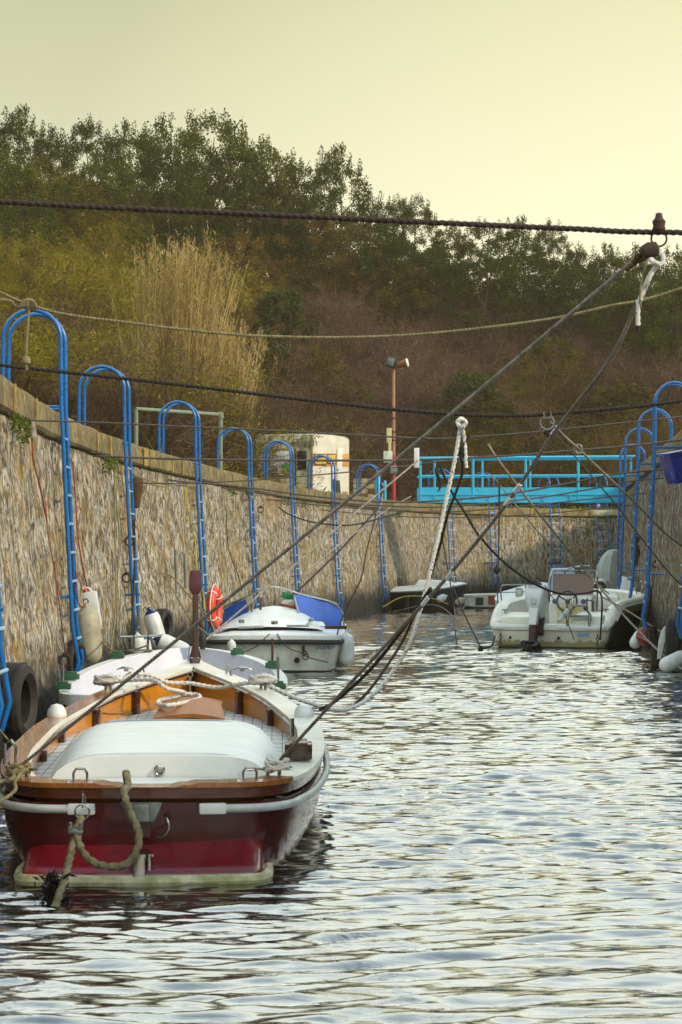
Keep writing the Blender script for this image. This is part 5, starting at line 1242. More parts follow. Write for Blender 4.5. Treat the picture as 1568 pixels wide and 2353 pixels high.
# ------------------------------------------------ cabin boat with blue side cloths
def cabin_boat():
    Y = 32.0; xc = P(628, 1500, Y).x
    r = thing('cabin_boat', (xc, Y, 0), 'small white cabin boat with blue side cloths and a black rubbing strip', 'boat', rz=-.03)
    g = half([(0, 0, .57), (.5, .03, .57), (.92, .14, .56), (1.02, .45, .56), (1.04, 1.5, .57), (1.04, 3, .60), (.9, 4.2, .66), (.5, 5.2, .72), (0, 5.7, .74)])
    w = half([(0, .12, 0), (.45, .16, 0), (.80, .28, 0), (.88, .6, 0), (.92, 1.5, 0), (.92, 3, 0), (.8, 4, 0), (.4, 4.8, 0), (0, 5.2, 0)])
    hull_mb(g, w, .03, -.3, .3, .0).build('hull', MT['geldirty'], r)
    a = ringof([(p[0] * 1.004 + .006, p[1] - .008, .085) for p in w]); b = ringof([(p[0] * 1.0 + .004, p[1] - .006, -.05) for p in w]); MB().loft([a, b], True).build('boot_stripe', dirty('dark_antifouling', '#2c1c1a', '#1a1210', .7, 6), r)
    st = ringof([(p[0] + .02, p[1] - (.02 if p[1] < .3 else 0), p[2] - .10) for p in g]); MB().tube(st, .035, 8, closed=True).build('rubbing_strip', MT['black'], r)
    # moulded deck
    dk = []
    gi = inset(g, .10); lip = ringof([(p[0] + .015, p[1] - .01, p[2] - .06) for p in g])
    for sc_, dz in ((1, .0), (.9, .025), (.75, .05)): dk.append(ringof([(p[0] * sc_, p[1] * (1 if p[1] > .5 else 1) + (1 - sc_) * .9 * (1 if p[1] < 2.5 else -1), p[2] + dz) for p in gi]))
    g0 = ringof(g); mb = MB(); mb.loft([lip, ringof([(p[0] + .012, p[1] - .01, p[2] + .0) for p in g]), ringof([(p[0] - .03 if p[0] > .05 else p[0], p[1] + .02, p[2] + .02) for p in g])] + dk, True, False, True); mb.build('deck', MT['gel'], r, angle=40)
    # raised cabin top
    mb = MB(); rows = []
    for y, wd, h in ((.75, .86, .05), (1.2, .82, .13), (1.8, .78, .24), (2.3, .70, .30), (2.35, .66, .06)):
        rows.append([(wd * t - .12, y + .0, .61 + h * max(0, 1 - abs(t) ** 2.2) ** .55 * (1.15 - .15 * abs(t)) + .01) for t in [k / 10 for k in range(-10, 11)]])
    mb.loft(rows, False); mb.build('cabin_top', MT['gel'], r, angle=50)
    # bow frame hoop and blue cloths
    fr = MB(); arc = cr([(-1.02, 2.6, .6), (-1.0, 2.55, .90), (-.65, 2.4, 1.08), (-.25, 2.35, 1.26), (-.05, 2.35, 1.26), (.35, 2.4, 1.14), (.80, 2.5, 1.02), (.98, 2.7, .88), (1.0, 2.8, .60)], 5)
    fr.tube(arc, .018, 7); fr.tube([(.30, 1.9, .82), (.18, 2.4, 1.17)], .016, 7); fr.tube([(-.48, 1.9, .84), (-.40, 2.35, 1.16)], .016, 7); fr.build('hood_frame', MT['steel'], r)
    cb = dirty('blue_canvas', '#0d5cc4', '#0b48a0', .6, 4, bump=.2)
    for pts in ([(.31, 1.95, .74), (.20, 2.35, 1.15), (.50, 2.42, 1.10), (.78, 2.5, 1.01), (.97, 2.68, .88), (.97, 2.7, .56), (.72, 2.4, .60), (.48, 2.1, .68)], [(-.50, 1.95, .74), (-.60, 2.38, 1.07), (-.8, 2.42, 1.0), (-.97, 2.5, .9), (-1.0, 2.5, .60), (-.75, 2.2, .64)]):
        mb = MB(); mb.loft([[(a, b - .006, c) for a, b, c in pts], [(a, b + .006, c) for a, b, c in pts]], True, True, True); mb.build('blue_cloth', cb, r)
    MB().tube([(-.30, 1.5, .92), (-.30, 1.5, 1.10)], .02, 8).lathe([(.035, 0), (.04, .03), (.02, .06), (.001, .06)], 10, Matrix.Translation((-.30, 1.5, 1.10))).build('light_stub', MT['steel'], r)
    fl = MB(); 
    for i, c in enumerate(('#1c7a4a', '#d8d8d0', '#c03a34')):
        pass
    for i, (c, nm) in enumerate((('#1c7a4a', 'green'), ('#d4d4cc', 'white'), ('#c4423c', 'red'))):
        mb = MB(); rows = []
        for k in range(5): 
            x = -.02 + .02 * math.sin(k * 1.3); rows.append([(x + j * .05 + i * .02, 2.45 + .02 * math.sin(k + j), 1.20 - .10 * i - .10 * k / 4 - j * .012) for j in range(5)])
        mb.loft(rows, False); o = mb.build('flag_stripe', dirty(nm + '_flag_cloth', c, c, .8), r)
    # end face: fittings, rust-rimmed drains, plates, small shackles
    def yf(x): return .03 + .10 * min(1, abs(x) / .9) ** 2
    for x, z in ((-.42, .42), (.33, .43), (-.40, .16), (.36, .19)):
        y = yf(x) - .02
        MB().lathe([(.045, 0), (.045, .02), (.02, .02), (.016, -.01)], 12, Mx((x, y + .05, z), (0, -1, 0))).build('drain_fitting', MT['rust'], r)
    MB().box((0.02, .04, .50), (.09, .03, .12)).build('centre_plate', MT['steel'], r, bevel=.01); MB().box((.02, .02, .77), (.10, .07, .06)).build('bow_roller', MT['steel'], r, bevel=.01)
    MB().box((0.02, .07, .25), (.04, .05, .42)).build('keel_rib', MT['geldirty'], r, bevel=.015)
    for x, z in ((-.62, .34), (.46, .36)):
        mb = MB(); mb.box((x, yf(x) + .01, z), (.045, .02, .11)); mb.torus((x + .02, yf(x) - .02, z - .06), .035, .008, Matrix.Rotation(PI / 2, 3, 'X') , 12, 6); mb.build('shackle', MT['rust'], r)
    MB().tube(cr([(-.05, 0, .60), (-.3, -.03, .38), (-.62, -.03, .27), (-.75, -.02, .22), (-.95, .1, .24)], 5), .008, 5).build('slack_cord', MT['wire'], r)
    MB().tube(cr([(.06, 0, .60), (.15, -.03, .46), (.28, -.04, .36), (.44, -.05, .31), (.55, -.06, .24), (.84, -.0, .16)], 5), .009, 5).build('slack_cord', MT['wire'], r)
    mb = MB(); mb.torus((.50, -.04, .25), .045, .008, Matrix.Rotation(PI / 2, 3, 'X'), 14, 6); mb.build('iron_ring', MT['rust'], r)
    for x, h_ in ((-.36, .22), ):
        MB().tube([(x - .2, .25, .68), (x + .2, .22, .70)], .02, 7).build('grab_rail', MT['steel'], r)
    MB().lathe([(.001, 0), (.16, .01), (.12, .07), (.001, .08)], 14, Matrix.Translation((.62, .62, .69))).build('white_bucket_lid', MT['gel'], r)
    MB().box((.35, .55, .70), (.34, .12, .03)).build('grey_board', MT['galv'], r, bevel=.008); MB().box((.95, .35, .685), (.34, .14, .05)).build('dark_block', MT['rust'], r, bevel=.01)
    for s in (-1,): MB().box((s * .55, .85, .76), (.09, .05, .06)).build('vent', MT['galv'], r, bevel=.01)
    MB().box((.55, .80, .78), (.09, .05, .06)).build('vent', MT['galv'], r, bevel=.01)
    cu = bpy.data.curves.new('name_lettering', 'FONT'); cu.body = 'titanio'; cu.size = .12; cu.shear = .35; cu.extrude = .002; cu.align_x = 'CENTER'; cu.space_character = .92
    cu.materials.append(dirty('navy_lettering', '#1f2f66', '#22346c', .5)); to = text_mesh(cu, 'name_lettering', r)
    to.location = (.78, .05, .36); to.rotation_euler = (PI / 2 - .10, 0, .28)
    return r
CB = cabin_boat()
q = P(797, 1492, 32.6); fender('fender', q, .50, .12, 'grey-white fender hanging at the side of the cabin boat near the open water', MT['fendw'], group='fenders on the cabin boat'); 
q = P(783, 1500, 32.9); fender('fender', q, .46, .11, 'browner fender tucked behind the one at the cabin boat side', MT['fend'], group='fenders on the cabin boat')
q = P(533, 1495 - 8, 31.2) ; fender('fender', P(532, 1618 - 130, 31.6), .22, .07, 'small white fender low between dinghy and cabin boat', MT['fendw'], group='fenders on the cabin boat')
def lifebuoy():
    q = P(493, 1396, 33.4); r = thing('lifebuoy', q, 'orange ring lifebuoy with white cords standing on the cabin boat edge', 'lifebuoy')
    om = dirty('orange_buoy', '#d8431c', '#b83214', .45, 4, c3='#e8a080', c3t=.72); Mz = Matrix.Rotation(1.32, 3, 'Z') @ Matrix.Rotation(PI / 2, 3, 'X')
    # oval seen nearly edge on
    n = 28; pts = [Mz @ Vector((.19 * math.cos(a), .27 * math.sin(a), 0)) for a in [2 * PI * k / n for k in range(n)]]
    MB().tube(pts, .075, 14, closed=True).build('ring', om, r)
    for k in (3, 10, 17, 24):
        c = pts[k]; t = (pts[(k + 1) % n] - pts[k - 1]).normalized(); mb = MB()
        M = Mx((0, 0, 0), t).to_3x3(); mb.torus(c, .078, .012, M, 16, 6); mb.build('white_band', MT['fendw'], r)
    MB().tube(cr([tuple(Mz @ Vector((.29 * math.cos(a), (.37 + .03 * math.sin(4 * a)) * math.sin(a), .02))) for a in [2 * PI * k / 12 for k in range(13)]], 3), .009, 5).build('grab_cord', MT['fendw'], r)
lifebuoy()
# ------------------------------------------------ open motorboat on the far side
def outboard(r, x, y, z, sc_=1, tilt=.5, cowl=None):
    o = bpy.data.objects.new('outboard_motor', None); 
    M = Matrix.Translation((x, y, z)) @ Matrix.Rotation(-tilt, 4, 'X') @ Matrix.Scale(sc_, 4)
    mb = MB()
    prof = [(-.15, -.16), (.15, -.16)]
    rings = []
    for zz, wb, wf, y0, y1 in ((-.02, .07, .09, -.12, .10), (.06, .10, .13, -.20, .14), (.20, .14, .165, -.27, .18), (.34, .15, .165, -.29, .19), (.43, .125, .15, -.27, .17), (.48, .08, .11, -.20, .12)):
        c_ = .035
        rings.append([(-wb, y0 + c_, zz), (-wb + c_, y0, zz), (wb - c_, y0, zz), (wb, y0 + c_, zz), (wf, y1 - c_, zz), (wf - c_, y1, zz), (-wf + c_, y1, zz), (-wf, y1 - c_, zz)])
    mb.loft(rings, True, True, True); mb.xf(M); ob = mb.build('outboard_motor', cowl or MT['gel'], r, bevel=.012, angle=30)
    if not cowl:
        MB().loft([[(-.10, -.285, .40), (.10, -.285, .40), (.03, -.235, .10), (-.03, -.235, .10)], [(-.10, -.30, .40), (.10, -.30, .40), (.03, -.25, .10), (-.03, -.25, .10)]], True, True, True).xf(M).build('rear_panel', dirty('pale_grey_cowl_panel', '#b4bcc2', '#98a0a8', .35, 5), ob, bevel=.006)
        for s_ in (-1, 1): MB().tube([(s_ * .155, -.24, .42), (s_ * .172, -.02, .40), (s_ * .17, .15, .30)], .010, 5).xf(M).build('cowl_trim', MT['black'], ob)
        MB().box((0, -.05, .492), (.12, .12, .02)).xf(M).build('top_badge', MT['rust'], ob, bevel=.005)
    MB().loft([[(-.11, -.288, .44), (.11, -.288, .44), (.125, -.30, .405), (-.125, -.30, .405)], [(-.11, -.298, .44), (.11, -.298, .44), (.125, -.31, .405), (-.125, -.31, .405)]], True, True, True).xf(M).build('cowl_stripe', MT['fendb'] if cowl else MT['black'], ob)
    MB().loft([[(-.05, -.12, .0), (.05, -.12, .0), (.05, .10, .0), (-.05, .10, .0)], [(-.06, -.16, -.25), (.06, -.16, -.25), (.05, .08, -.25), (-.05, .08, -.25)], [(-.04, -.16, -.55), (.04, -.16, -.55), (.035, .06, -.55), (-.035, .06, -.55)], [(-.03, -.18, -.78), (.03, -.18, -.78), (.02, .04, -.78), (-.02, .04, -.78)]], True, True, True).xf(M).build('drive_leg', MT['rust'] if not cowl else MT['gel'], ob, bevel=.01)
    if not cowl: MB().loft([[(-.07, -.20, .12), (.07, -.20, .12), (.07, -.1, .12), (-.07, -.1, .12)], [(-.055, -.19, -.22), (.055, -.19, -.22), (.05, .0, -.22), (-.05, .0, -.22)]], True, True, True).xf(M).build('leg_fairing', MT['gel'], ob, bevel=.01)
    MB().box((0, -.08, -.52), (.26, .34, .02)).xf(M).build('cavitation_plate', MT['black'], ob)
    pr = MB().lathe([(.05, -.06), (.06, 0), (.02, .12), (.001, .13)], 10, Mx((0, -.26, -.64), (0, -1, 0)))
    for k in range(3):
        a = 2 * PI * k / 3 + .5; c_, s_ = math.cos(a), math.sin(a); pr.loft([[(.04 * c_, -.27, -.64 + .04 * s_), (.12 * c_ - .05 * s_, -.25, -.64 + .12 * s_ + .05 * c_), (.17 * c_, -.28, -.64 + .17 * s_), (.12 * c_ + .05 * s_, -.32, -.64 + .12 * s_ - .05 * c_)], [(.04 * c_, -.28, -.64 + .04 * s_), (.12 * c_ - .05 * s_, -.26, -.64 + .12 * s_ + .05 * c_), (.17 * c_, -.29, -.64 + .17 * s_), (.12 * c_ + .05 * s_, -.33, -.64 + .12 * s_ - .05 * c_)]], True, True, True)
    pr.xf(M).build('propeller', MT['black'], ob)
    MB().box((0, .14, -.10), (.22, .12, .30)).xf(M).build('clamp_bracket', MT['black'], ob, bevel=.01)
    return ob
def motorboat():
    r = thing('motorboat', (3.98, 39.9, 0), 'open cream motorboat with tilted outboard, steering wheel and brown windscreen, beside the shaded quay', 'boat', rz=-.30)
    cream = dirty('cream_gelcoat', '#d9d8cc', '#c2c0b0', .35, 3, .4, .7, c3='#8f8668', c3t=.72)
    g = half([(0, 0, .42), (.7, .0, .42), (1.05, .05, .43), (1.16, .25, .52), (1.20, .9, .80), (1.25, 2, .86), (1.28, 3.2, .88), (1.15, 4.4, .93), (.7, 5.4, .97), (0, 5.9, 1.0)])
    w = half([(0, .04, 0), (.66, .04, 0), (.98, .06, 0), (1.02, .25, 0), (1.04, .9, 0), (1.04, 2, 0), (1.0, 3, 0), (.8, 4, 0), (.4, 4.8, 0), (0, 5.2, 0)])
    hm = NT('motorboat_hull'); v = hm.coord(); sx = hm.n('ShaderNodeSeparateXYZ'); hm.l(v, sx.inputs[0])
    c = hm.mix(hm.ramp(hm.noise(v, 3, 6), [(.4, 0), (.7, 1)]), '#c8c8b8', '#a9a890')
    c = hm.mix(hm.ramp(hm.math('ADD', sx.outputs[2], hm.math('MULTIPLY', hm.noise(hm.mapv(v, (3, 3, .7)), 5, 4), -.25)), [(-.10, .9), (.03, 0)]), c, '#7d7548')
    hm.bsdf(c, .4); MT['mhull'] = hm.m
    hull_mb(g, w, .05, -.3, .3, .0).build('hull', hm.m, r)
    MB().loft([ringof([(p[0] + .006, p[1] - .008, .035) for p in w]), ringof([(p[0] + .005, p[1] - .006, -.06) for p in w])], True).build('boot_stripe', MT['black'], r)
    # dark sheet over one flank, the hull's shade put into its colour
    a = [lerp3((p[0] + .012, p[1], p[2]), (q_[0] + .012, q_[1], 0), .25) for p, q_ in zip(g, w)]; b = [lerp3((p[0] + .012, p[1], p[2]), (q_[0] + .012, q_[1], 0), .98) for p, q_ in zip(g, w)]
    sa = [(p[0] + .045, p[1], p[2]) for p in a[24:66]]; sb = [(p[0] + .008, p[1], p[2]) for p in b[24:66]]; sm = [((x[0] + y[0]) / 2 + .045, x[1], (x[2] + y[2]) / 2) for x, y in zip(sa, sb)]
    MB().loft([sa, sm, sb], False).build('side_shade', dirty('shaded_brown_topside', '#4a3c33', '#2e2520', .45, 5), r)
    gi = inset(g, .20); gi2 = inset(g, .3)
    mb = MB(); mb.loft([ringof([(p[0] + .04, p[1] - (.03 if p[1] < .2 else 0), p[2] - .07) for p in g]), ringof([(p[0] + .05, p[1] - (.03 if p[1] < .2 else 0), p[2] - .02) for p in g]), ringof([(p[0] + .01, p[1], p[2] + .03) for p in g]), ringof([(p[0], p[1], p[2] + .05) for p in inset(g, .1)]), ringof([(p[0], p[1], p[2] + .0) for p in gi]), ringof([(p[0], p[1], .22) for p in gi2])], True, False, True)
    mb.build('deck_moulding', cream, r, angle=50)
    MB().tube([(p[0] + .055, p[1], p[2] - .06) for p in g[26:70]], .022, 8).build('rubbing_strip', MT['gel'], r)
    # stern seats / wells either side of the motor
    MB().loft([[(-1.0, .12, .40), (-.28, .12, .40), (-.28, 1.0, .40), (-1.05, 1.0, .40)], [(-.98, .16, .60), (-.34, .16, .60), (-.34, .9, .66), (-1.02, .9, .68)]], True, True, True).build('stern_locker', cream, r, bevel=.05)
    MB().loft([[(.30, .12, .40), (1.0, .12, .40), (1.05, 1.0, .40), (.30, 1.0, .40)], [(.42, .20, .62), (.98, .20, .62), (1.02, .9, .70), (.42, .9, .68)]], True, True, True).build('stern_locker', cream, r, bevel=.05)
    MB().box((-.62, -.012, .20), (.62, .02, .26)).build('transom_panel', MT['mhull'], r, bevel=.01); MB().box((.62, -.012, .40), (.9, .07, .07)).build('transom_ledge', MT['gel'], r, bevel=.03); MB().box((-.68, -.012, .40), (.8, .06, .07)).build('transom_ledge', MT['gel'], r, bevel=.03)
    bs = dirty('worn_blue_decal', '#3f8fc4', '#5a9fca', .5)
    MB().box((.58, -.004, .27), (.09, .008, .06)).box((.70, -.004, .275), (.12, .008, .05)).build('blue_decal', bs, r)
    for x in (-.76, .18): MB().lathe([(.03, 0), (.03, .015), (.001, .016)], 10, Mx((x, .02 - .03, .2), (0, -1, 0))).build('drain', MT['rust'], r)
    for x in (-.95, .93):
        mb = MB(); 
        for k in range(4): mb.torus((x, -.03 - .01 * k, .26 - k * .06), .028, .008, Matrix.Rotation(PI / 2, 3, 'X') if k % 2 else Matrix.Rotation(PI / 2, 3, 'Y'), 10, 5)
        mb.build('transom_chain', MT['rust'], r)
    # console
    cs = MB().loft([[(-.42, 2.0, .22), (.44, 2.0, .22), (.44, 2.6, .22), (-.42, 2.6, .22)], [(-.42, 2.0, .80), (.44, 2.0, .80), (.44, 2.6, .80), (-.42, 2.6, .80)], [(-.42, 2.12, .95), (.44, 2.12, .95), (.44, 2.55, 1.0), (-.42, 2.55, 1.0)]], True, True, True).build('console', cream, r, bevel=.04)
    MB().box((.0, 1.98, .56), (.5, .02, .36)).build('cream_panel', dirty('yellowed_panel', '#cfc48c', '#b8ac74', .5, 4, c3='#b07a1e', c3t=.66), cs, bevel=.01)
    MB().tube([(-.03, 1.955, .74), (-.02, 1.955, .62), (-.03, 1.955, .50)], [.03, .025, .01], 6, flat=.2).build('rust_stain', dirty('orange_rust', '#a8691a', '#8a5214', .8), cs)
    for x in (-.30, .28): MB().lathe([(.05, 0), (.05, .02), (.035, .025), (.001, .025)], 14, Mx((x, 2.02, .85), (0, -1, .3))).build('gauge', MT['fendb'], cs)
    MB().lathe([(.05, 0), (.045, .03), (.001, .03)], 12, Mx((.33, 1.99, .72), (0, -1, 0))).build('gauge', MT['black'], cs)
    sw = MB().torus((-.03, 1.90, .86), .20, .021, Matrix.Rotation(PI / 2 - .25, 3, 'X'), 28, 8); 
    for a in (.5, 2.6, 4.7): sw.tube([(-.03, 1.92, .86), (-.03 + .19 * math.cos(a), 1.90 , .86 + .19 * math.sin(a))], .014, 6)
    sw.lathe([(.05, 0), (.04, .04), (.001, .05)], 12, Mx((-.03, 1.95, .85), (0, -1, .2))); sw.build('steering_wheel', dirty('grey_wheel', '#3c3a3c', '#2e2c30', .4), r)
    gl = NT('tinted_windscreen'); gl.bsdf('#6a4438', .12, trans=.35); 
    MB().loft([[(-.42, 2.35, .98), (.42, 2.35, .98), (.42, 2.48, 1.40), (-.42, 2.48, 1.40)], [(-.42, 2.36, .98), (.42, 2.36, .98), (.42, 2.49, 1.40), (-.42, 2.49, 1.40)]], True, True, True).build('windscreen', gl.m, r)
    MB().tube(cr([(-.46, 2.3, .85), (-.46, 2.38, 1.3), (-.43, 2.42, 1.43), (-.36, 2.43, 1.46), (0, 2.43, 1.46), (.40, 2.43, 1.46), (.47, 2.42, 1.42), (.50, 2.38, 1.3), (.50, 2.3, .5)], 4), .018, 8).build('windscreen_frame', MT['steel'], r)
    MB().box((.36, 2.2, .58), (.16, .3, .62)).build('dark_seat_back', dirty('dark_brown_vinyl', '#2c1f1a', '#1e1612', .5), r, bevel=.03)
    MB().loft([[(-.75, 3.6, .62), (.75, 3.6, .62), (.55, 4.9, .75), (-.55, 4.9, .75)], [(-.72, 3.65, .92), (.72, 3.65, .92), (.5, 4.8, .98), (-.5, 4.8, .98)]], True, True, True).build('foredeck', cream, r, bevel=.06)
    outboard(r, -.24, -.12, .62, 1.22, .42)
    # stainless boarding ladder
    mb = MB()
    for s in (-1, 1):
        x = .56 + s * .21; mb.tube(cr([(x, .02, .44), (x, .06, .56), (x - s * .0, .14, .64), (x - s * .07, .12, .74), (x - s * .07, .16, .96)], 3), .019, 7); mb.tube([(x, -.02, .42), (x, -.02, .66)], .024, 7)
    mb.build('ladder_rail', MT['steel'], r)
    for z, w_ in ((.62, .36), (.82, .28)): MB().box((.56, .10, z), (w_, .07, .05)).build('ladder_step', MT['galv'], r, bevel=.008)
    for x, y, z in ((-.98, .5, .68), (.98, .6, .70)):
        mb = MB(); mb.tube([(x - .05, y - .05, z + .04), (x + .05, y + .05, z + .04)], .014, 6); mb.tube([(x, y, z - .02), (x, y, z + .05)], .014, 6); mb.build('cleat', MT['steel'], r)
    MB().tube([(.10, .4, .50), (.24, .6, .72)], .045, 10).build('rolled_chart_tube', MT['fendw'], r)
    mb = MB(); mb.tube(cr([(1.10, 4.2, .95), (1.12, 4.2, 1.12), (1.05, 4.35, 1.22), (.95, 4.5, 1.12), (.95, 4.5, .95)], 3), .015, 6); mb.tube([(1.05, 4.35, 1.2), (.80, 4.2, 1.28)], .016, 6); mb.build('bow_fitting', MT['steel'], r)
motorboat()
# ------------------------------------------------ boats beyond
def covered_boat():
    Y = 50.0; r = thing('moored_boat', (P(1385, 1400, Y).x, Y, 0), 'white boat beyond the motorboat with a big pale cloth hood over its motor', 'boat', rz=-.2)
    g = half([(0, 0, .8), (.6, .02, .8), (.95, .2, .82), (1.0, 1.5, .88), (.9, 3, .98), (.4, 4.3, 1.1), (0, 4.8, 1.15)]); w = half([(0, .1, 0), (.5, .1, 0), (.8, .25, 0), (.85, 1.4, 0), (.7, 2.7, 0), (.3, 3.8, 0), (0, 4.2, 0)])
    hull_mb(g, w, .03).build('hull', MT['gel'], r); MB().loft([ringof(g), ringof([(p[0] * .8, p[1] * .9 + .2, p[2] + .08) for p in g])], True, False, True).build('deck', MT['gel'], r)
    MB().tube([(p[0] + .01, p[1], p[2] - .08) for p in ringof(g)], .03, 6, closed=True).build('rubbing_strip', MT['galv'], r)
    cv = dirty('pale_cloth_hood', '#a9b0ac', '#8c9490', .8, 3, bump=.3)
    rings = [[(a * wd * (1 + .05 * math.sin(3 * t)) + lean, b * dp, z) for t in [2 * PI * k / 9 for k in range(9)] for a, b in [(math.cos(t), math.sin(t))]] for z, wd, dp, lean in ((.75, .26, .3, .06), (1.0, .33, .36, .05), (1.35, .30, .34, .07), (1.60, .22, .28, .12), (1.72, .14, .18, .17), (1.75, .03, .05, .2))]
    MB().loft(rings, True, True, True).xf(Matrix.Translation((.05, .5, .15))).build('motor_hood', cv, r, angle=25)
    MB().lathe([(.001, -.2), (.16, -.15), (.2, 0), (.16, .15), (.001, .2)], 14, Matrix.Translation((-.05, .05, 1.0))).build('white_float', MT['fendw'], r)
    MB().torus((-.05, -.12, .98), .11, .05, Matrix.Rotation(PI / 2, 3, 'X'), 16, 8).build('dark_pipe_end', MT['rust'], r)
    MB().tube(cr([(-.95, .3, .85), (-.9, .1, 1.35), (-.6, .0, 1.48), (-.3, .1, 1.5)], 4), .02, 7).tube([(-.9, .2, .9), (-.3, .4, 1.1)], .018, 6).build('stern_rail', MT['steel'], r)
    r = thing('moored_boat', (P(1225, 1400, 53).x, 53, 0), 'white boat partly hidden beyond the motorboat wheel, pale blue cover on its console', 'boat', rz=-.15)
    g = half([(0, 0, .55), (.6, .02, .55), (.95, .2, .6), (1.05, 1.5, .68), (.95, 3, .78), (.4, 4.3, .9), (0, 4.8, .95)])
    hull_mb(g, w, .03).build('hull', MT['gel'], r); MB().loft([ringof(g), ringof([(p[0] * .8, p[1] * .9 + .2, p[2] + .05) for p in g])], True, False, True).build('deck', MT['gel'], r)
    bc = dirty('pale_blue_cover', '#8fa8c0', '#7690aa', .5, 3)
    MB().loft([[(.30, .9, .6), (1.1, .9, .6), (1.1, 1.6, .6), (.30, 1.6, .6)], [(.32, .95, 1.0), (1.08, .95, 1.0), (1.08, 1.5, 1.0), (.32, 1.5, 1.0)], [(.40, 1.0, 1.40), (1.02, 1.0, 1.40), (1.0, 1.4, 1.42), (.42, 1.4, 1.42)]], True, True, True).build('console_cover', bc, r, bevel=.05)
    outboard(r, -.35, .05, .62, .62, .1, MT['geldirty'])
    MB().tube(cr([(-.8, .1, .6), (-.8, .0, .95), (-.5, .0, 1.0), (.1, .0, 1.0)], 4), .018, 6).tube([(-.8, .05, .8), (-.1, .05, .82)], .014, 6).build('stern_rail', MT['steel'], r)
covered_boat()
def far_boats():
    Y = 66.0; r = thing('moored_boat', (P(1040, 1400, Y).x, Y, 0), 'dark navy boat with a white foredeck moored under the far wall', 'boat', rz=1.15)
    nv = dirty('navy_hull', '#1c1a2c', '#231e22', .35, 4); bn = dirty('brown_bottom', '#3a2418', '#2a1a12', .7, 4)
    # bow toward local -y here: the outline is turned round
    g = half([(0, 0, .62), (.5, .03, .60), (.85, .3, .58), (1.0, 1.3, .58), (.95, 2.4, .62), (.55, 3.2, .72), (0, 3.7, .85)]); w = half([(0, .15, 0), (.4, .15, 0), (.68, .35, 0), (.8, 1.3, 0), (.7, 2.2, 0), (.35, 2.9, 0), (0, 3.2, 0)])
    g = [(p[0], -p[1] + .4, p[2]) for p in g]; w = [(p[0], -p[1] + .4, 0) for p in w]
    r.rotation_euler = (0, 0, .75); r.location = (P(862, 1400, Y).x, Y + .6, 0); r.rotation_euler = (0, 0, 1.05)
    hull_mb(g, w, .05).build('hull', nv, r)
    a = ringof([(p[0] + .01, p[1], .22) for p in [lerp3(x, (y[0], y[1], 0), .65) for x, y in zip(g, w)]]); b = ringof([(p[0] + .008, p[1], -.02) for p in w]); MB().loft([a, b], True).build('bottom_paint', bn, r)
    MB().tube(ringof([(p[0] + .02, p[1], p[2] - .03) for p in g]), .02, 6, closed=True).build('rubbing_strip', MT['galv'], r)
    MB().loft([ringof(g), ringof([(p[0] * .85, p[1] * .9, p[2] + .04) for p in g])], True, False, True).build('deck', MT['gel'], r)
    MB().loft([[(-.45, -3.0, .7), (.45, -3.0, .7), (.6, -1.6, .62), (-.6, -1.6, .62)], [(-.2, -2.6, .92), (.2, -2.6, .92), (.42, -1.8, .95), (-.42, -1.8, .95)]], True, True, True).build('cabin_top', MT['gel'], r, bevel=.04)
    for q_, lb in ((P(1015, 1375, 64.2), 'short white fender on the navy boat side'), (P(1057, 1382, 64.0), 'round dark-stained fender at the navy boat bow')): fender('fender', q_, .32, .11, lb, MT['fendw'] if 'white' in lb else MT['fend'], tilt=(1, 0, .5), group='fenders on the navy boat')
    Y = 67.5; a_ = P(1068, 1390, Y).x; b_ = P(1194, 1390, Y).x
    r = thing('moored_boat', (a_, Y, 0), 'low open boat painted red and white in blocks, lying along the far wall', 'boat'); L = b_ - a_
    wh = MT['geldirty']; ms = [('white_side', 0, .70, wh), ('bow_side', .70, 1.0, dirty('cream_orange_side', '#c9a070', '#b08658', .6, 4))]
    def sec(t):
        hw = .55 * min(1, (t + .15) / .3) * (1 if t < .7 else max(.05, 1 - ((t - .7) / .32) ** 2)); rk = (.10 * max(0, t - .8) / .2)
        return [(L * t + rk, -hw, .42 + .05 * t), (L * t, -hw * .85, -.1), (L * t, hw * .85, -.1), (L * t + rk, hw, .42 + .05 * t)]
    for nm, t0, t1, m in ms: MB().loft([sec(t0 + (t1 - t0) * k / 8) for k in range(9)], False).add(sec(t0), [(0, 1, 2, 3)]).build(nm, m, r)
    MB().box((L * .25, -.60, .24), (L * .14, .02, .24)).build('dark_panel', MT['black'], r); MB().box((L * .51, -.58, .27), (L * .2, .03, .28)).build('red_panel', dirty('red_side_panel', '#8a2018', '#6e1812', .5, 4), r)
    MB().tube([tuple(Vector(sec(t / 10)[0])) for t in range(11)], .03, 6).tube([tuple(Vector(sec(t / 10)[3])) for t in range(11)], .03, 6).build('gunwale', MT['whitecap'], r)
    MB().tube([tuple(Vector(sec(t / 10)[1]) + Vector((0, -.02, .10))) for t in range(11)], .06, 6).build('weed_line', dirty('weed', '#2f3a14', '#1c2210', .9), r)
    MB().loft([[(0, -.5, .1), (L * .9, -.35, .1), (L * .9, .35, .1), (0, .5, .1)], [(0, -.5, .12), (L * .9, -.35, .12), (L * .9, .35, .12), (0, .5, .12)]], True, True, True).build('floor', wh, r)
far_boats()
# ================================================================ mooring lines
def R(name, pts, r, mat, label, group=None, kind='rope', twist=True, n=6, cat='rope', parent=None):
    q = [P(*p) if not isinstance(p, Vector) else p for p in pts]
    mb = MB()
    if twist: mb.rope([tuple(a) for a in q], r, n)
    else: mb.tube(cr([tuple(a) for a in q], n) if len(q) > 2 else q, r, 7)
    o = mb.build(name, mat, parent)
    if not parent: tag(o, label, cat, group)
    return o
def span(x0, y0, Y0, pts, ext=0):
    pass
XG = 'ropes and cables spanning the channel'; DG = 'slanting mooring lines'
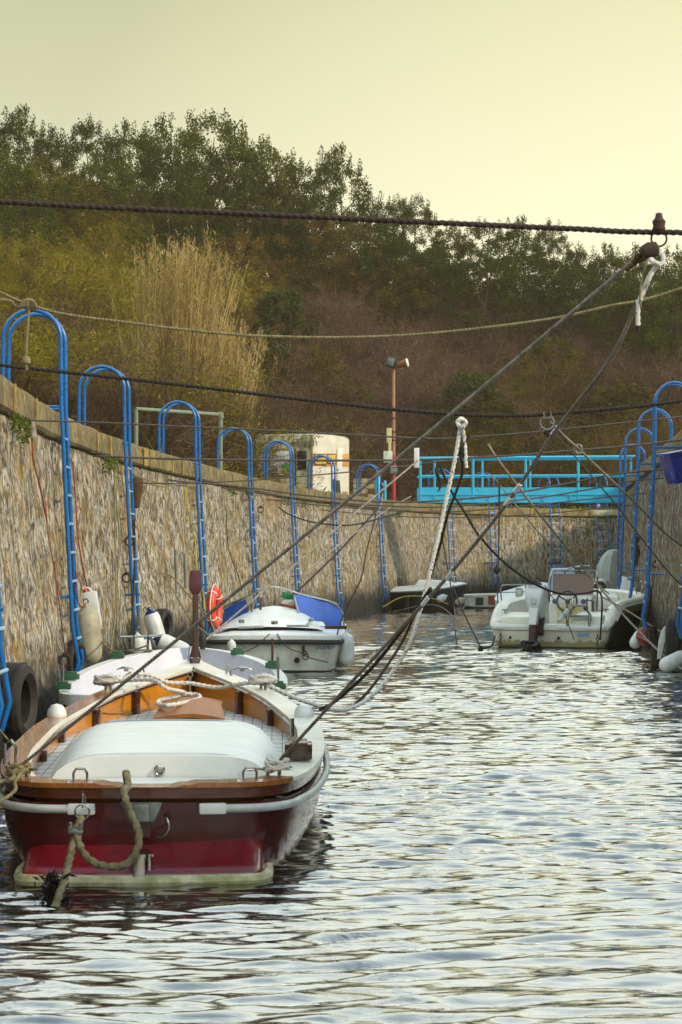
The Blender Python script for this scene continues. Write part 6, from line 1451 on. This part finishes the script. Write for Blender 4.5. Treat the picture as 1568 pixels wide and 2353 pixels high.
# line A: thick, highest. runs from the sunlit quay to the shaded one
Y = 9.2
A_ = [Vector((-2.86, Y, 3.50)), P(0, 463, Y), P(300, 479, Y), P(700, 497, Y), P(1100, 516, Y), P(1330, 526, Y), P(1568, 534, Y), Vector((3.4, Y, 3.28)), Vector((5.33, Y, 3.62))]
lineA = R('span_rope', A_, .0118, MT['ropebrown'], 'thick brown twisted rope crossing the whole picture highest of all', XG)
MB().lathe([(.022, -.03), (.030, -.015), (.026, .0), (.030, .02), (.018, .035), (.014, .055), (.001, .06)], 12, Matrix.Translation(P(1515, 524, Y) + Vector((0, 0, .01)))).build('thimble', MT['rust'], lineA)
rg = thing('ring_shackle', P(1515, 548, Y), 'iron ring with a rusty ball-like clamp hanging from the highest thick rope', 'shackle')
MB().torus((0, 0, 0), .034, .0045, Matrix.Rotation(PI / 2, 3, 'X'), 24, 8).build('ring', MT['rust'], rg)
MB().lathe([(.001, -.045), (.03, -.035), (.038, 0), (.03, .03), (.001, .04)], 12, Mx(P(1494, 575, Y) - P(1515, 548, Y), (-1, 0, -.3))).build('clamp', dirty('olive_rust', '#4a3820', '#33261a', .8), rg)
# line B
Y = 14
RBq = [P(65, 700, Y), P(150, 722, Y), P(300, 742, Y), P(450, 760, Y), P(600, 772, Y), P(800, 775, Y), P(1000, 765, Y), P(1250, 735, Y), P(1400, 703, Y), P(1568, 662, Y), Vector((4.0, Y, 4.25)), Vector((5.35, Y, 4.75))]
lb = R('span_rope', RBq, .0095, MT['ropetan'], 'olive-tan rope sagging across the hillside from the big knot', XG)
MB().rope([tuple(P(0, 671, Y)), tuple(P(30, 685, Y)), tuple(P(65, 700, Y))], .0095).rope([tuple(Vector((-2.95, Y, 3.55))), tuple(P(0, 688, Y)), tuple(P(35, 702, Y)), tuple(P(68, 708, Y))], .0095).rope([tuple(Vector((-2.95, Y + .1, 3.75))), tuple(P(0, 671, Y))], .0095).build('doubled_end', MT['ropetan'], lb)
kn = MB()
c = P(67, 701, Y)
for k in range(3): kn.rope([tuple(c + Vector((-.05 + .02 * k, -.02, -.01))), tuple(c + Vector((-.02 + .01 * k, -.03, .03))), tuple(c + Vector((.03, -.02, .02))), tuple(c + Vector((.045 - .02 * k, .0, -.02))), tuple(c + Vector((-.01 * k, .02, -.03)))], .0105)
kn.rope([tuple(c), tuple(P(63, 760, Y)), tuple(P(59, 825, Y)), tuple(P(62, 850, Y))], .0085)
kn.lathe([(.001, -.03), (.026, -.02), (.03, 0), (.022, .025), (.001, .03)], 10, Matrix.Translation(P(61, 828, Y)))
kn.build('knot', MT['ropetan'], lb)
# line C
Y = 18
R('span_rope', [Vector((-3.02, Y, 3.52)), P(0, 838, Y), P(150, 855, Y), P(300, 871, Y), P(450, 888, Y), P(700, 918, Y), P(900, 940, Y), P(1080, 953, Y), P(1190, 955, Y), P(1300, 948, Y), P(1430, 937, Y), P(1568, 921, Y), Vector((4.2, Y, 3.36)), Vector((5.4, Y, 3.62))], .0158, MT['ropedark'], 'thick near-black rope sagging in front of the lamp post', XG)
r_ = thing('ring_shackle', P(1258, 955, Y), 'small bright shackle and ring on the near-black rope above the gangway', 'shackle'); MB().torus((0, 0, -.06), .06, .007, Matrix.Rotation(PI / 2, 3, 'X'), 20, 6).build('ring', MT['galv'], r_); MB().tube([(-.03, -.02, .03), (-.03, -.02, -.02), (.03, -.02, -.02), (.03, -.02, .03)], .010, 6).build('clamp', MT['steel'], r_)
r_ = thing('ring_shackle', P(1063, 962, Y), 'rusty ring holding the white braided line below the near-black rope', 'shackle'); MB().torus((0, 0, -.02), .05, .007, Matrix.Rotation(PI / 2, 3, 'X'), 20, 6).build('ring', MT['rust'], r_)
# thin wires
def wire(Y, xs, y_, r, label, m='wire', w0=None, w1=None):
    pts = [P(x, y, Y) for x, y in zip(xs, y_)]
    f = fY(LF, Y)
    a = Vector((f[0].x + .06, Y, pts[0].z + (.02))) if w0 is None else w0
    g_ = fY(RF, Y); q = Vector((g_[0].x - .05, Y, min(3.6, pts[-1].z + (g_[0].x - pts[-1].x) * .09))) if w1 is None else w1
    ps = ([a] if a.x < pts[0].x - .05 else []) + pts + ([q] if q.x > pts[-1].x + .1 else [])
    return R('span_cable', ps, r, MT[m], label, XG, cat='cable', n=5)
wire(20.2, [75, 180, 300, 420, 560, 720, 870, 1000, 1100, 1250, 1400, 1568], [966, 969, 974, 980, 986, 994, 1002, 1008, 1003, 991, 975, 958], .0085, 'thin grey cable crossing just above the caravan roof')
wire(27.5, [205, 300, 420, 560, 720, 860, 960, 1080, 1200, 1330, 1450, 1568], [1047, 1051, 1055, 1057, 1058, 1058, 1057, 1052, 1045, 1034, 1024, 1011], .014, 'cable at the height of the caravan door, over the gangway handrail')
wire(34.5, [276, 340, 410, 500, 600, 700, 800, 900, 1000, 1150, 1300, 1420], [1072, 1092, 1106, 1113, 1124, 1138, 1148, 1154, 1151, 1138, 1112, 1089], .015, 'cable running along under the coping and rising over the gangway beam')
wire(41.0, [460, 560, 680, 800, 900, 1000, 1100, 1250, 1400, 1450], [1112, 1128, 1144, 1157, 1163, 1165, 1159, 1142, 1116, 1106], .015, 'second cable under the coping, a little below its neighbour, crossing the gangway beam')
wire(47.0, [640, 760, 880, 1000, 1100, 1250, 1440], [1150, 1163, 1172, 1176, 1172, 1158, 1138], .015, 'low cable across the face of the far wall below the gangway')
wire(56.0, [740, 860, 980, 1100, 1250, 1400], [1172, 1183, 1189, 1188, 1180, 1166], .014, 'lowest and farthest cable across the far wall')
wire(30.0, [331, 400, 494, 600, 765, 880, 1000], [1110, 1111, 1108, 1102, 1088, 1077, 1062], .009, 'thin line crossing in front of the hoops and the caravan base', w1=P(1060, 1056, 29))
# stranded bundle looping near the second ladder
R('slack_line', [P(275, 1060, 31), P(300, 1085, 31), P(340, 1103, 31.5), P(385, 1113, 32), P(430, 1116, 32)], .012, MT['ropetan'], 'tan slack line bundled under the coping near the brown hanging sack', 'slack lines on the wall')
R('slack_line', [P(290, 1065, 31), P(320, 1100, 31), P(370, 1118, 31.5), P(410, 1114, 32), P(445, 1120, 33)], .011, MT['ropetan'], 'second tan slack line tangled with the bundle near the brown sack', 'slack lines on the wall')
# diagonals
kA = P(1478, 580, 9.3); sl_ = rbw(-.80, .33, .60); sr_ = rbw(.76, .33, .62)
def lerpv(a, b, k, sag=0): v = a.lerp(b, k); v.z -= sag * 4 * k * (1 - k); return v
def sag(a, b, s, n=10): return [lerpv(a, b, k / n, s) for k in range(n + 1)]
d1 = R('mooring_line', sag(kA, sl_, .02), .0093, MT['ropegrey'], 'grey line slanting from the iron ring to the stern corner with the brown rail', DG)
mb = MB(); o_ = kA
for p0, p1, rr in ((P(1508, 572, 9.2), P(1462, 596, 9.3), .012), (P(1500, 585, 9.2), P(1440, 620, 9.3), .008)): mb.rope([tuple(p0), tuple(p0.lerp(p1, .5) + Vector((0, 0, .006))), tuple(p1)], rr)
for x, y, s in ((1480, 575, .022), (1466, 590, .016), (1458, 600, .012)): mb.lathe([(.001, -s), (s * .9, -s * .5), (s, .2 * s), (s * .7, s * .8), (.001, s)], 9, Mx(P(x, y, 9.25), (-1, 0, -.8)))
mb.build('splice', dirty('olive_brown_rope', '#5c4c2c', '#3a2e1a', .9, 12), d1)
mb = MB(); mb.rope([tuple(P(1490, 590, 9.2)), tuple(P(1476, 640, 9.2)), tuple(P(1471, 690, 9.2)), tuple(P(1474, 705, 9.2))], .0045); mb.build('loose_strand', MT['ropetan'], d1)
kB = P(1466, 695, 9.4)
d2 = R('mooring_line', [kB, P(1400, 830, 9.6), P(1280, 985, 10.0), P(1170, 1150, 10.4), P(1040, 1312, 10.8), P(930, 1435, 11.2), P(780, 1598, 11.8), sr_], .0094, MT['ropetape'], 'flecked line from the dark-tipped knotted end to the stern corner with the white rail', DG)
mb = MB(); c = P(1515, 592, 9.2)
mb.rope([tuple(P(1510, 575, 9.2)), tuple(P(1525, 590, 9.18)), tuple(P(1522, 605, 9.17)), tuple(P(1503, 603, 9.16)), tuple(P(1496, 595, 9.17)), tuple(P(1520, 612, 9.16))], .0095)
mb.rope([tuple(P(1517, 608, 9.18)), tuple(P(1495, 630, 9.2)), tuple(P(1480, 665, 9.22)), tuple(P(1468, 700, 9.22)), tuple(P(1467, 748, 9.22))], .0098)
mb.rope([tuple(P(1508, 608, 9.2)), tuple(P(1488, 650, 9.2)), tuple(P(1472, 690, 9.3)), tuple(kB)], .0095)
hg = mb.build('knotted_end', MT['speck'], d2); MB().tube([P(1467, 748, 9.22), P(1466, 762, 9.22)], .0105, 8).build('dark_tip', MT['ropedark'], hg)
for x, y, Y_ in ((1283, 981, 10.0), (1197, 1112, 10.3), (1175, 1143, 10.38), (1120, 1212, 10.56), (1040, 1312, 10.8), (985, 1372, 10.98)):
    a_, b_ = P(x, y, Y_), P(x - 14, y + 18, Y_ + .05)
    MB().tube([a_, b_], .0112, 8).build('tape_wrap', MT['gel'], d2)
R('mooring_line', [P(990, 1352, 11.3), P(930, 1440, 11.6), P(850, 1540, 12.0), P(770, 1612, 12.3), P(735, 1630, 12.4)], .010, MT['ropedark'], 'dark slack line lying just below the flecked one', DG)
kC = P(1060, 974, 18)
d3 = R('mooring_line', [kC, P(1045, 1060, 18), P(1030, 1130, 18), P(1008, 1230, 18), P(980, 1350, 18), P(945, 1470, 18), P(905, 1540, 18), P(860, 1595, 17.8), P(810, 1627, 17.6), P(775, 1632, 17.4), P(730, 1622, 17.3), P(670, 1600, 17.2), rbw(.64, 5.15, .80)], .0165, MT['speck'], 'white braided line with dark flecks falling in a curve to the red boat bow', DG)
mb = MB(); c = P(1061, 972, 17.95)
for k in range(4):
    a = k * 1.5; mb.rope([tuple(c + Vector((.035 * math.cos(a + t), -.02 + .02 * math.sin(t * 2), .035 * math.sin(a + t)))) for t in (0, .9, 1.8, 2.7)], .017)
mb.rope([tuple(c), tuple(P(1068, 1010, 18)), tuple(P(1070, 1040, 18)), tuple(P(1073, 1075, 18))], .015); mb.build('knot', MT['speck'], d3)
R('mooring_line', [P(1066, 985, 18.2), P(1066, 1020, 18.3), P(1058, 1040, 18.3), P(1062, 1090, 18.4), P(1030, 1180, 18.6), P(1010, 1260, 18.9), P(980, 1350, 19.2), P(950, 1420, 19.4), P(925, 1475, 19.6), P(890, 1530, 19.2), P(850, 1585, 18.4), P(812, 1624, 17.7)], .012, MT['ropedark'], 'frayed dark line hanging behind the white braided one', DG)
R('mooring_line', [P(960, 1059, 27.2), P(766, 1221, 25.5), P(690, 1288, 24.8), P(560, 1397, 23.9), P(470, 1473, 23.4)], .011, MT['ropegrey'], 'pale blue-grey thin line parallel under the grey slanting one, ending at the dinghy', DG)
R('mooring_line', sag(P(868, 1168, 47), P(508, 1505, 31.6), .15), .017, MT['ropedark'], 'dark line running up from the cabin boat toward the wall', DG)
R('mooring_line', [P(1266, 970, 18.2), P(1300, 1005, 18.6), P(1330, 1032, 19), P(1450, 1145, 21), P(1568, 1254, 24), Vector((5.45, 28, 1.6))], .011, MT['ropegrey'], 'pale line from the bright shackle down across the shaded quay', DG)
mb = MB(); c = P(1330, 1032, 18.98); 
for k in range(3): mb.rope([tuple(c + Vector((.03 * math.cos(k * 2 + t), -.01, .04 * math.sin(k * 2 + t)))) for t in (0, 1, 2, 3)], .011)
mb.build('rope_knot', MT['ropegrey']).parent = bpy.data.objects['mooring_line.006'] if 'mooring_line.006' in bpy.data.objects else None
R('mooring_line', [P(1122, 1020, 33), P(1155, 1070, 33), P(1255, 1200, 34), P(1345, 1308, 35), P(1440, 1420, 34), P(1568, 1537, 32), Vector((5.6, 31.5, .3))], .0165, MT['ropegrey'], 'long pale line crossing in front of the motorboat down to the water by the fenders', DG)
R('mooring_line', [P(1280, 999, 22), P(1340, 1070, 22.5), P(1420, 1165, 23.5), P(1487, 1253, 25), P(1568, 1345, 27), Vector((5.4, 29, 1.0))], .0075, MT['wire'], 'brown line falling behind the pale one across the gangway', DG)
R('mooring_line', [P(1006, 1059, 30), P(1036, 1126, 31), P(1070, 1180, 32), P(1100, 1229, 33), P(1156, 1290, 35), P(1225, 1340, 37), P(1290, 1365, 38.5), P(1345, 1364, 39.3), P(1372, 1358, 39.4), P(1384, 1380, 39.5), P(1380, 1470, 39.2)], .017, MT['ropedark'], 'heavy dark line sagging to the motorboat over its steering wheel', DG)
R('mooring_line', [P(1042, 1346, 42), P(1060, 1395, 41), P(1106, 1490, 38.8)], .014, MT['ropedark'], 'thin dark line going into the water near the motorboat corner', DG)
o = MB().lathe([(.001, -.05), (.05, -.03), (.05, .03), (.001, .06)], 10, Matrix.Translation(P(1105, 1491, 38.8))).build('sinker_knot', MT['ropedark']); tag(o, 'dark tangle of chain at the water surface near the motorboat corner', 'chain tangle')
R('mooring_line', [P(1107, 1490, 38.8), P(1130, 1485, 39.3), P(1137, 1462, 40.0)], .018, MT['rust'], 'rusty chain from the tangle to the motorboat transom', DG)
R('mooring_line', [P(1148, 1100, 33), P(1146, 1290, 40), P(1143, 1320, 45), P(1146, 1425, 55)], .013, MT['wire'], 'vertical thin line dropping to the water in front of the far wall', DG)
o = MB().lathe([(.001, -.08), (.06, -.05), (.07, .03), (.001, .12)], 10, Matrix.Translation(P(1142, 1310, 44))).build('line_float', MT['ropedark']); tag(o, 'small dark float on the vertical thin line', 'float')
R('mooring_line', [P(1010, 1200, 45), P(1030, 1310, 48), P(1045, 1400, 52), P(1050, 1450, 42)], .013, MT['wire'], 'thin dark line dropping past the navy boat', DG)
R('mooring_line', [P(1130, 1090, 36), P(1210, 1190, 37), P(1290, 1280, 38.5), P(1360, 1330, 40.2), P(1400, 1365, 41)], .010, MT['ropegrey'], 'thin grey line passing behind the windscreen frame', DG)
R('mooring_line', [P(1035, 1150, 52), P(1120, 1235, 46), P(1230, 1330, 42), P(1290, 1400, 39.7), P(1320, 1470, 39.6)], .009, MT['wire'], 'very thin line over the outboard cowl', DG)
R('mooring_line', [P(945, 1140, 52), P(870, 1185, 45), P(720, 1300, 36), P(700, 1330, 34)], .012, MT['ropegrey'], 'thin pale line from the far wall toward the cabin boat hood', DG)
R('mooring_line', [P(810, 1300, 50), P(830, 1240, 52), P(874, 1165, 54), P(880, 1110, 58)], .015, MT['ropegrey'], 'pale line from the gate post down to the timber poles', DG)
R('mooring_line', [P(1066, 1500 - 60, 50), P(1000, 1390, 56), P(905, 1405, 62)], .012, MT['ropetan'], 'yellowish thin line near the navy boat waterline', DG)
R('mooring_line', [P(1030, 1388, 63), P(980, 1372, 64), P(925, 1372, 64), P(880, 1395, 63)], .02, dirty('yellow_line', '#a89a2c', '#7c7020', .8), 'yellow line drooping along the navy boat hull', DG)
R('mooring_line', [P(640, 1165, 46), P(665, 1182, 44), P(720, 1200, 42), P(800, 1207, 41), P(860, 1195, 42), P(940, 1172, 46)], .014, MT['ropedark'], 'dark slack line swagged below the coping by the fourth ladder', DG)
R('mooring_line', [P(795, 1400, 33), P(830, 1330, 33), P(842, 1270, 33.2), P(865, 1180, 34)], .010, MT['ropedark'], 'thin dark line rising from the cabin boat end over the water', DG)
R('mooring_line', [P(795, 1402, 33), P(780, 1440, 32.6), P(775, 1460, 32.2)], .010, MT['ropedark'], 'short end of the dark line tied at the cabin boat corner', DG)
R('mooring_line', [P(1385, 1372, 40), P(1440, 1402, 38.5), P(1500, 1440, 36), P(1530, 1456, 34.5), P(1568, 1459, 33), Vector((5.6, 32.4, .6))], .014, MT['ropetan'], 'tan line from the motorboat bow past the white flat float', DG)
R('mooring_line', [P(1466, 1460, 36.2), P(1500, 1480, 35), P(1540, 1500, 33.5), P(1568, 1505, 32.8), Vector((5.55, 32.3, .35))], .011, MT['ropetan'], 'low tan line between the red buoy and the lying white fender', DG)
# the quay-side stern lines of the red boat
R('mooring_line', [sl_, P(30, 1775, 12.2), P(0, 1798, 12.1), Vector((-2.6, 11.6, .5))], .012, MT['ropegreen'], 'green-stained end of the slanting line going on past the stern corner to the quay', DG)
R('mooring_line', [P(55, 1768, 12.1), P(35, 1795, 12.0), P(0, 1842, 11.8), Vector((-2.65, 11.3, .15))], .010, MT['ropegreen'], 'second weathered line leaving the stern corner downward', DG)
R('mooring_line', [P(300, 1545, 18.0), P(235, 1590, 17.2), P(120, 1670, 16.5), P(40, 1720, 16.0), Vector((-2.85, 15.5, 1.0))], .009, MT['ropetan'], 'thin tan line behind the brown rail toward the quay', DG)
R('mooring_line', [P(342, 1483, 23.0), P(270, 1500, 23.5), P(225, 1440 + 25, 24.5), P(192, 1425, 24.8)], .009, MT['ropetan'], 'tan line from the dinghy rim to the wall', DG)
R('mooring_line', [P(505, 1110 + 340, 31.5), P(470, 1410, 31), P(400, 1330, 30), P(380, 1320, 29.7)], .010, MT['ropetan'], 'tan line from the wall ring toward the cabin boat', DG)
R('mooring_line', [P(380, 1322, 29.6), P(400, 1360, 28.5), P(440, 1425, 26), P(480, 1460, 24)], .009, MT['ropetan'], 'tan line from the wall ring to the dinghy', DG)
# ropes on the red boat
bw = lambda *a: tuple(rbw(*a))
x1, x2 = rbw(-.66, 5.15, .80), rbw(.64, 5.15, .80)
rope1 = R('deck_rope', [x1, P(330, 1549, 17.2), P(385, 1568, 17.3), rbw(.02, 5.35, zdeck(5.3) + .25), P(500, 1580, 17.3), P(550, 1572, 17.2), x2], .0165, MT['speck'], 'white flecked rope strung between the two bow cleats of the red boat', 'ropes on the red boat')
mb = MB()
for c in (x1, x2):
    for k in range(4):
        a = k * 1.3; mb.rope([tuple(c + Vector((.09 * math.cos(a + t) * 1.2, .05 * math.sin(a + t), .012 * k + .02 * math.sin(t * 2)))) for t in (0, 1, 2, 3, 4)], .0165)
mb.build('cleat_turns', MT['speck'], rope1)
R('deck_rope', [x1, P(345, 1562, 17.0), P(385, 1583, 16.9), pz(425, 1592, .69), pz(408, 1600, .67), pz(372, 1608, .66), pz(362, 1617, .65), pz(385, 1621, .655), pz(430, 1614, .66), pz(458, 1606, .665), pz(455, 1597, .68), pz(425, 1594, .69)], .0165, MT['speck'], 'white flecked rope loop lying folded on the small amber hatch', 'ropes on the red boat')
R('deck_rope', [x1, rbw(-.68, 4.9, .62), rbw(-.66, 4.7, .58), rbw(-.5, 4.6, .58), rbw(-.42, 4.6, .585)], .006, MT['ropetan'], 'thin cream cord drooping from the bow cleat to the planked deck', 'ropes on the red boat')
for c, lb in ((sl_, 'pale rope turns made fast on the stern cleat beside the oarlock'), (sr_, 'coiled flecked rope turns on the stern cleat nearest the open water')):
    mb = MB(); c = c - Vector((0, 0, .03))
    for k in range(5):
        a = k * 1.25; mb.rope([tuple(c + Vector((.065 * math.cos(a + t), .04 * math.sin(a + t), .009 * k + .02 * math.sin(t * 2)))) for t in (0, 1, 2, 3, 4)], .013)
    o = mb.build('cleat_rope', MT['speck'] if c.x > -1 else MT['ropetan']); tag(o, lb, 'rope', 'ropes on the red boat')
# transom ropes: ring, clamp, thick twisted warps and weed
Yt = 11.62
o = R('transom_warp', [rbw(-.13, .22, .50), rbw(-.13, .08, .585), rbw(-.125, .0, .59), rbw(-.11, -.07, .53), P(285, 1822, Yt + .10), P(300, 1870, Yt - .02), P(316, 1905, Yt - .05), P(319, 1935, Yt - .06), P(308, 1968, Yt - .08), P(285, 1988, Yt - .1), P(250, 1992, Yt - .1), P(215, 1982, Yt - .1), P(190, 1958, Yt - .08), P(178, 1925, Yt - .04), P(176, 1905, Yt - .02)], .0205, MT['ropegreen'], 'thick twisted warp looping down over the red transom in a U', 'ropes on the red boat')
o = R('transom_warp', [P(187, 1878, Yt + .06), P(183, 1892, Yt + .02), P(176, 1905, Yt), P(168, 1940, Yt - .05), P(160, 1975, Yt - .15), P(150, 2015, Yt - .3), P(140, 2045, Yt - .4), P(128, 2080, Yt - .5), P(112, 2115, Yt - .62), P(105, 2135, Yt - .75)], .0205, MT['ropegreen'], 'thick twisted warp going from the transom ring straight down into the water', 'ropes on the red boat')
rg = thing('ring_shackle', P(189, 1866, Yt + .08), 'bright steel ring and long shackle on the red transom holding the warp', 'shackle')
MB().torus((0, 0, 0), .040, .005, Matrix.Rotation(PI / 2, 3, 'X'), 24, 8).build('ring', MT['steel'], rg)
MB().tube([(-.0, .01, .02), (.004, 0, .10)], .006, 7).tube([(.018, .02, .03), (.012, .02, .10), (.004, 0, .115)], .004, 6).build('pin', MT['steel'], rg)
rc = thing('rope_clamp', P(175, 1910, Yt - .02), 'galvanised two-bolt clamp gripping the warps below the ring', 'clamp')
MB().box((0, -.02, 0), (.085, .03, .028)).build('saddle', MT['galv'], rc, bevel=.01)
for s in (-1, 1): MB().tube([(s * .027, -.025, -.01), (s * .027, -.03, .05)], .009, 8).lathe([(.015, 0), (.015, .012), (.009, .014)], 6, Matrix.Translation((s * .027, -.03, .016))).build('bolt', MT['galv'], rc)
def weed():
    rs = np.random.RandomState(5); c = P(142, 2030, Yt - .35); o0 = Vector((c.x, c.y, c.z)); vs = []; n = 420
    C = np.array([[rs.normal() * .022 - .012 * k / 60, rs.normal() * .022, .05 - .16 * rs.rand()] for k in range(n)])
    V = leaves(C, .05, .30, -.45, rs); me = quads_mesh('seaweed', V, n, dirty('wet_black_weed', '#1a1214', '#2e2024', .18, 20)); o = bpy.data.objects.new('seaweed', me); COL.objects.link(o); o.location = o0
    tag(o, 'clump of wet black seaweed caught on the warp at the waterline', 'seaweed')
weed()
# cords hanging on the sunlit wall
OR = dirty('orange_cord', '#9c4a2a', '#7c3a22', .85, 9); YE = dirty('yellow_rope', '#b0ac2a', '#8c8a24', .8, 9)
def hang(pts, Y0, r, m, lb):
    q = []
    for x, y in pts:
        f = fY(LF, Y0); a = P(x, y, Y0); q.append(Vector((f[0].x + .07 * max(0, 3.1 - a.z) + .12 + (a.x - P(pts[0][0], 0, Y0).x) * .0, Y0 + 0, a.z)))
    for k, (x, y) in enumerate(pts):
        # slide along the wall so that it is met at this place
        best = min([f for f in LF if 15 < f[0].y < 60], key=lambda f: abs(784 + (f[0].x + .07 * max(0, 3.1 - q[k].z) + .12) / f[0].y * F - x)); Yb = best[0].y; zz = P(x, y, Yb).z; q[k] = best[0] + best[2] * (.07 * max(0, 3.1 - zz) + .12); q[k].z = zz
    R('cord', q, r, m, lb, 'cords hanging down the wall', cat='cord', twist=False)
hang([(72, 1000), (82, 1060), (95, 1120), (108, 1200)], 21, .009, OR, 'orange cord hanging nearest the photo edge below the grey rope tassel')
hang([(104, 1150), (112, 1230), (125, 1320), (132, 1420)], 22, .006, OR, 'thin orange cord low on the wall behind the first hooped ladder')
hang([(168, 1060), (172, 1140), (183, 1240), (200, 1330), (206, 1385)], 25, .009, OR, 'orange cord running down to the jerrycan')
hang([(166, 1190), (172, 1300), (182, 1380), (190, 1395)], 25, .007, OR, 'second orange cord between the ladder and the jerrycan')
hang([(262, 1080), (264, 1250), (262, 1400), (258, 1500)], 28, .012, MT['ropetan'], 'brown cord hanging straight down the wall beside the dinghy')
hang([(268, 1130), (272, 1240), (268, 1330), (270, 1450)], 28, .010, MT['ropetan'], 'second brown cord close beside the straight one')
hang([(310, 1150), (308, 1300), (303, 1400), (302, 1480)], 31, .013, MT['ropedark'], 'dark heavy cord below the brown sack')
hang([(427, 1115), (432, 1170), (444, 1240), (455, 1310), (466, 1370), (470, 1400)], 39, .014, YE, 'bright yellow-green rope hanging beside the third hooped ladder')
hang([(128, 1290), (130, 1310), (150, 1480), (152, 1500)], 23, .005, MT['ropedark'], 'thin dark cord close to the foot of the first hooped ladder')
hang([(520, 1180), (530, 1260), (545, 1320), (560, 1360)], 44, .008, MT['ropedark'], 'thin dark cord between the third and fourth ladders')
# reflector tag on the cable above the gangway start
o = MB().box((0, 0, 0), (.07, .02, .26)).build('white_tag', MT['gel'], bevel=.01); o.location = P(958, 1052, 27.3); tag(o, 'white plastic strip tied to the cable at the gangway start', 'strip')
o = MB().box((0, 0, 0), (.01, .01, .3)).build('dark_rag', MT['ropedark']); bpy.data.objects.remove(o)
def rag(x, y, Y, h, w, lb):
    rs = np.random.RandomState(int(x)); rings = []
    for k in range(9):
        t = k / 8; cx = .03 * math.sin(t * 7 + x); ww = w * (.5 + .5 * math.sin(t * 3.1 + .4)) * (1 + .3 * rs.rand())
        rings.append([(cx + ww * math.cos(a) * (1 + .3 * math.sin(3 * a + k)), ww * .6 * math.sin(a), -h * t) for a in [2 * PI * j / 8 for j in range(8)]])
    o = MB().loft(rings, True, True, True).build('tattered_rope_end', MT['ropedark']); o.location = P(x, y, Y); tag(o, lb, 'rope end')
rag(1070, 1000, 18.0, .30, .018, 'tattered dark rope end beside the white braided knot')
rag(1008, 1060, 27.4, .4, .022, 'tattered dark rope end hanging from the cable over the gangway rail')
rag(878, 1112, 47, .3, .03, 'pale-tipped rope end hung from a cable near the gate post')
rag(1264, 975, 18.1, .14, .02, 'short dark rope end under the bright shackle')
names = {}
for ob in sc.objects:
    if ob.parent is None and ob.get('label'): names.setdefault(ob['label'], []).append(ob.name)
print('DUP LABELS', {k: v for k, v in names.items() if len(v) > 1})
for k in names:
    n = len(k.split())
    if n > 16 or n < 4: print('LABEL LEN', n, k)
# ================================================================ air
def haze():
    hz = bpy.data.materials.new('haze'); hz.use_nodes = True; nt = hz.node_tree; nt.nodes.clear()
    out = nt.nodes.new('ShaderNodeOutputMaterial'); v = nt.nodes.new('ShaderNodeVolumePrincipled')
    v.inputs['Color'].default_value = (1, .80, .50, 1); v.inputs['Density'].default_value = .00055; v.inputs['Anisotropy'].default_value = .3
    nt.links.new(v.outputs[0], out.inputs['Volume'])
    o = MB().box((45, 240, 23.5), (850, 880, 53)).build('haze', hz); tag(o, None, None, kind='stuff'); o['label'] = 'thin warm evening haze filling the air over the channel'
haze()
